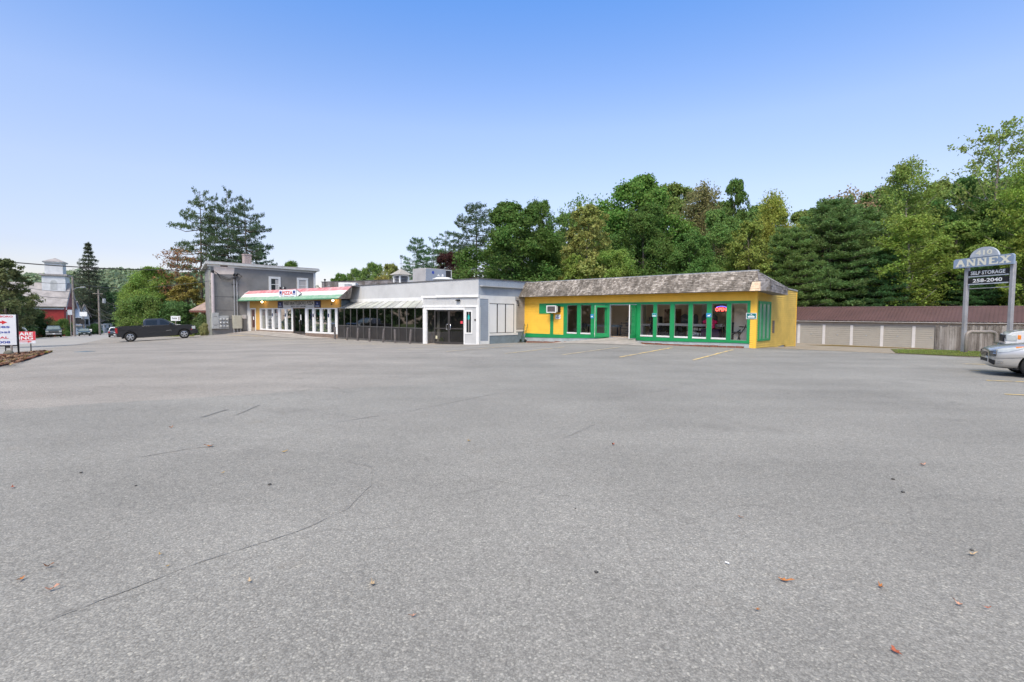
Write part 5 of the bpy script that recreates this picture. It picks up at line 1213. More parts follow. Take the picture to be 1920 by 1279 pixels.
vehicle('sedan_car','dark green sedan behind the oncoming pickup on the street','car',(-83.2,99.5),math.radians(-50),S,carpaint('sedan_green',(.035,.06,.05),.4))
S=carS(H=1.75,suv=True,W=1.85);S['cabmat']=carpaint('suv_roof_white',(.7,.72,.74),.1)
S['bits']=[('taillight',(-2.27,-2.10,.66,.93,.72,1.0),mt['redlamp']),('licence_plate',(-2.27,-2.255,-.17,.17,.72,.84),mt['signwhite']),('rear_bumper',(-2.34,-2.15,-.88,.88,.34,.55),mt['trim']),('roof_rail',(-1.6,-.1,.5,.56,1.76,1.82),mt['trim'])]
vehicle('suv_car','dark grey suv with pale roof driving away beyond the black pickup','car',(-68.4,88.2),math.radians(127),S,carpaint('suv_grey',(.07,.085,.10),.4))
S=carS(H=1.62,suv=True,W=1.82)
S['bits']=[('headlight',(2.02,2.2,.5,.86,.60,.75),mt['lamp']),('side_mirror',(.55,.70,.9,1.06,1.02,1.16),mt['trim'])]
vehicle('white_car','white car on the street partly hidden by the roadside signs','car',(-58.0,59.5),math.radians(-57),S,carpaint('car_white',(.75,.76,.77),.0))
S=pickup(W=2.02)
wv=carpaint('suv_white',(.62,.63,.64),0)
S['bed']=None;S['bev']=.13
S['body']=[(x if not(-2.95<x<-1.05 and z>.99) else x, z if not(x<-1.05 and z>.99) else 1.3) for x,z in S['body']]
S['bits']=[('headlight',(2.56,2.83,.58,1.022,.84,1.06),mt['lamp']),('turn_signal',(2.46,2.555,.84,1.02,.90,1.06),mt['amber']),('front_bumper',(2.75,3.0,-.98,.98,.42,.72),mt['chrome']),('grille',(2.78,2.875,-.56,.56,.80,1.04),mt['trim']),('side_mirror',(.88,1.04,1.0,1.26,1.28,1.48),mt['trim'])]
HD=math.radians(141)
vehicle('white_truck','white truck nose with amber signal behind the silver car at the right edge','truck',(17.35+2.9*.777,18.2-2.9*.629),HD,S,wv)
# silver car, lofted
def silver():
    lab='silver car with its nose pointing left at the right edge of the lot'
    nose=Vector((13.98,15.1));hd=math.radians(147)
    ctr=nose-Vector((math.cos(hd),math.sin(hd)))*2.28
    z0=h(*nose)
    M=Matrix.Translation((*ctr,z0))@Matrix.Rotation(hd,4,'Z')
    e=empty('silver_car',(*ctr,z0),lab,'car')
    #   x, half width, z bottom, z bumper, z shoulder, z hood centre
    ST=[(2.29,.40,.36,.54,.68,.73),(2.27,.58,.30,.52,.71,.765),(2.21,.70,.25,.50,.745,.80),(2.08,.80,.22,.50,.785,.845),(1.85,.845,.21,.52,.83,.885),(1.5,.875,.21,.55,.875,.945),(1.0,.885,.21,.55,.915,1.0),(.2,.89,.21,.55,.94,1.02),(-1.2,.89,.21,.55,.96,1.03),(-1.9,.86,.24,.55,.95,1.0),(-2.2,.76,.32,.55,.88,.94),(-2.28,.5,.4,.55,.75,.82)]
    def prof(x):
        q=[np.interp(-x,[-s[0] for s in ST],[s[i] for s in ST]) for i in range(1,6)]
        w,zb0,zm,zs,zc=q
        return [(0,zb0),(w*.55,zb0),(w*.90,zb0+.03),(w*.985,zb0+.14),(w,zm),(w*.99,(zm+zs)/2),(w*.955,zs-.03),(w*.86,zs+.012),(w*.55,zs+(zc-zs)*.72),(0,zc)]
    def S_(x,v):
        p=prof(x);t=v*(len(p)-1);i=min(int(t),len(p)-2);f=t-i
        return Vector((x,p[i][0]+(p[i+1][0]-p[i][0])*f,p[i][1]+(p[i+1][1]-p[i][1])*f))
    xs=[2.29,2.275,2.25,2.21,2.15,2.08,1.97,1.85,1.7,1.5,1.25,1.0,.6,.2,-.5,-1.2,-1.6,-1.9,-2.1,-2.2,-2.28]
    G=[]
    for x in xs:
        p=prof(x);G.append([(x,-y,z) for y,z in p]+[(x,y,z) for y,z in p[-2:0:-1]])
    mb=MB(M);idx=[[mb.V(q) for q in row] for row in G];m=len(G[0])
    for a in range(len(G)-1):
        for b in range(m): mb.f.append([idx[a][b],idx[a][(b+1)%m],idx[a+1][(b+1)%m],idx[a+1][b]])
    mb.f.append(idx[0][::-1]);mb.f.append(idx[-1])
    sv=carpaint('silver_paint',(.46,.45,.43),.45)
    body=mb.build('body',sv,e,True)
    body.modifiers.new('s','SUBSURF').render_levels=2
    cut=MB(M)
    for x in (1.36,-1.32): cut.lathe([(.001,-2),(.37,-2),(.37,2),(.001,2)],(x,0,.31),'y',28)
    c=cut.build('cutter',None,None);bo=body.modifiers.new('b','BOOLEAN');bo.object=c;bo.operation='DIFFERENCE';bo.solver='FAST'
    body.modifiers['s'].levels=2
    # parent offset: cutter in world coordinates; body world = root loc
    bpy.context.view_layer.update()
    dg=bpy.context.evaluated_depsgraph_get();me=bpy.data.meshes.new_from_object(body.evaluated_get(dg))
    body.modifiers.clear();body.data=me
    for p in me.polygons:p.use_smooth=True
    if hasattr(me,'set_sharp_from_angle'): me.set_sharp_from_angle(angle=.8)
    bpy.data.objects.remove(c)
    def patch(nm,x0,x1,v0,v1,mat,off=.012,n=10,shape=None,sides=(1,-1)):
        for sg in sides:
            mb=MB(M);G=[]
            for i in range(n+1):
                row=[]
                for j in range(n+1):
                    u,w=i/n,j/n
                    if shape:u,w=shape(u,w)
                    x=x0+(x1-x0)*u;v=v0+(v1-v0)*w
                    p=S_(x,v);pu=S_(x-.02,v)-S_(x+.02,v);pv=S_(x,min(1,v+.02))-S_(x,max(0,v-.02));nn=pu.cross(pv).normalized()
                    if nn.y<0 and v<.85:nn=-nn
                    if v>=.85 and nn.z<0:nn=-nn
                    p=p+nn*off;row.append((p.x,sg*p.y,p.z))
                G.append(row)
            mb.grid(G).build(nm,mat,e,True)
    patch('headlight',2.13,1.62,.585,.735,mt['lamp'],shape=lambda u,w:(u,.5+(w-.5)*(1-.55*abs(u-.35)/.65) +.15*(u-.3)))
    patch('turn_signal',1.78,1.60,.66,.74,mt['amber'],.016,shape=lambda u,w:(u,.5+(w-.5)*(1-.6*u)))
    patch('grille',2.272,2.16,.50,.70,mt['trim'],.012)
    for k in range(4): patch('grille_bar',2.275,2.16,.52+k*.045,.535+k*.045,mt['chrome'],.02)
    MB(M).box(2.285,2.305,-.36,.36,.54,.67).build('grille',mt['trim'],e,bevel=.006);MB(M).box(2.285,2.30,-.33,.33,.39,.48).build('lower_grille',mt['trim'],e,bevel=.006)
    for k in range(3): MB(M).box(2.305,2.315,-.35,.35,.56+k*.04,.572+k*.04).build('grille_bar',mt['chrome'],e)
    patch('lower_grille',2.275,2.18,.27,.40,mt['trim'],.010)
    patch('fog_light',2.14,2.02,.345,.39,mt['chrome'],.010)
    patch('bumper_seam',2.2,1.5,.452,.462,mt['mullion'],.006)
    patch('licence_plate',2.30,2.275,.40,.47,mt['signpale'],.03,4)
    # cabin
    gh=[(.85,1.0),(.05,1.40),(-.2,1.44),(-1.1,1.42),(-1.9,.98)]
    yy=lambda z:np.interp(z,[.98,1.44],[.80,.58])
    mb=MB(M);a=[mb.V((x,-yy(z),z)) for x,z in gh];b=[mb.V((x,yy(z),z)) for x,z in gh];n=len(gh);mb.f=[a,b[::-1]]+[[a[k],a[(k+1)%n],b[(k+1)%n],b[k]] for k in range(n)]
    mb.build('cabin',sv,e,bevel=.05)
    d=Vector((-.8,0,.4));nrm=Vector((.4,0,.8)).normalized()
    q=[Vector((.85,0,1.0))+d*t for t in (.08,.92)]
    MB(M).prism([Vector((q[0].x,-.68,q[0].z))+nrm*.004,Vector((q[0].x,.68,q[0].z))+nrm*.004,Vector((q[1].x,.52,q[1].z))+nrm*.004,Vector((q[1].x,-.52,q[1].z))+nrm*.004],nrm*.008).build('windscreen',mt['carglasspale'],e)
    for sg in (-1,1):
        MB(M).prism([(x,sg*(yy(z)+.004),z) for x,z in ((.5,1.06),(.0,1.36),(-.5,1.38),(-.5,1.06))],(0,sg*.006,0)).build('side_window',mt['carglass'],e)
        MB(M).prism([(x,sg*(yy(z)+.004),z) for x,z in ((-.58,1.06),(-.58,1.38),(-1.05,1.37),(-1.55,1.06))],(0,sg*.006,0)).build('side_window',mt['carglass'],e)
        MB(M).box(.45,.62,*sorted((sg*.86,sg*1.02)),.98,1.12).build('side_mirror',sv,e,bevel=.03)
    for x in (1.36,-1.32):
        for sg in (-1,1):
            R=.315;c_=(x,sg*.76,R)
            w=MB(M).lathe([(R*.62,-.10),(R*.95,-.10),(R,-.06),(R,.06),(R*.95,.10),(R*.62,.10)],c_,'y',30).build('wheel',mt['tyre'],e,True)
            mb=MB(M);o=sg*.10;mb.lathe([(R*.6,o-sg*.05),(R*.64,o),(R*.56,o+sg*.005),(R*.54,o-sg*.03)],c_,'y',24,True)
            for k in range(7):
                t=2*PI*k/7;u=Vector((math.cos(t),0,math.sin(t)));v=Vector((-u.z,0,u.x));cc=Vector(c_)+Vector((0,o-sg*.02,0))
                mb.prism([cc+u*R*.1-v*R*.07,cc+u*R*.58-v*R*.08,cc+u*R*.58+v*R*.08,cc+u*R*.1+v*R*.07],(0,sg*.02,0))
            mb.build('rim',mt['rim'],w);MB(M).lathe([(.01,-.09),(R*.63,-.09),(R*.63,.03),(.01,.03)],(x,sg*.74,R),'y',20).build('wheel_well_disc',mt['trim'],w)
    MB(M).box(-1.8,1.8,-.70,.70,.20,.5).build('underbody',mt['trim'],e)
silver()

# ================================================================== CHURCH AND FAR HOUSES
def X(px,D): return (px-960)/960*D
cc=(X(121,110),110.0)
tS=Vector((-.866,-.5));tF=Vector((-.5,.866))
Cs=frame(cc,tS,(.5,-.866));Cf=frame(cc,tF,(.866,.5))
ch=empty('church',(*cc,-3),'red church with white two tier belfry beyond the street','church')
mb=MB()
L,Wd=20,9.4
c0=Vector(cc);c1=c0+tS*L;c2=c1+tF*Wd;c3=c0+tF*Wd
mb.prism([(*q,-4.5) for q in (c0,c1,c2,c3)],(0,0,7.25));mb.build('wall',mt['churchred'],ch)
ze,zr=2.75,7.7
def roofpt(s,w,z): q=c0+tS*s+tF*w;return (q.x,q.y,z)
mb=MB();mb.poly([roofpt(-.5,-.5,ze-.25),roofpt(L+.5,-.5,ze-.25),roofpt(L+.5,Wd/2,zr),roofpt(-.5,Wd/2,zr)]);mb.poly([roofpt(-.5,Wd+.5,ze-.25),roofpt(L+.5,Wd+.5,ze-.25),roofpt(L+.5,Wd/2,zr),roofpt(-.5,Wd/2,zr)])
rf=mb.build('roof',mt['slate'],ch,rec=False);sm=rf.modifiers.new('s','SOLIDIFY');sm.thickness=.25
mb=MB();mb.prism([roofpt(.02,0,ze-.05),roofpt(.02,Wd,ze-.05),roofpt(.02,Wd/2,zr-.15)],(-.05*tS.x,-.05*tS.y,0));mb.build('gable',paint('gable_shingle',(.28,.12,.13),.8,.15,2),ch)
mb=MB()
for w0,z_0,w1,z_1 in ((-.5,ze-.3,Wd/2,zr-.05),(Wd+.5,ze-.3,Wd/2,zr-.05)):
    a,b=Vector(roofpt(-.52,w0,z_0)),Vector(roofpt(-.52,w1,z_1));mb.prism([a,b,b-Vector((0,0,.45)),a-Vector((0,0,.45))],(tS.x*.12,tS.y*.12,0))
mb.box(0,0,0,0,0,0) if 0 else None
mb.build('gable_trim',paint('trim_grey',(.5,.48,.52),.7),ch)
mb=MB();a,b=Vector(roofpt(-.06,-.1,ze-.65)),Vector(roofpt(L,-.1,ze-.65));mb.prism([a,b,b+Vector((0,0,.4)),a+Vector((0,0,.4))],(tF.x*-.08,tF.y*-.08,0));mb.build('eave_board',mt['housewhite'],ch)
for s in (1.6,4.7,7.6):
    w=MB(Cf).box(s,s+.9,.003,.08,-1.8,1.6).build('window',mt['housewhite'],ch);MB(Cf).box(s+.15,s+.75,.081,.09,-1.65,1.45).build('pane',mt['windowdark'],w)
w=MB(Cf).box(4.0,5.8,.003,.1,-4.4,-1.95).build('door',mt['housewhite'],ch)
for s in (3.5,7.5,11.5):
    w=MB(Cs).box(s,s+1.1,.003,.08,-1.8,1.6).build('window',mt['housewhite'],ch);MB(Cs).box(s+.15,s+.95,.081,.09,-1.65,1.45).build('pane',mt['windowdark'],w)
# belfry: square tiers centred on the ridge
tc=c0+tS*2.1+tF*(Wd/2)
def tier(name,hw,z0,z1,mat,par):
    mb=MB();mb.prism([(*(tc+tS*a*hw+tF*b*hw),z0) for a,b in ((-1,-1),(1,-1),(1,1),(-1,1))],(0,0,z1-z0));return mb.build(name,mat,par)
wt=paint('belfry_white',(.62,.64,.66),.7,.1,1)
bf=tier('belfry_base',1.95,4.5,9.4,wt,ch);tier('belfry_cornice',2.3,9.4,9.75,mt['slate'],bf)
tier('belfry_top',1.5,9.75,12.2,wt,bf);tier('belfry_top_cornice',1.8,12.2,12.4,wt,bf)
mb=MB();q=[(*(tc+tS*a*1.9+tF*b*1.9),12.4) for a,b in ((-1,-1),(1,-1),(1,1),(-1,1))]
for k in range(4): mb.poly([q[k],q[(k+1)%4],(*tc,13.35)])
mb.poly(q[::-1]);mb.build('belfry_roof',mt['slate'],bf)
Tm=frame(tc,tS,(.5,-.866))
pts=[(-.55,1.953,6.3),(.55,1.953,6.3)]+[(.55*math.cos(t),1.953,7.9+.55*math.sin(t)) for t in np.linspace(0,PI,8)]
MB(Tm).prism(pts,(0,.03,0)).build('louvre',paint('louvre_grey',(.45,.47,.48),.7),bf)
def gablehouse(name,px0,px1,D,zt,zw,zbase,mat,label,depth=9,rot=0):
    xa,xb=X(px0,D),X(px1,D);e=empty(name,((xa+xb)/2,D,zbase),label,'house')
    M=Matrix.Translation(((xa+xb)/2,D,0))@Matrix.Rotation(rot,4,'Z');w=(xb-xa)/2
    mb=MB(M);mb.prism([(-w,0,zbase),(w,0,zbase),(w,0,zw),(0,0,zt),(-w,0,zw)],(0,depth,0));mb.build('wall',mat,e)
    for sg in (-1,1):
        mb=MB(M);mb.prism([(sg*(w+.4),-.4,zw-.35),(0,-.4,zt+.05),(0,-.4,zt+.3),(sg*(w+.4),-.4,zw-.05)],(0,depth+.8,0));mb.build('roof_slope',mt['slate'],e)
    for x_ in (-.45,.45):
        f=MB(M).box(x_*w-.45,x_*w+.45,-.06,-.003,zw-2.3,zw-.6).build('window',mt['housewhite'],e);MB(M).box(x_*w-.33,x_*w+.33,-.08,-.061,zw-2.2,zw-.7).build('pane',mt['windowdark'],f)
    return e,M,w
e,M,w=gablehouse('blue_house',141,152,128,4.1,.8,-4.6,mt['houseblue'],'pale blue gabled house between the church and the white gabled house',10,.72)
MB(M).box(-w,w,-1.8,-.1,-1.9,-1.7).build('porch_roof',mt['slate'],e)
e,M,w=gablehouse('white_house',153,166,134,3.4,.4,-4.6,mt['housewhite'],'whitish gabled house with grey roof right of the pale blue house',10,.72)
MB(M).box(-w,w+3,-2,-.1,-1.9,-1.7).build('porch_roof',mt['slate'],e)
for x_ in (-w+.1,0,w,w+2.8): MB(M).box(x_-.08,x_+.08,-1.95,-1.8,-4.6,-1.9).build('porch_post',mt['housewhite'],e)
x0,x1=X(164,138),X(184,138);e=empty('low_white_building',((x0+x1)/2,138,-4.4),'low white porch building right of the gabled houses','building')
mb=MB();mb.box(x0,x1,138,143,-4.6,-1.6);mb.build('wall',mt['housewhite'],e);mb=MB();mb.prism([(x0-.4,137.4,-1.7),(x1+.4,137.4,-1.7),(x1+.4,141,-.4),(x0-.4,141,-.4)],(0,0,.15));mb.build('roof',mt['slate'],e)
for k in range(4): MB().box(x0+.4+k*.75,x0+.9+k*.75,137.95,137.997,-3.6,-2.1).build('window',mt['windowdark'],e)
# porch roof left of the grey house
px=-36.6;e=empty('brown_roofed_house',(px,62,-1),'small house with tan shingle roof partly behind the grey house','house')
xa=X(360,62)
mb=MB();mb.poly([(xa,61.4,1.88),(xa+7,61.4,1.98),(xa+7,64.5,4.6),(xa+3.0,64.5,4.4)]);r_=mb.build('roof',mt['shingle'],e,rec=False);sm=r_.modifiers.new('s','SOLIDIFY');sm.thickness=.2
mb=MB();mb.box(xa+1.0,xa+7,62.4,66,-2,1.85);mb.build('wall',paint('house_dark',(.06,.05,.045),.8),e)
mb=MB();mb.box(xa+.1,xa+6.8,61.35,61.42,1.66,1.86);mb.build('eave_board',paint('eave_brown',(.15,.06,.05),.7),e)
x=X(374.5,61.9);MB().lathe([(.01,-.11),(.12,-.03),(.12,.05),(.01,.11)],(x,61.9,1.65-(581-585.6)/960*61.9),'z',10).build('porch_light',mt['bulb'],e,True)

# ================================================================== POLES AND WIRES
def pole(px,D,ytop,label,arms=(),trans=None,rad=.16,lamp=False,lean=0):
    x=X(px,D);zt=1.65+(590+.007*(px-960)-ytop)/960*D;zg=h(x,D)
    e=empty('utility_pole',(x,D,zg),label,'utility pole','utility poles along the street')
    MB().tube([(x+lean,D,zg-.3),(x,D,zt)],[rad,rad*.7],10).build('pole',mt['pole'],e)
    for dz in arms: MB().box(x-1.1,x+1.1,D-.22,D-.1,zt-dz-.06,zt-dz+.06).build('crossarm',mt['pole'],e)
    if trans:
        MB().lathe([(.05,-.5),(.3,-.45),(.3,.45),(.05,.5)],(x+trans[0],D-.1,zt-trans[1]),'z',14).build('transformer',mt['steel'],e)
        MB().box(min(x,x+trans[0]),max(x,x+trans[0]),D-.16,D-.04,zt-trans[1]-.05,zt-trans[1]+.05).build('bracket',mt['dark'],e)
    return x,zt,e
p1=pole(139,96,519,'tall utility pole with street lamp beside the red church',rad=.22)
p2=pole(186.5,108,543,'utility pole with transformer right of the low white building',(.9,),(1.2,2.4),.20)
p3=pole(231,150,560,'slim utility pole behind the black pickup',(1.2,2.6),None,.16)
p4=pole(214,165,560,'utility pole with white transformer at the far end of the street',(1.5,),(.5,3.2),.16)
p5=pole(243,175,571,'farthest utility pole near the green bush',(1.4,),None,.16)
x,zt,e=p1
zl=1.65+(584-539)/960*96
MB().tube([(x,95.9,zl-.5),(x+1.0,95.6,zl-.1),(x+2.2,95.3,zl)],.06,8).build('lamp_arm',mt['steel'],e)
MB().box(x+2.1,x+2.95,95.1,95.45,zl-.08,zl+.1).build('street_lamp',mt['steel'],e,bevel=.05)
def wire(a,b,sag,label,r=.03):
    a,b=Vector(a),Vector(b);n=24
    P_=[a.lerp(b,k/n)-Vector((0,0,sag*4*(k/n)*(1-k/n))) for k in range(n+1)]
    e=MB().tube(P_,r,5,False).build('overhead_wire',mt['dark'],None);solo(e,label,'wire','overhead wires along the street')
def at(px,y,D): return (X(px,D),D,1.65+(590+.007*(px-960)-y)/960*D)
wire(at(-60,484,40),at(396,506,51),.35,'thick service wire crossing from the left edge to the grey house',.045)
wire(at(-60,505,60),(p1[0],96,p1[1]-1.2),.6,'upper wire from the left edge to the street lamp pole',.035)
wire(at(-60,510,62),(p1[0],96,p1[1]-2.8),.7,'middle wire from the left edge to the street lamp pole',.035)
wire(at(-60,522,62),(p1[0],96,p1[1]-4.0),.7,'lowest wire from the left edge to the street lamp pole',.045)
wire((p1[0],96,p1[1]-.6),(p2[0],108,p2[1]-.9),.4,'highest wire between the lamp pole and the transformer pole',.03)
wire((p1[0],96,p1[1]-4),(p2[0],108,p2[1]-5.6),.8,'lowest wire between the lamp pole and the transformer pole',.05)
wire((p1[0],96,p1[1]-2.8),(p2[0],108,p2[1]-4.6),.8,'middle wire between the lamp pole and the transformer pole',.04)
wire((p2[0],108,p2[1]-.9),(p3[0],150,p3[1]-1.2),1.5,'upper wire between the transformer pole and the slim pole',.05)
wire((p2[0],108,p2[1]-4.8),(p3[0],150,p3[1]-4.2),1.6,'lower wire between the transformer pole and the slim pole',.06)
wire((p2[0],108,p2[1]-3.8),(p3[0],150,p3[1]-2.6),1.5,'middle wire between the transformer pole and the slim pole',.05)
wire((p1[0],96,p1[1]-1.2),at(396,527,51.2),.8,'thin high wire from the lamp pole to the grey house',.02)
# street signs
for px,D,yt,wd,hg,mat,lab in ((132,92,581,.8,.9,'signpale','pale square street sign before the church front'),(157,105,585,1.5,.9,'signwhite','wide white sign board on a post below the gabled houses'),(169.5,100,617,.5,.5,'signwhite','small white sign low on the green verge')):
    x=X(px,D);zg=h(x,D);zt=at(px,yt,D)[2]
    e=empty('street_sign',(x,D,zg),lab,'sign')
    MB().box(x-.05,x+.05,D,D+.08,zg-.2,zt).build('post',mt['pole'],e);MB().box(x-wd/2,x+wd/2,D-.05,D-.003,zt-hg,zt).build('board',mt[mat],e)
    if wd>1: MB().lathe([(.001,0),(.55,0),(.55,.05)],(x-.3,D-.06,zt-2.0),'y',14).build('oval_board',mt['dark'],e)
# ================================================================== TREES
def mesh_quads(name,V,mat):
    "V: (n,4,3) separate quads"
    n=len(V);me=bpy.data.meshes.new(name)
    me.vertices.add(n*4);me.vertices.foreach_set('co',V.reshape(-1).astype(np.float32))
    me.loops.add(n*4);me.loops.foreach_set('vertex_index',np.arange(n*4,dtype=np.int32))
    me.polygons.add(n);me.polygons.foreach_set('loop_start',np.arange(0,n*4,4,dtype=np.int32))
    try: me.polygons.foreach_set('loop_total',np.full(n,4,dtype=np.int32))
    except Exception: pass
    me.update(calc_edges=True);me.validate();me.materials.append(mat);return me
def nrmz(a): return a/np.maximum(np.linalg.norm(a,axis=-1,keepdims=True),1e-9)
def leaves(C,Nn,a,b,rng):
    "diamond leaf quads at C with normals Nn, half length a, half width b"
    r=nrmz(rng.normal(size=C.shape));u=nrmz(np.cross(Nn,r));v=np.cross(Nn,u)
    k=rng.uniform(.6,1.3,size=(len(C),1))
    return np.stack([C-u*a*k,C-v*b*k,C+u*a*k,C+v*b*k],1)
def tree_trunk(H,r0,limbs,rng,lean=.02):
    mb=MB();n=8;ph=rng.uniform(0,6)
    P_=[Vector((math.sin(ph+k*.8)*lean*H*k/n,math.cos(ph+k*.7)*lean*H*k/n,H*k/n)) for k in range(n+1)]
    P_[0].z=-.6
    mb.tube(P_,[r0*(1-.88*(k/n)) for k in range(n+1)],8)
    for (z,tip,r) in limbs:
        k=min(int(z/H*n),n-1);f=z/H*n-k;b=P_[k].lerp(P_[k+1],f);t=Vector(tip);m=b.lerp(t,.5)+Vector((0,0,-.06*(t-b).length+.3*rng.uniform(-1,1)))
        mb.tube([b,m,t],[r,r*.65,r*.2],5)
    return mb
PROTO={}
def broad(key,seed,H=18,R=6,zb=.08,nl=26,nc=26,nleaf=80,leaf=.155,shape=.8,lobe=.36,fill=1.0,topn=0):
    rng=np.random.default_rng(seed);L=[];limbs=[]
    for k in range(nl):
        u=(k+rng.uniform(.1,.9))/nl;u=zb+(1-zb)*u
        uu=(u-zb)/(1-zb);rp=R*max(.12,math.sin(PI*min(.98,max(.03,uu**shape)))**.65)
        a=k*2.399+rng.uniform(-.5,.5);rr_=rp*rng.uniform(.35,.86);rl=R*lobe*rng.uniform(.7,1.25)*(1-.45*uu**3)
        c=np.array([rr_*math.cos(a),rr_*math.sin(a),min(u*H,H-rl*.75)])
        d=nrmz(rng.normal(size=(nc,3))+np.array([0,0,.35])+.5*np.array([math.cos(a),math.sin(a),0]))
        cl=c+d*rl*rng.uniform(.62,1.08,size=(nc,1))*np.array([1,1,.82])
        for j in range(nc):
            if rng.random()>fill: continue
            m=nleaf;p=cl[j]+rng.normal(size=(m,3))*rl*.22*np.array([1,1,.7])
            nn=nrmz(d[j]*.8+rng.normal(size=(m,3))*.75+np.array([0,0,.5]))
            L.append(leaves(p,nn,leaf,leaf*.62,rng))
        limbs.append((max(.1,min(.8,u-.16))*H,tuple(c),.05+.012*R*(1-uu)))
    V=np.concatenate(L)
    PROTO[key]=(mesh_quads('crown',V,mt['leaf']),tree_trunk(H*.86,.018*H+.05,limbs,rng),H,R)
def airy(key,seed,H=18,R=4,zb=.12,nb=46,nleaf=66,leaf=.14,up=.8,cl=.6):
    "upswept branches with separate leaf bunches and sky showing through"
    rng=np.random.default_rng(seed);L=[];limbs=[]
    for k in range(nb):
        u=zb+(1-zb)*(k+rng.uniform(0,.9))/nb;uu=(u-zb)/(1-zb);a=k*2.399+rng.uniform(-.5,.5)
        rp=R*max(.14,math.sin(PI*min(.97,uu*.80+.16))**.8)*rng.uniform(.6,1.1);z0=u*H*.93
        tip=np.array([rp*math.cos(a),rp*math.sin(a),min(H,z0+rp*up*rng.uniform(.4,1.2))])
        b=np.array([0,0,z0]);limbs.append((min(z0,H*.84),tuple(tip),.025+.012*R*(1-uu)))
        for f in np.linspace(.3,1.03,7):
            if rng.random()<.12: continue
            c=b+(tip-b)*f+rng.normal(size=3)*cl*.6;m=int(nleaf*rng.uniform(.5,1.4))
            p=c+rng.normal(size=(m,3))*cl*np.array([.62,.62,.45]);nn=nrmz(rng.normal(size=(m,3))+np.array([0,0,.6]))
            L.append(leaves(p,nn,leaf,leaf*.6,rng))
    V=np.concatenate(L);PROTO[key]=(mesh_quads('crown',V,mt['leaf']),tree_trunk(H*.93,.014*H+.03,limbs,rng,.012),H,R)
def pine(key,seed,H=20,R=5,zb=.3,nw=17,per=5,droop=.05,prof='pine',needle=.26,wid=.035,dens=1.0,tuft=11):
    rng=np.random.default_rng(seed);L=[];limbs=[]
    for k in range(nw):
        u=zb+(1-zb)*(k+.3)/nw;uu=(u-zb)/(1-zb)
        if prof=='pine': rp=R*(.38+.66*math.sin(PI*(uu*.72+.16)))*(1-uu**3)**.6
        elif prof=='low': rp=R*(1-uu)**.58*1.0
        else: rp=R*(1-uu)**.92
        for j in range(per):
            if prof=='pine' and rng.random()<.16: continue
            a=k*1.1+j*2*PI/per+rng.uniform(-.35,.35);r=rp*rng.uniform(.62,1.18)+(.06 if prof=='spruce' else .25);z=u*H+rng.uniform(-1,1)*(.34 if prof=='pine' else .13)*H/nw
            d=np.array([math.cos(a),math.sin(a),0]);s=np.array([-d[1],d[0],0])
            tip=np.array([0,0,z])+d*r+np.array([0,0,(-droop+.16*uu)*r*1.2])
            limbs.append((min(z,H*.97),tuple(tip),.02+.012*r))
            nt_=max(4,int(r*2.6*dens))
            for f in np.linspace(.22 if prof!='pine' else .34,1.02,nt_):
                sw=r*.34*(1.05-f)*1.3+.25
                for q in range(3 if r>1.2 else 2):
                    lat=rng.uniform(-1,1)*sw
                    c=np.array([0,0,z])+(tip-np.array([0,0,z]))*f+s*lat+np.array([0,0,rng.normal()*.10+.05-.05*abs(lat)+ (.20 if prof!='spruce' else 0)*f*f])
                    m=tuft;dr=nrmz(d*.9+s*lat*.5+np.array([0,0,.45 if prof!='spruce' else -.05])+rng.normal(size=(m,3))*.65)
                    base=c+rng.normal(size=(m,3))*.10;ln=needle*rng.uniform(.7,1.3,size=(m,1))
                    sd=nrmz(np.cross(dr,rng.normal(size=(m,3))))*wid
                    L.append(np.stack([base-sd*.6,base+dr*ln*.5-sd,base+dr*ln,base+dr*ln*.5+sd],1))
    V=np.concatenate(L);PROTO[key]=(mesh_quads('crown',V,mt['leaf']),tree_trunk(H,.013*H+.05,limbs,rng,.006),H,R)
broad('maple_a',1);broad('maple_b',2,nl=30,R=6.2,shape=.72);broad('maple_c',3,H=17,nl=22,R=5.5,lobe=.42,shape=.95,fill=.9)
broad('ash',4,H=17,R=5,zb=.16,nl=30,nc=17,nleaf=44,lobe=.30,fill=.8,leaf=.19)
broad('bush',5,H=4,R=3.4,zb=.02,nl=16,nc=22,nleaf=44,leaf=.11,lobe=.38,shape=.6)
airy('aspen',6,H=20,R=4.2);airy('poplar',7,H=22,R=5,nb=40,nleaf=30,cl=.5,zb=.25,leaf=.16);airy('bare',8,H=16,R=4.4,nb=40,nleaf=11,cl=.5,leaf=.17,zb=.2)
airy('birch',9,H=18,R=4.4,nb=50,nleaf=70,cl=.7,up=.55)
pine('pine_a',10,zb=.22,nw=15,R=5.2,per=5,wid=.05,needle=.3,dens=.95);pine('pine_b',11,zb=.30,nw=14,R=4.6,per=4,wid=.05,needle=.3,dens=1.1);pine('pine_low',12,H=18,R=7.5,zb=.03,nw=15,per=11,prof='low',droop=.03,dens=1.35,needle=.36,wid=.055,tuft=12)
pine('spruce',13,H=20,R=5.6,zb=.06,nw=24,per=7,prof='spruce',droop=.20,needle=.34,wid=.06,tuft=9);pine('pine_c',14,zb=.35,nw=14,R=5.4,per=5,wid=.05,needle=.3,dens=1.15)
pine('pine_full',15,H=20,R=6,zb=.15,nw=20,per=6,dens=1.1,needle=.32,wid=.045)
trunkmesh={}
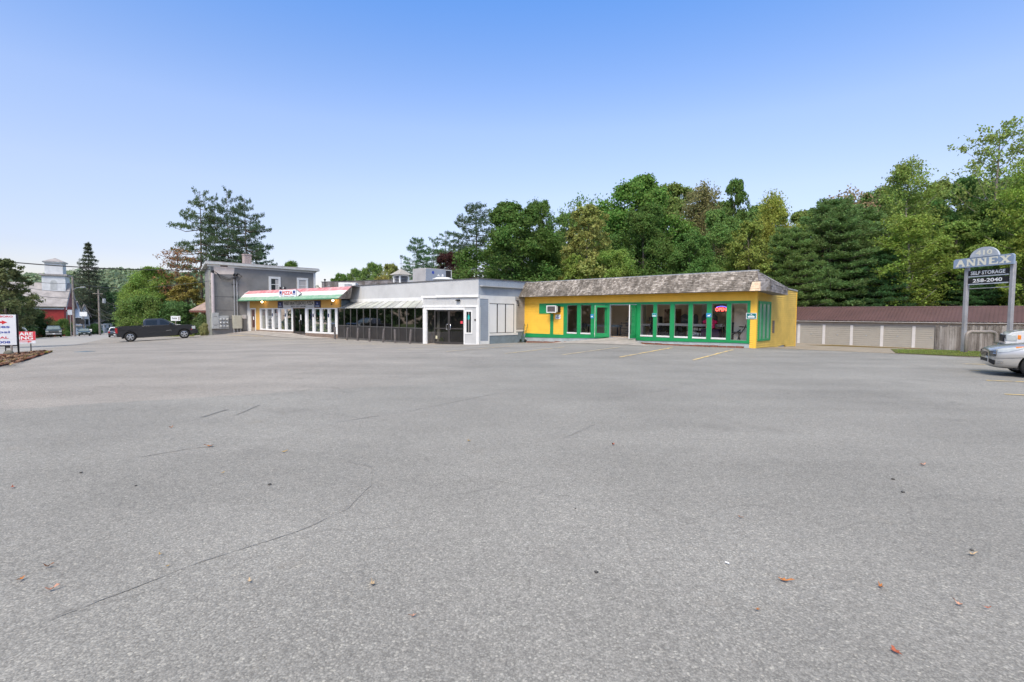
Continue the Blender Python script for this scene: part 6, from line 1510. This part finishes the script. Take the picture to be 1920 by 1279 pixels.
def tree(kind,px,ytop,D,hw,col,name,label,bark='barkgrey',group='trees beyond the shops',rot=None,sink=0):
    cm,tb,H,R=PROTO[kind]
    x=X(px,D);zg=h(x,D)-sink;zt=1.65+(590+.007*(px-960)-ytop)/960*D;hgt=zt-zg;rad=hw/960*D
    e=empty(name,(x,D,zg),label,'shrub' if name in('shrub','bush') else 'tree',group)
    e.scale=(rad/R,rad/R,hgt/H);e.rotation_euler=(0,0,rot if rot is not None else (px*1.37)%6.28);e['_b']=(0,0,0)
    key=(kind,bark)
    if key not in trunkmesh:
        o=tb.build('trunk',mt[bark],None,True);trunkmesh[key]=o.data;bpy.data.objects.remove(o)
    t=bpy.data.objects.new('trunk',trunkmesh[key]);COL.objects.link(t);t.parent=e
    c=bpy.data.objects.new('crown',cm);COL.objects.link(c);c.parent=e;c.color=(*[q*1.15 for q in col],1)
    return e
DG=(.052,.088,.022);MG=(.072,.115,.028);YG=(.115,.155,.032);OL=(.15,.135,.042);RB=(.14,.075,.04);PN=(.05,.075,.042);PU=(.035,.014,.014);LG=(.10,.145,.045)
T=tree
T('maple_a',960,386,62,92,DG,'maple_tree','big dense dark green maple rising behind the right end of the gray shop',rot=1)
T('maple_c',1008,380,66,42,DG,'maple_tree','taller dark maple crown just right of the big dense maple',rot=2.2)
T('ash',1100,390,60,64,(.135,.145,.045),'ash_tree','olive yellow tree with visible pale limbs above the left of the shake roof','barkpale',rot=.4)
T('maple_c',1150,470,57,52,(.105,.15,.035),'shrub','light green shrub mass in front of the olive yellow tree',rot=2)
T('ash',1075,480,58,38,(.115,.15,.035),'shrub','small yellow green shrub left of the olive yellow tree',rot=4)
T('maple_b',1195,338,78,100,(.065,.115,.026),'maple_tree','broad green tree with rounded top, highest of the middle wood',rot=.3)
T('maple_a',1205,392,66,70,DG,'maple_tree','dark green tree below the broad rounded one, above the open shop door',rot=4)
T('bare',1085,365,88,45,MG,'thin_tree','thin leafy top showing behind the olive yellow tree',rot=1)
T('bare',1060,392,88,30,MG,'thin_tree','sparse tree top between the dense maple and the olive tree',rot=3)
T('airy' if 0 else 'birch',1308,343,82,55,(.115,.11,.05),'ash_tree','thinning brownish tree top right of the broad rounded tree',rot=2)
T('ash',1372,343,84,36,DG,'maple_tree','narrow dark green tree top right of the brownish one',rot=1)
T('maple_b',1335,398,70,62,(.075,.12,.034),'maple_tree','mid green tree below the brownish top',rot=2)
T('birch',1442,358,74,46,(.16,.175,.04),'birch_tree','bright yellow green birch above the right part of the shake roof','barkpale',rot=1)
T('ash',1398,420,64,52,(.115,.14,.035),'ash_tree','yellow green tree lower left of the bright birch',rot=3)
T('maple_c',1290,440,62,55,(.055,.10,.026),'maple_tree','dark tree low above the middle of the shake roof',rot=5)
T('pine_low',1610,392,70,95,(.085,.13,.046),'white_pine','third layered pine between the wide pine and the aspen',rot=2.2)
T('pine_low',1552,376,67,125,(.078,.122,.044),'white_pine','wide dark layered white pine behind the storage building',rot=1.0)
T('pine_low',1475,428,66,90,(.088,.132,.044),'white_pine','smaller layered pine behind the right end of the shake roof',rot=3)
T('bare',1580,352,82,60,(.16,.12,.07),'thin_tree','sparse reddish tree top above the wide pine',rot=1)
T('aspen',1692,298,70,62,(.125,.165,.045),'aspen_tree','tall light green aspen right of the wide pine','barkpale',rot=2)
T('aspen',1695,400,61,78,(.115,.155,.034),'young_aspen','yellow green aspen in front of the wide pine above the storage roof','barkpale',rot=4)
T('maple_b',1800,338,72,75,(.055,.10,.028),'maple_tree','dark tree left of the storage sign top',rot=2)
T('ash',1790,420,63,70,(.09,.13,.032),'ash_tree','mid green tree directly behind the storage sign',rot=1)
T('poplar',1852,228,66,78,(.13,.165,.05),'poplar_tree','tallest sparse poplar at the upper right','barkpale',rot=0)
T('aspen',1915,292,58,62,(.125,.17,.036),'aspen_tree','light yellow green aspen at the right edge','barkpale',rot=5)
T('maple_c',1860,380,64,75,(.075,.115,.03),'maple_tree','dense green tree below the sparse poplar',rot=3)
T('ash',1945,400,54,70,(.11,.145,.03),'ash_tree','yellow green tree cut by the right edge behind the stockade fence',rot=0)
T('pine_low',1650,470,62,70,(.045,.09,.034),'white_pine','low dark pine tucked behind the storage roof left of the sign',rot=5)
T('pine_low',1830,500,60,80,(.045,.09,.034),'white_pine','low dark pine behind the storage roof beyond the sign posts',rot=2)
for k,(px,yt,D,hw,lab) in enumerate([(1000,440,92,110,'behind the dense maple'),(1066,405,96,60,'in the notch left of the olive tree'),(1150,400,98,90,'behind the olive tree'),(1255,352,100,85,'right behind the broad rounded tree'),(1345,385,100,80,'behind the brownish tree'),(1425,390,98,80,'behind the yellow birch'),(1505,398,95,80,'behind the smaller layered pine'),(1560,382,95,80,'behind the wide pine'),(1640,358,92,80,'left behind the tall aspen'),(1750,348,90,85,'behind the left sign post'),(1870,340,86,100,'behind the sparse poplar'),(1985,350,80,110,'beyond the right edge aspen')]):
    T(('maple_b','ash','maple_a')[k%3],px,yt,D,hw,(.07,.108,.032) if k%3 else (.095,.125,.036),'background_tree','plain green tree deep in the wood '+lab,rot=k*1.3)
T('pine_full',892,386,84,66,PN,'pine_tree','tall full pine left of the dense dark maple',rot=1)
T('maple_c',850,474,70,46,PU,'purple_maple','dark purple leaved maple behind the rooftop unit',rot=2)
T('pine_full',782,448,92,38,(.055,.10,.045),'pine_tree','leftmost of three slim pines above the cupola',rot=2)
T('pine_a',812,450,96,32,(.055,.095,.045),'pine_tree','middle of three slim pines above the cupola',rot=3)
T('pine_b',836,440,92,34,(.06,.10,.045),'pine_tree','rightmost of three slim pines above the cupola',rot=4)
for px,yt,D,hw,c,lab in ((640,514,112,26,MG,'low green tree right of the grey house'),(668,505,116,26,LG,'second green tree from the grey house'),(700,494,110,30,LG,'rounded light green tree midway between the grey house and the cupola'),(733,496,106,26,(.14,.15,.05),'yellowish green tree just left of the cupola'),(720,520,96,30,OL,'low golden shrub at the foot of the cupola')):
    T('maple_c' if D>100 else 'bush',px,yt,D,hw,c,'maple_tree' if D>100 else 'shrub',lab)
T('bush',806,508,80,40,(.07,.12,.03),'shrub','green shrub mass under the three slim pines')
T('maple_a',545,492,88,30,MG,'maple_tree','small green tree top just over the flat roof of the grey house')
# left pines
gp='pines behind the grey house'
T('pine_b',380,362,76,45,(.06,.085,.04),'pine_tree','leftmost tall pine behind the grey house',group=gp,rot=1)
T('pine_b',407,372,80,26,PN,'pine_tree','slim pine second from the left behind the grey house',group=gp,rot=2.6)
T('pine_a',430,360,77,36,PN,'pine_tree','tallest full pine behind the chimney side of the grey house',group=gp,rot=4)
T('pine_c',464,374,77,44,PN,'pine_tree','rightmost pine with long low branches behind the chimney',group=gp,rot=.5)
T('pine_a',482,434,79,38,(.04,.08,.035),'pine_tree','short spreading pine right of the chimney',group=gp,rot=2)
T('bare',335,462,68,44,RB,'thin_tree','half bare reddish brown tree left of the tall pines',rot=2,group='trees along the street')
T('ash',352,520,66,40,(.14,.12,.035),'ash_tree','olive brown tree low beside the grey house',rot=2,group='trees along the street')
T('maple_c',290,502,68,48,(.10,.145,.035),'maple_tree','yellow green tree above the black pickup cab',rot=1,group='trees along the street')
T('maple_b',262,520,74,32,(.11,.16,.04),'maple_tree','bright green tree left of the yellow green one',rot=2,group='trees along the street')
T('bush',278,556,60,46,(.075,.115,.032),'bush','bright green rounded bush behind the black pickup bed',rot=1,group='trees along the street')
T('bush',325,566,62,50,(.05,.09,.03),'bush','dark green bush behind the black pickup cab',rot=3,group='trees along the street')
T('bush',378,590,60.5,22,(.07,.10,.04),'bush','leafy shrub over the brown fence next to the grey house',rot=5,group='trees along the street')
T('spruce',170,456,140,46,(.05,.06,.04),'spruce_tree','dark pointed spruce above the gabled houses',rot=1,group='trees along the street',sink=1)
T('spruce',200,535,150,40,(.025,.05,.022),'spruce_tree','shorter dark spruce right of the pointed one',rot=2,group='trees along the street',sink=1)
T('maple_b',222,548,185,40,(.035,.065,.028),'maple_tree','dark tree behind the slim utility poles',rot=2,group='trees along the street')
T('maple_a',160,560,175,40,(.035,.06,.026),'maple_tree','dark tree behind the white gabled house',rot=4,group='trees along the street')
T('ash',12,488,36,50,(.065,.075,.032),'apple_tree','open grey green tree at the left edge behind the roadside sign','barkgrey',rot=1,group='trees along the street')
T('maple_c',26,548,95,42,(.04,.06,.022),'maple_tree','dark leafy tree before the red church wall',rot=2,group='trees along the street')
T('bush',4,560,75,50,(.03,.05,.02),'bush','dark bush at the left edge beyond the roadside sign',rot=2,group='trees along the street')
T('bush',68,585,99,28,(.035,.055,.02),'bush','dark low bush beside the red church wall',rot=1,group='trees along the street')
T('bush',121,598,98,14,(.06,.10,.03),'bush','small green bush at the corner of the red church',rot=1,group='trees along the street')
T('bush',102,603,100,18,(.12,.11,.04),'bush','yellowish low shrubs along the red church wall',rot=3,group='trees along the street')
T('bush',178,607,118,14,(.05,.09,.03),'bush','low green bush before the low white building',rot=3,group='trees along the street')
T('bush',383,606,53,9,(.16,.16,.07),'bush','little pale leaved plant at the left corner of the grey house',rot=3,group='trees along the street')
wx,wy=X(827,37.9),37.9
T('bush',827.5,633,37.3,5,(.13,.17,.03),'bush','small green weed at the foot of the sunroom beside the entrance',rot=3,group='weeds on the lot')
# distant hill with its wood
mb=MB();G=[]
for j,y in enumerate(np.linspace(280,520,13)):
    row=[]
    for x in np.linspace(-560,-120,36):
        z=-8+(38+7*math.sin(x*.021+1)+4*math.sin(x*.05))*math.sin(min(1,(y-280)/200)*PI/2)*np.interp(x,[-560,-420,-250,-120],[1,1,.86,.45])
        row.append((x,y,z))
    G.append(row)
hl=mb.grid(G).build('distant_hill',mt['forestfloor'],None,True);hl['kind']='structure'
rng=np.random.default_rng(5);L=[]
for k in range(1500):
    j=rng.uniform(0,12);i=rng.uniform(0,35);a=np.array(G[int(j)][int(i)])
    c=a+np.array([rng.uniform(-6,6),rng.uniform(-9,9),3]);r=rng.uniform(3.5,6.5);m=46
    d=nrmz(rng.normal(size=(m,3))+np.array([0,-.2,.4]));p=c+d*r*np.array([1,1,1.1]);L.append(leaves(p,nrmz(d+rng.normal(size=(m,3))*.4),1.5,1.0,rng))
me=mesh_quads('distant_wood',np.concatenate(L),mt['leaf']);o=bpy.data.objects.new('distant_wood',me);COL.objects.link(o);o.color=(.12,.155,.095,1);tag(o,'pale green wooded hill far beyond the church and the street','woods',kind='stuff')  # slight distance haze put into the crown colour
# trees across the road behind the viewer, seen only as reflections in the shop glass
L=[];rng=np.random.default_rng(8)
for k in range(1150):
    a=rng.uniform(PI*.77,PI*2.17);r=rng.uniform(50,66) if PI*1.05<a<PI*2 else rng.uniform(84,100);zc=rng.uniform(-2.5,14)*(.6+.4*math.sin(a*9)**2);c=np.array([r*math.cos(a),r*math.sin(a)-4,zc]);m=40
    d=nrmz(rng.normal(size=(m,3)));p=c+d*rng.uniform(1.2,2.6);L.append(leaves(p,nrmz(d+rng.normal(size=(m,3))*.5),.75,.5,rng))
me=mesh_quads('roadside_woods',np.concatenate(L),mt['leaf']);o=bpy.data.objects.new('roadside_woods',me);COL.objects.link(o);o.color=(.05,.075,.03,1);tag(o,'green woods across the road, mirrored in the shop windows','woods',kind='stuff')
# ================================================================== FALLEN LEAVES, STONES
def leafmesh(seed,sz,curl):
    r=random.Random(seed);n=11;pts=[]
    for k in range(n):
        a=2*PI*k/n;rad=sz*(1 if k%2==0 else .55)*r.uniform(.75,1.15);pts.append((rad*math.cos(a)*1.2,rad*math.sin(a)*.75))
    mb=MB();c=mb.V((0,0,.004));idx=[mb.V((x,y,.003+curl*(x*x+y*y)/sz+r.uniform(0,.3)*curl*sz)) for x,y in pts]
    mb.f=[[c,idx[k],idx[(k+1)%n]] for k in range(n)];t=mb.V((-sz*1.9,0,.01+curl*sz));mb.f.append([idx[n//2],t,idx[n//2+1]])
    return mb
lm={k:paint('dry_leaf_'+k,c,.7,.25,40) for k,c in dict(orange=(.40,.15,.04),brown=(.22,.10,.05),tan=(.46,.34,.21),yellow=(.42,.26,.05),red=(.36,.10,.05),pinkish=(.50,.27,.19)).items()}
LV=[(-3.74,6.27,.075,'orange','orange brown leaf lying alone in the left middle of the lot'),(-3.02,3.08,.035,'orange','lower of two orange leaves near the left edge'),(-3.0,3.24,.035,'brown','upper brown leaf of the pair near the left edge'),(-.84,3.04,.045,'tan','large pale tan curled leaf left of the picture centre'),(-.53,2.71,.03,'pinkish','pinkish leaf just below right of the large tan leaf'),(-1.6,3.06,.028,'tan','small tan leaf left of the large tan leaf'),(-2.71,6.02,.05,'yellow','small yellowish leaf right of the lone orange brown leaf'),(-.55,6.57,.05,'yellow','yellow leaf far out near the picture centre line'),(1.29,6.41,.045,'red','dark red leaf right of the picture centre, mid distance'),(1.7,3.1,.055,'orange','long curled orange leaf in the right foreground'),(2.25,3.03,.04,'orange','flat orange leaf right of the long curled one'),(1.38,2.78,.022,'orange','tiny orange leaf below the long curled orange leaf'),(1.89,2.43,.045,'red','rust red pointed leaf nearest the camera at the right'),(3.19,3.46,.045,'tan','tan leaf near the right edge beside a dark stone'),(2.56,2.84,.035,'pinkish','pinkish leaf above the rust red one at the right'),(4.58,5.62,.06,'pinkish','faded pink leaf in the right middle distance'),(1.87,4.09,.035,'brown','small brown leaf above the white scrap'),(-2.73,2.96,.04,'pinkish','flattened pinkish leaf right of the pair at the left edge'),(-4.71,4.76,.045,'red','reddish leaf at the left edge, mid distance'),(-2.23,3.25,.02,'yellow','lower tiny yellow leaf beside the long crack'),(-2.39,3.41,.02,'yellow','upper tiny yellow leaf beside the long crack'),(-2.98,5.21,.03,'yellow','tiny yellow leaf left of the crack bend'),(2.69,2.81,.025,'red','small red sliver of leaf at the lower right'),(-4.9,7.3,.04,'orange','small orange leaf near the dark tyre mark')]
for k,(x,y,s,c,lab) in enumerate(LV):
    M=Matrix.Translation((x,y,h(x,y)+.006))@Matrix.Rotation(k*1.7,4,'Z')
    q=leafmesh(k,s*.58,.35+.2*(k%3));q.v=[M@v for v in q.v];solo(q.build('fallen_leaf',lm[c],None,rec=False),lab,'leaf','fallen leaves on the asphalt')
SN=[(.55,3.2,.028,'dark rounded pebble in the centre foreground'),(3.87,5.11,.035,'left one of two dark pebbles at the right'),(3.68,4.73,.035,'right one of two dark pebbles at the right'),(-2.33,4.86,.04,'flat dark pebble left of the crack bend'),(-4.45,5.22,.03,'dark pebble near the left edge, mid distance'),(-3.59,4.82,.022,'small dark pebble right of the left edge one'),(.55,4.28,.018,'tiny dark pebble beyond the rounded one in the centre'),(3.26,3.54,.025,'dark pebble beside the tan leaf near the right edge')]
for k,(x,y,s,lab) in enumerate(SN):
    s*=.48
    mb=MB();r=random.Random(k);mb.lathe([(.001,-.3*s),(s*.8,0),(s,.3*s),(s*.6,.65*s),(.001,.75*s)],(x,y,h(x,y)+.004),'z',9);mb.v=[v+Vector((r.uniform(-.2,.2)*s,r.uniform(-.2,.2)*s,0)) for v in mb.v]
    solo(mb.build('pebble',paint('pebble',(.09,.088,.085),.8,.3,30),None,True),lab,'pebble','loose pebbles on the asphalt')
x,y=1.43,3.33
solo(MB().tube([(x,y,h(x,y)+.012),(x+.018,y-.022,h(x,y)+.012)],.005,8).build('paper_scrap',mt['whiteclean'],None),'tiny white paper scrap on the asphalt right of centre','litter')

# ================================================================== LIGHT, SKY, CAMERA
sd=Vector((-.20,-.62,.78)).normalized()
su=bpy.data.lights.new('sun','SUN');su.energy=SUN_E;su.angle=math.radians(SUN_A);su.color=(1,.93,.83)
so=bpy.data.objects.new('sun',su);COL.objects.link(so);so.rotation_euler=sd.to_track_quat('Z','Y').to_euler()
w=bpy.data.worlds.new('World');SC.world=w;w.use_nodes=True;t=w.node_tree;bg=t.nodes['Background']
sky=N(t,'ShaderNodeTexSky',sky_type='NISHITA');sky.sun_disc=False;sky.sun_elevation=math.asin(sd.z);sky.sun_rotation=math.atan2(sd.x,sd.y)
sky.altitude=0;sky.air_density=1.0;sky.dust_density=SKY_D;sky.ozone_density=SKY_O
gz=N(t,'ShaderNodeSeparateXYZ');lk(t,coord(t,'Generated'),gz.inputs[0])
# clear blue band above a hazy horizon, unseen overhead brightened to add soft fill light
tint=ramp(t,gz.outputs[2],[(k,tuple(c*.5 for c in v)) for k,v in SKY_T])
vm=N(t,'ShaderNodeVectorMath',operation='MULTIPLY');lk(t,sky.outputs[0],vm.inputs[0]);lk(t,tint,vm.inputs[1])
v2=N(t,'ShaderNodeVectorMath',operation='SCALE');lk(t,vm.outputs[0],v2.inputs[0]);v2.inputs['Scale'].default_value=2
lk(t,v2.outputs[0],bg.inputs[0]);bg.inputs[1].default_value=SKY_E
cam=bpy.data.cameras.new('camera');cam.lens=18;cam.sensor_width=36;cam.clip_end=3000;cam.clip_start=.05
co=bpy.data.objects.new('camera',cam);COL.objects.link(co)
co.matrix_world=Matrix.Translation((0,0,1.65))@Matrix.Rotation(math.radians(90-2.95),4,'X')@Matrix.Rotation(math.radians(.4),4,'Z')
SC.camera=co
SC.view_settings.view_transform='Standard';SC.view_settings.look='None';SC.view_settings.exposure=EXPO;SC.view_settings.gamma=1
SC.cycles.max_bounces=8;SC.cycles.transparent_max_bounces=12
for o in bpy.data.objects:
    if '_b' in o: del o['_b']
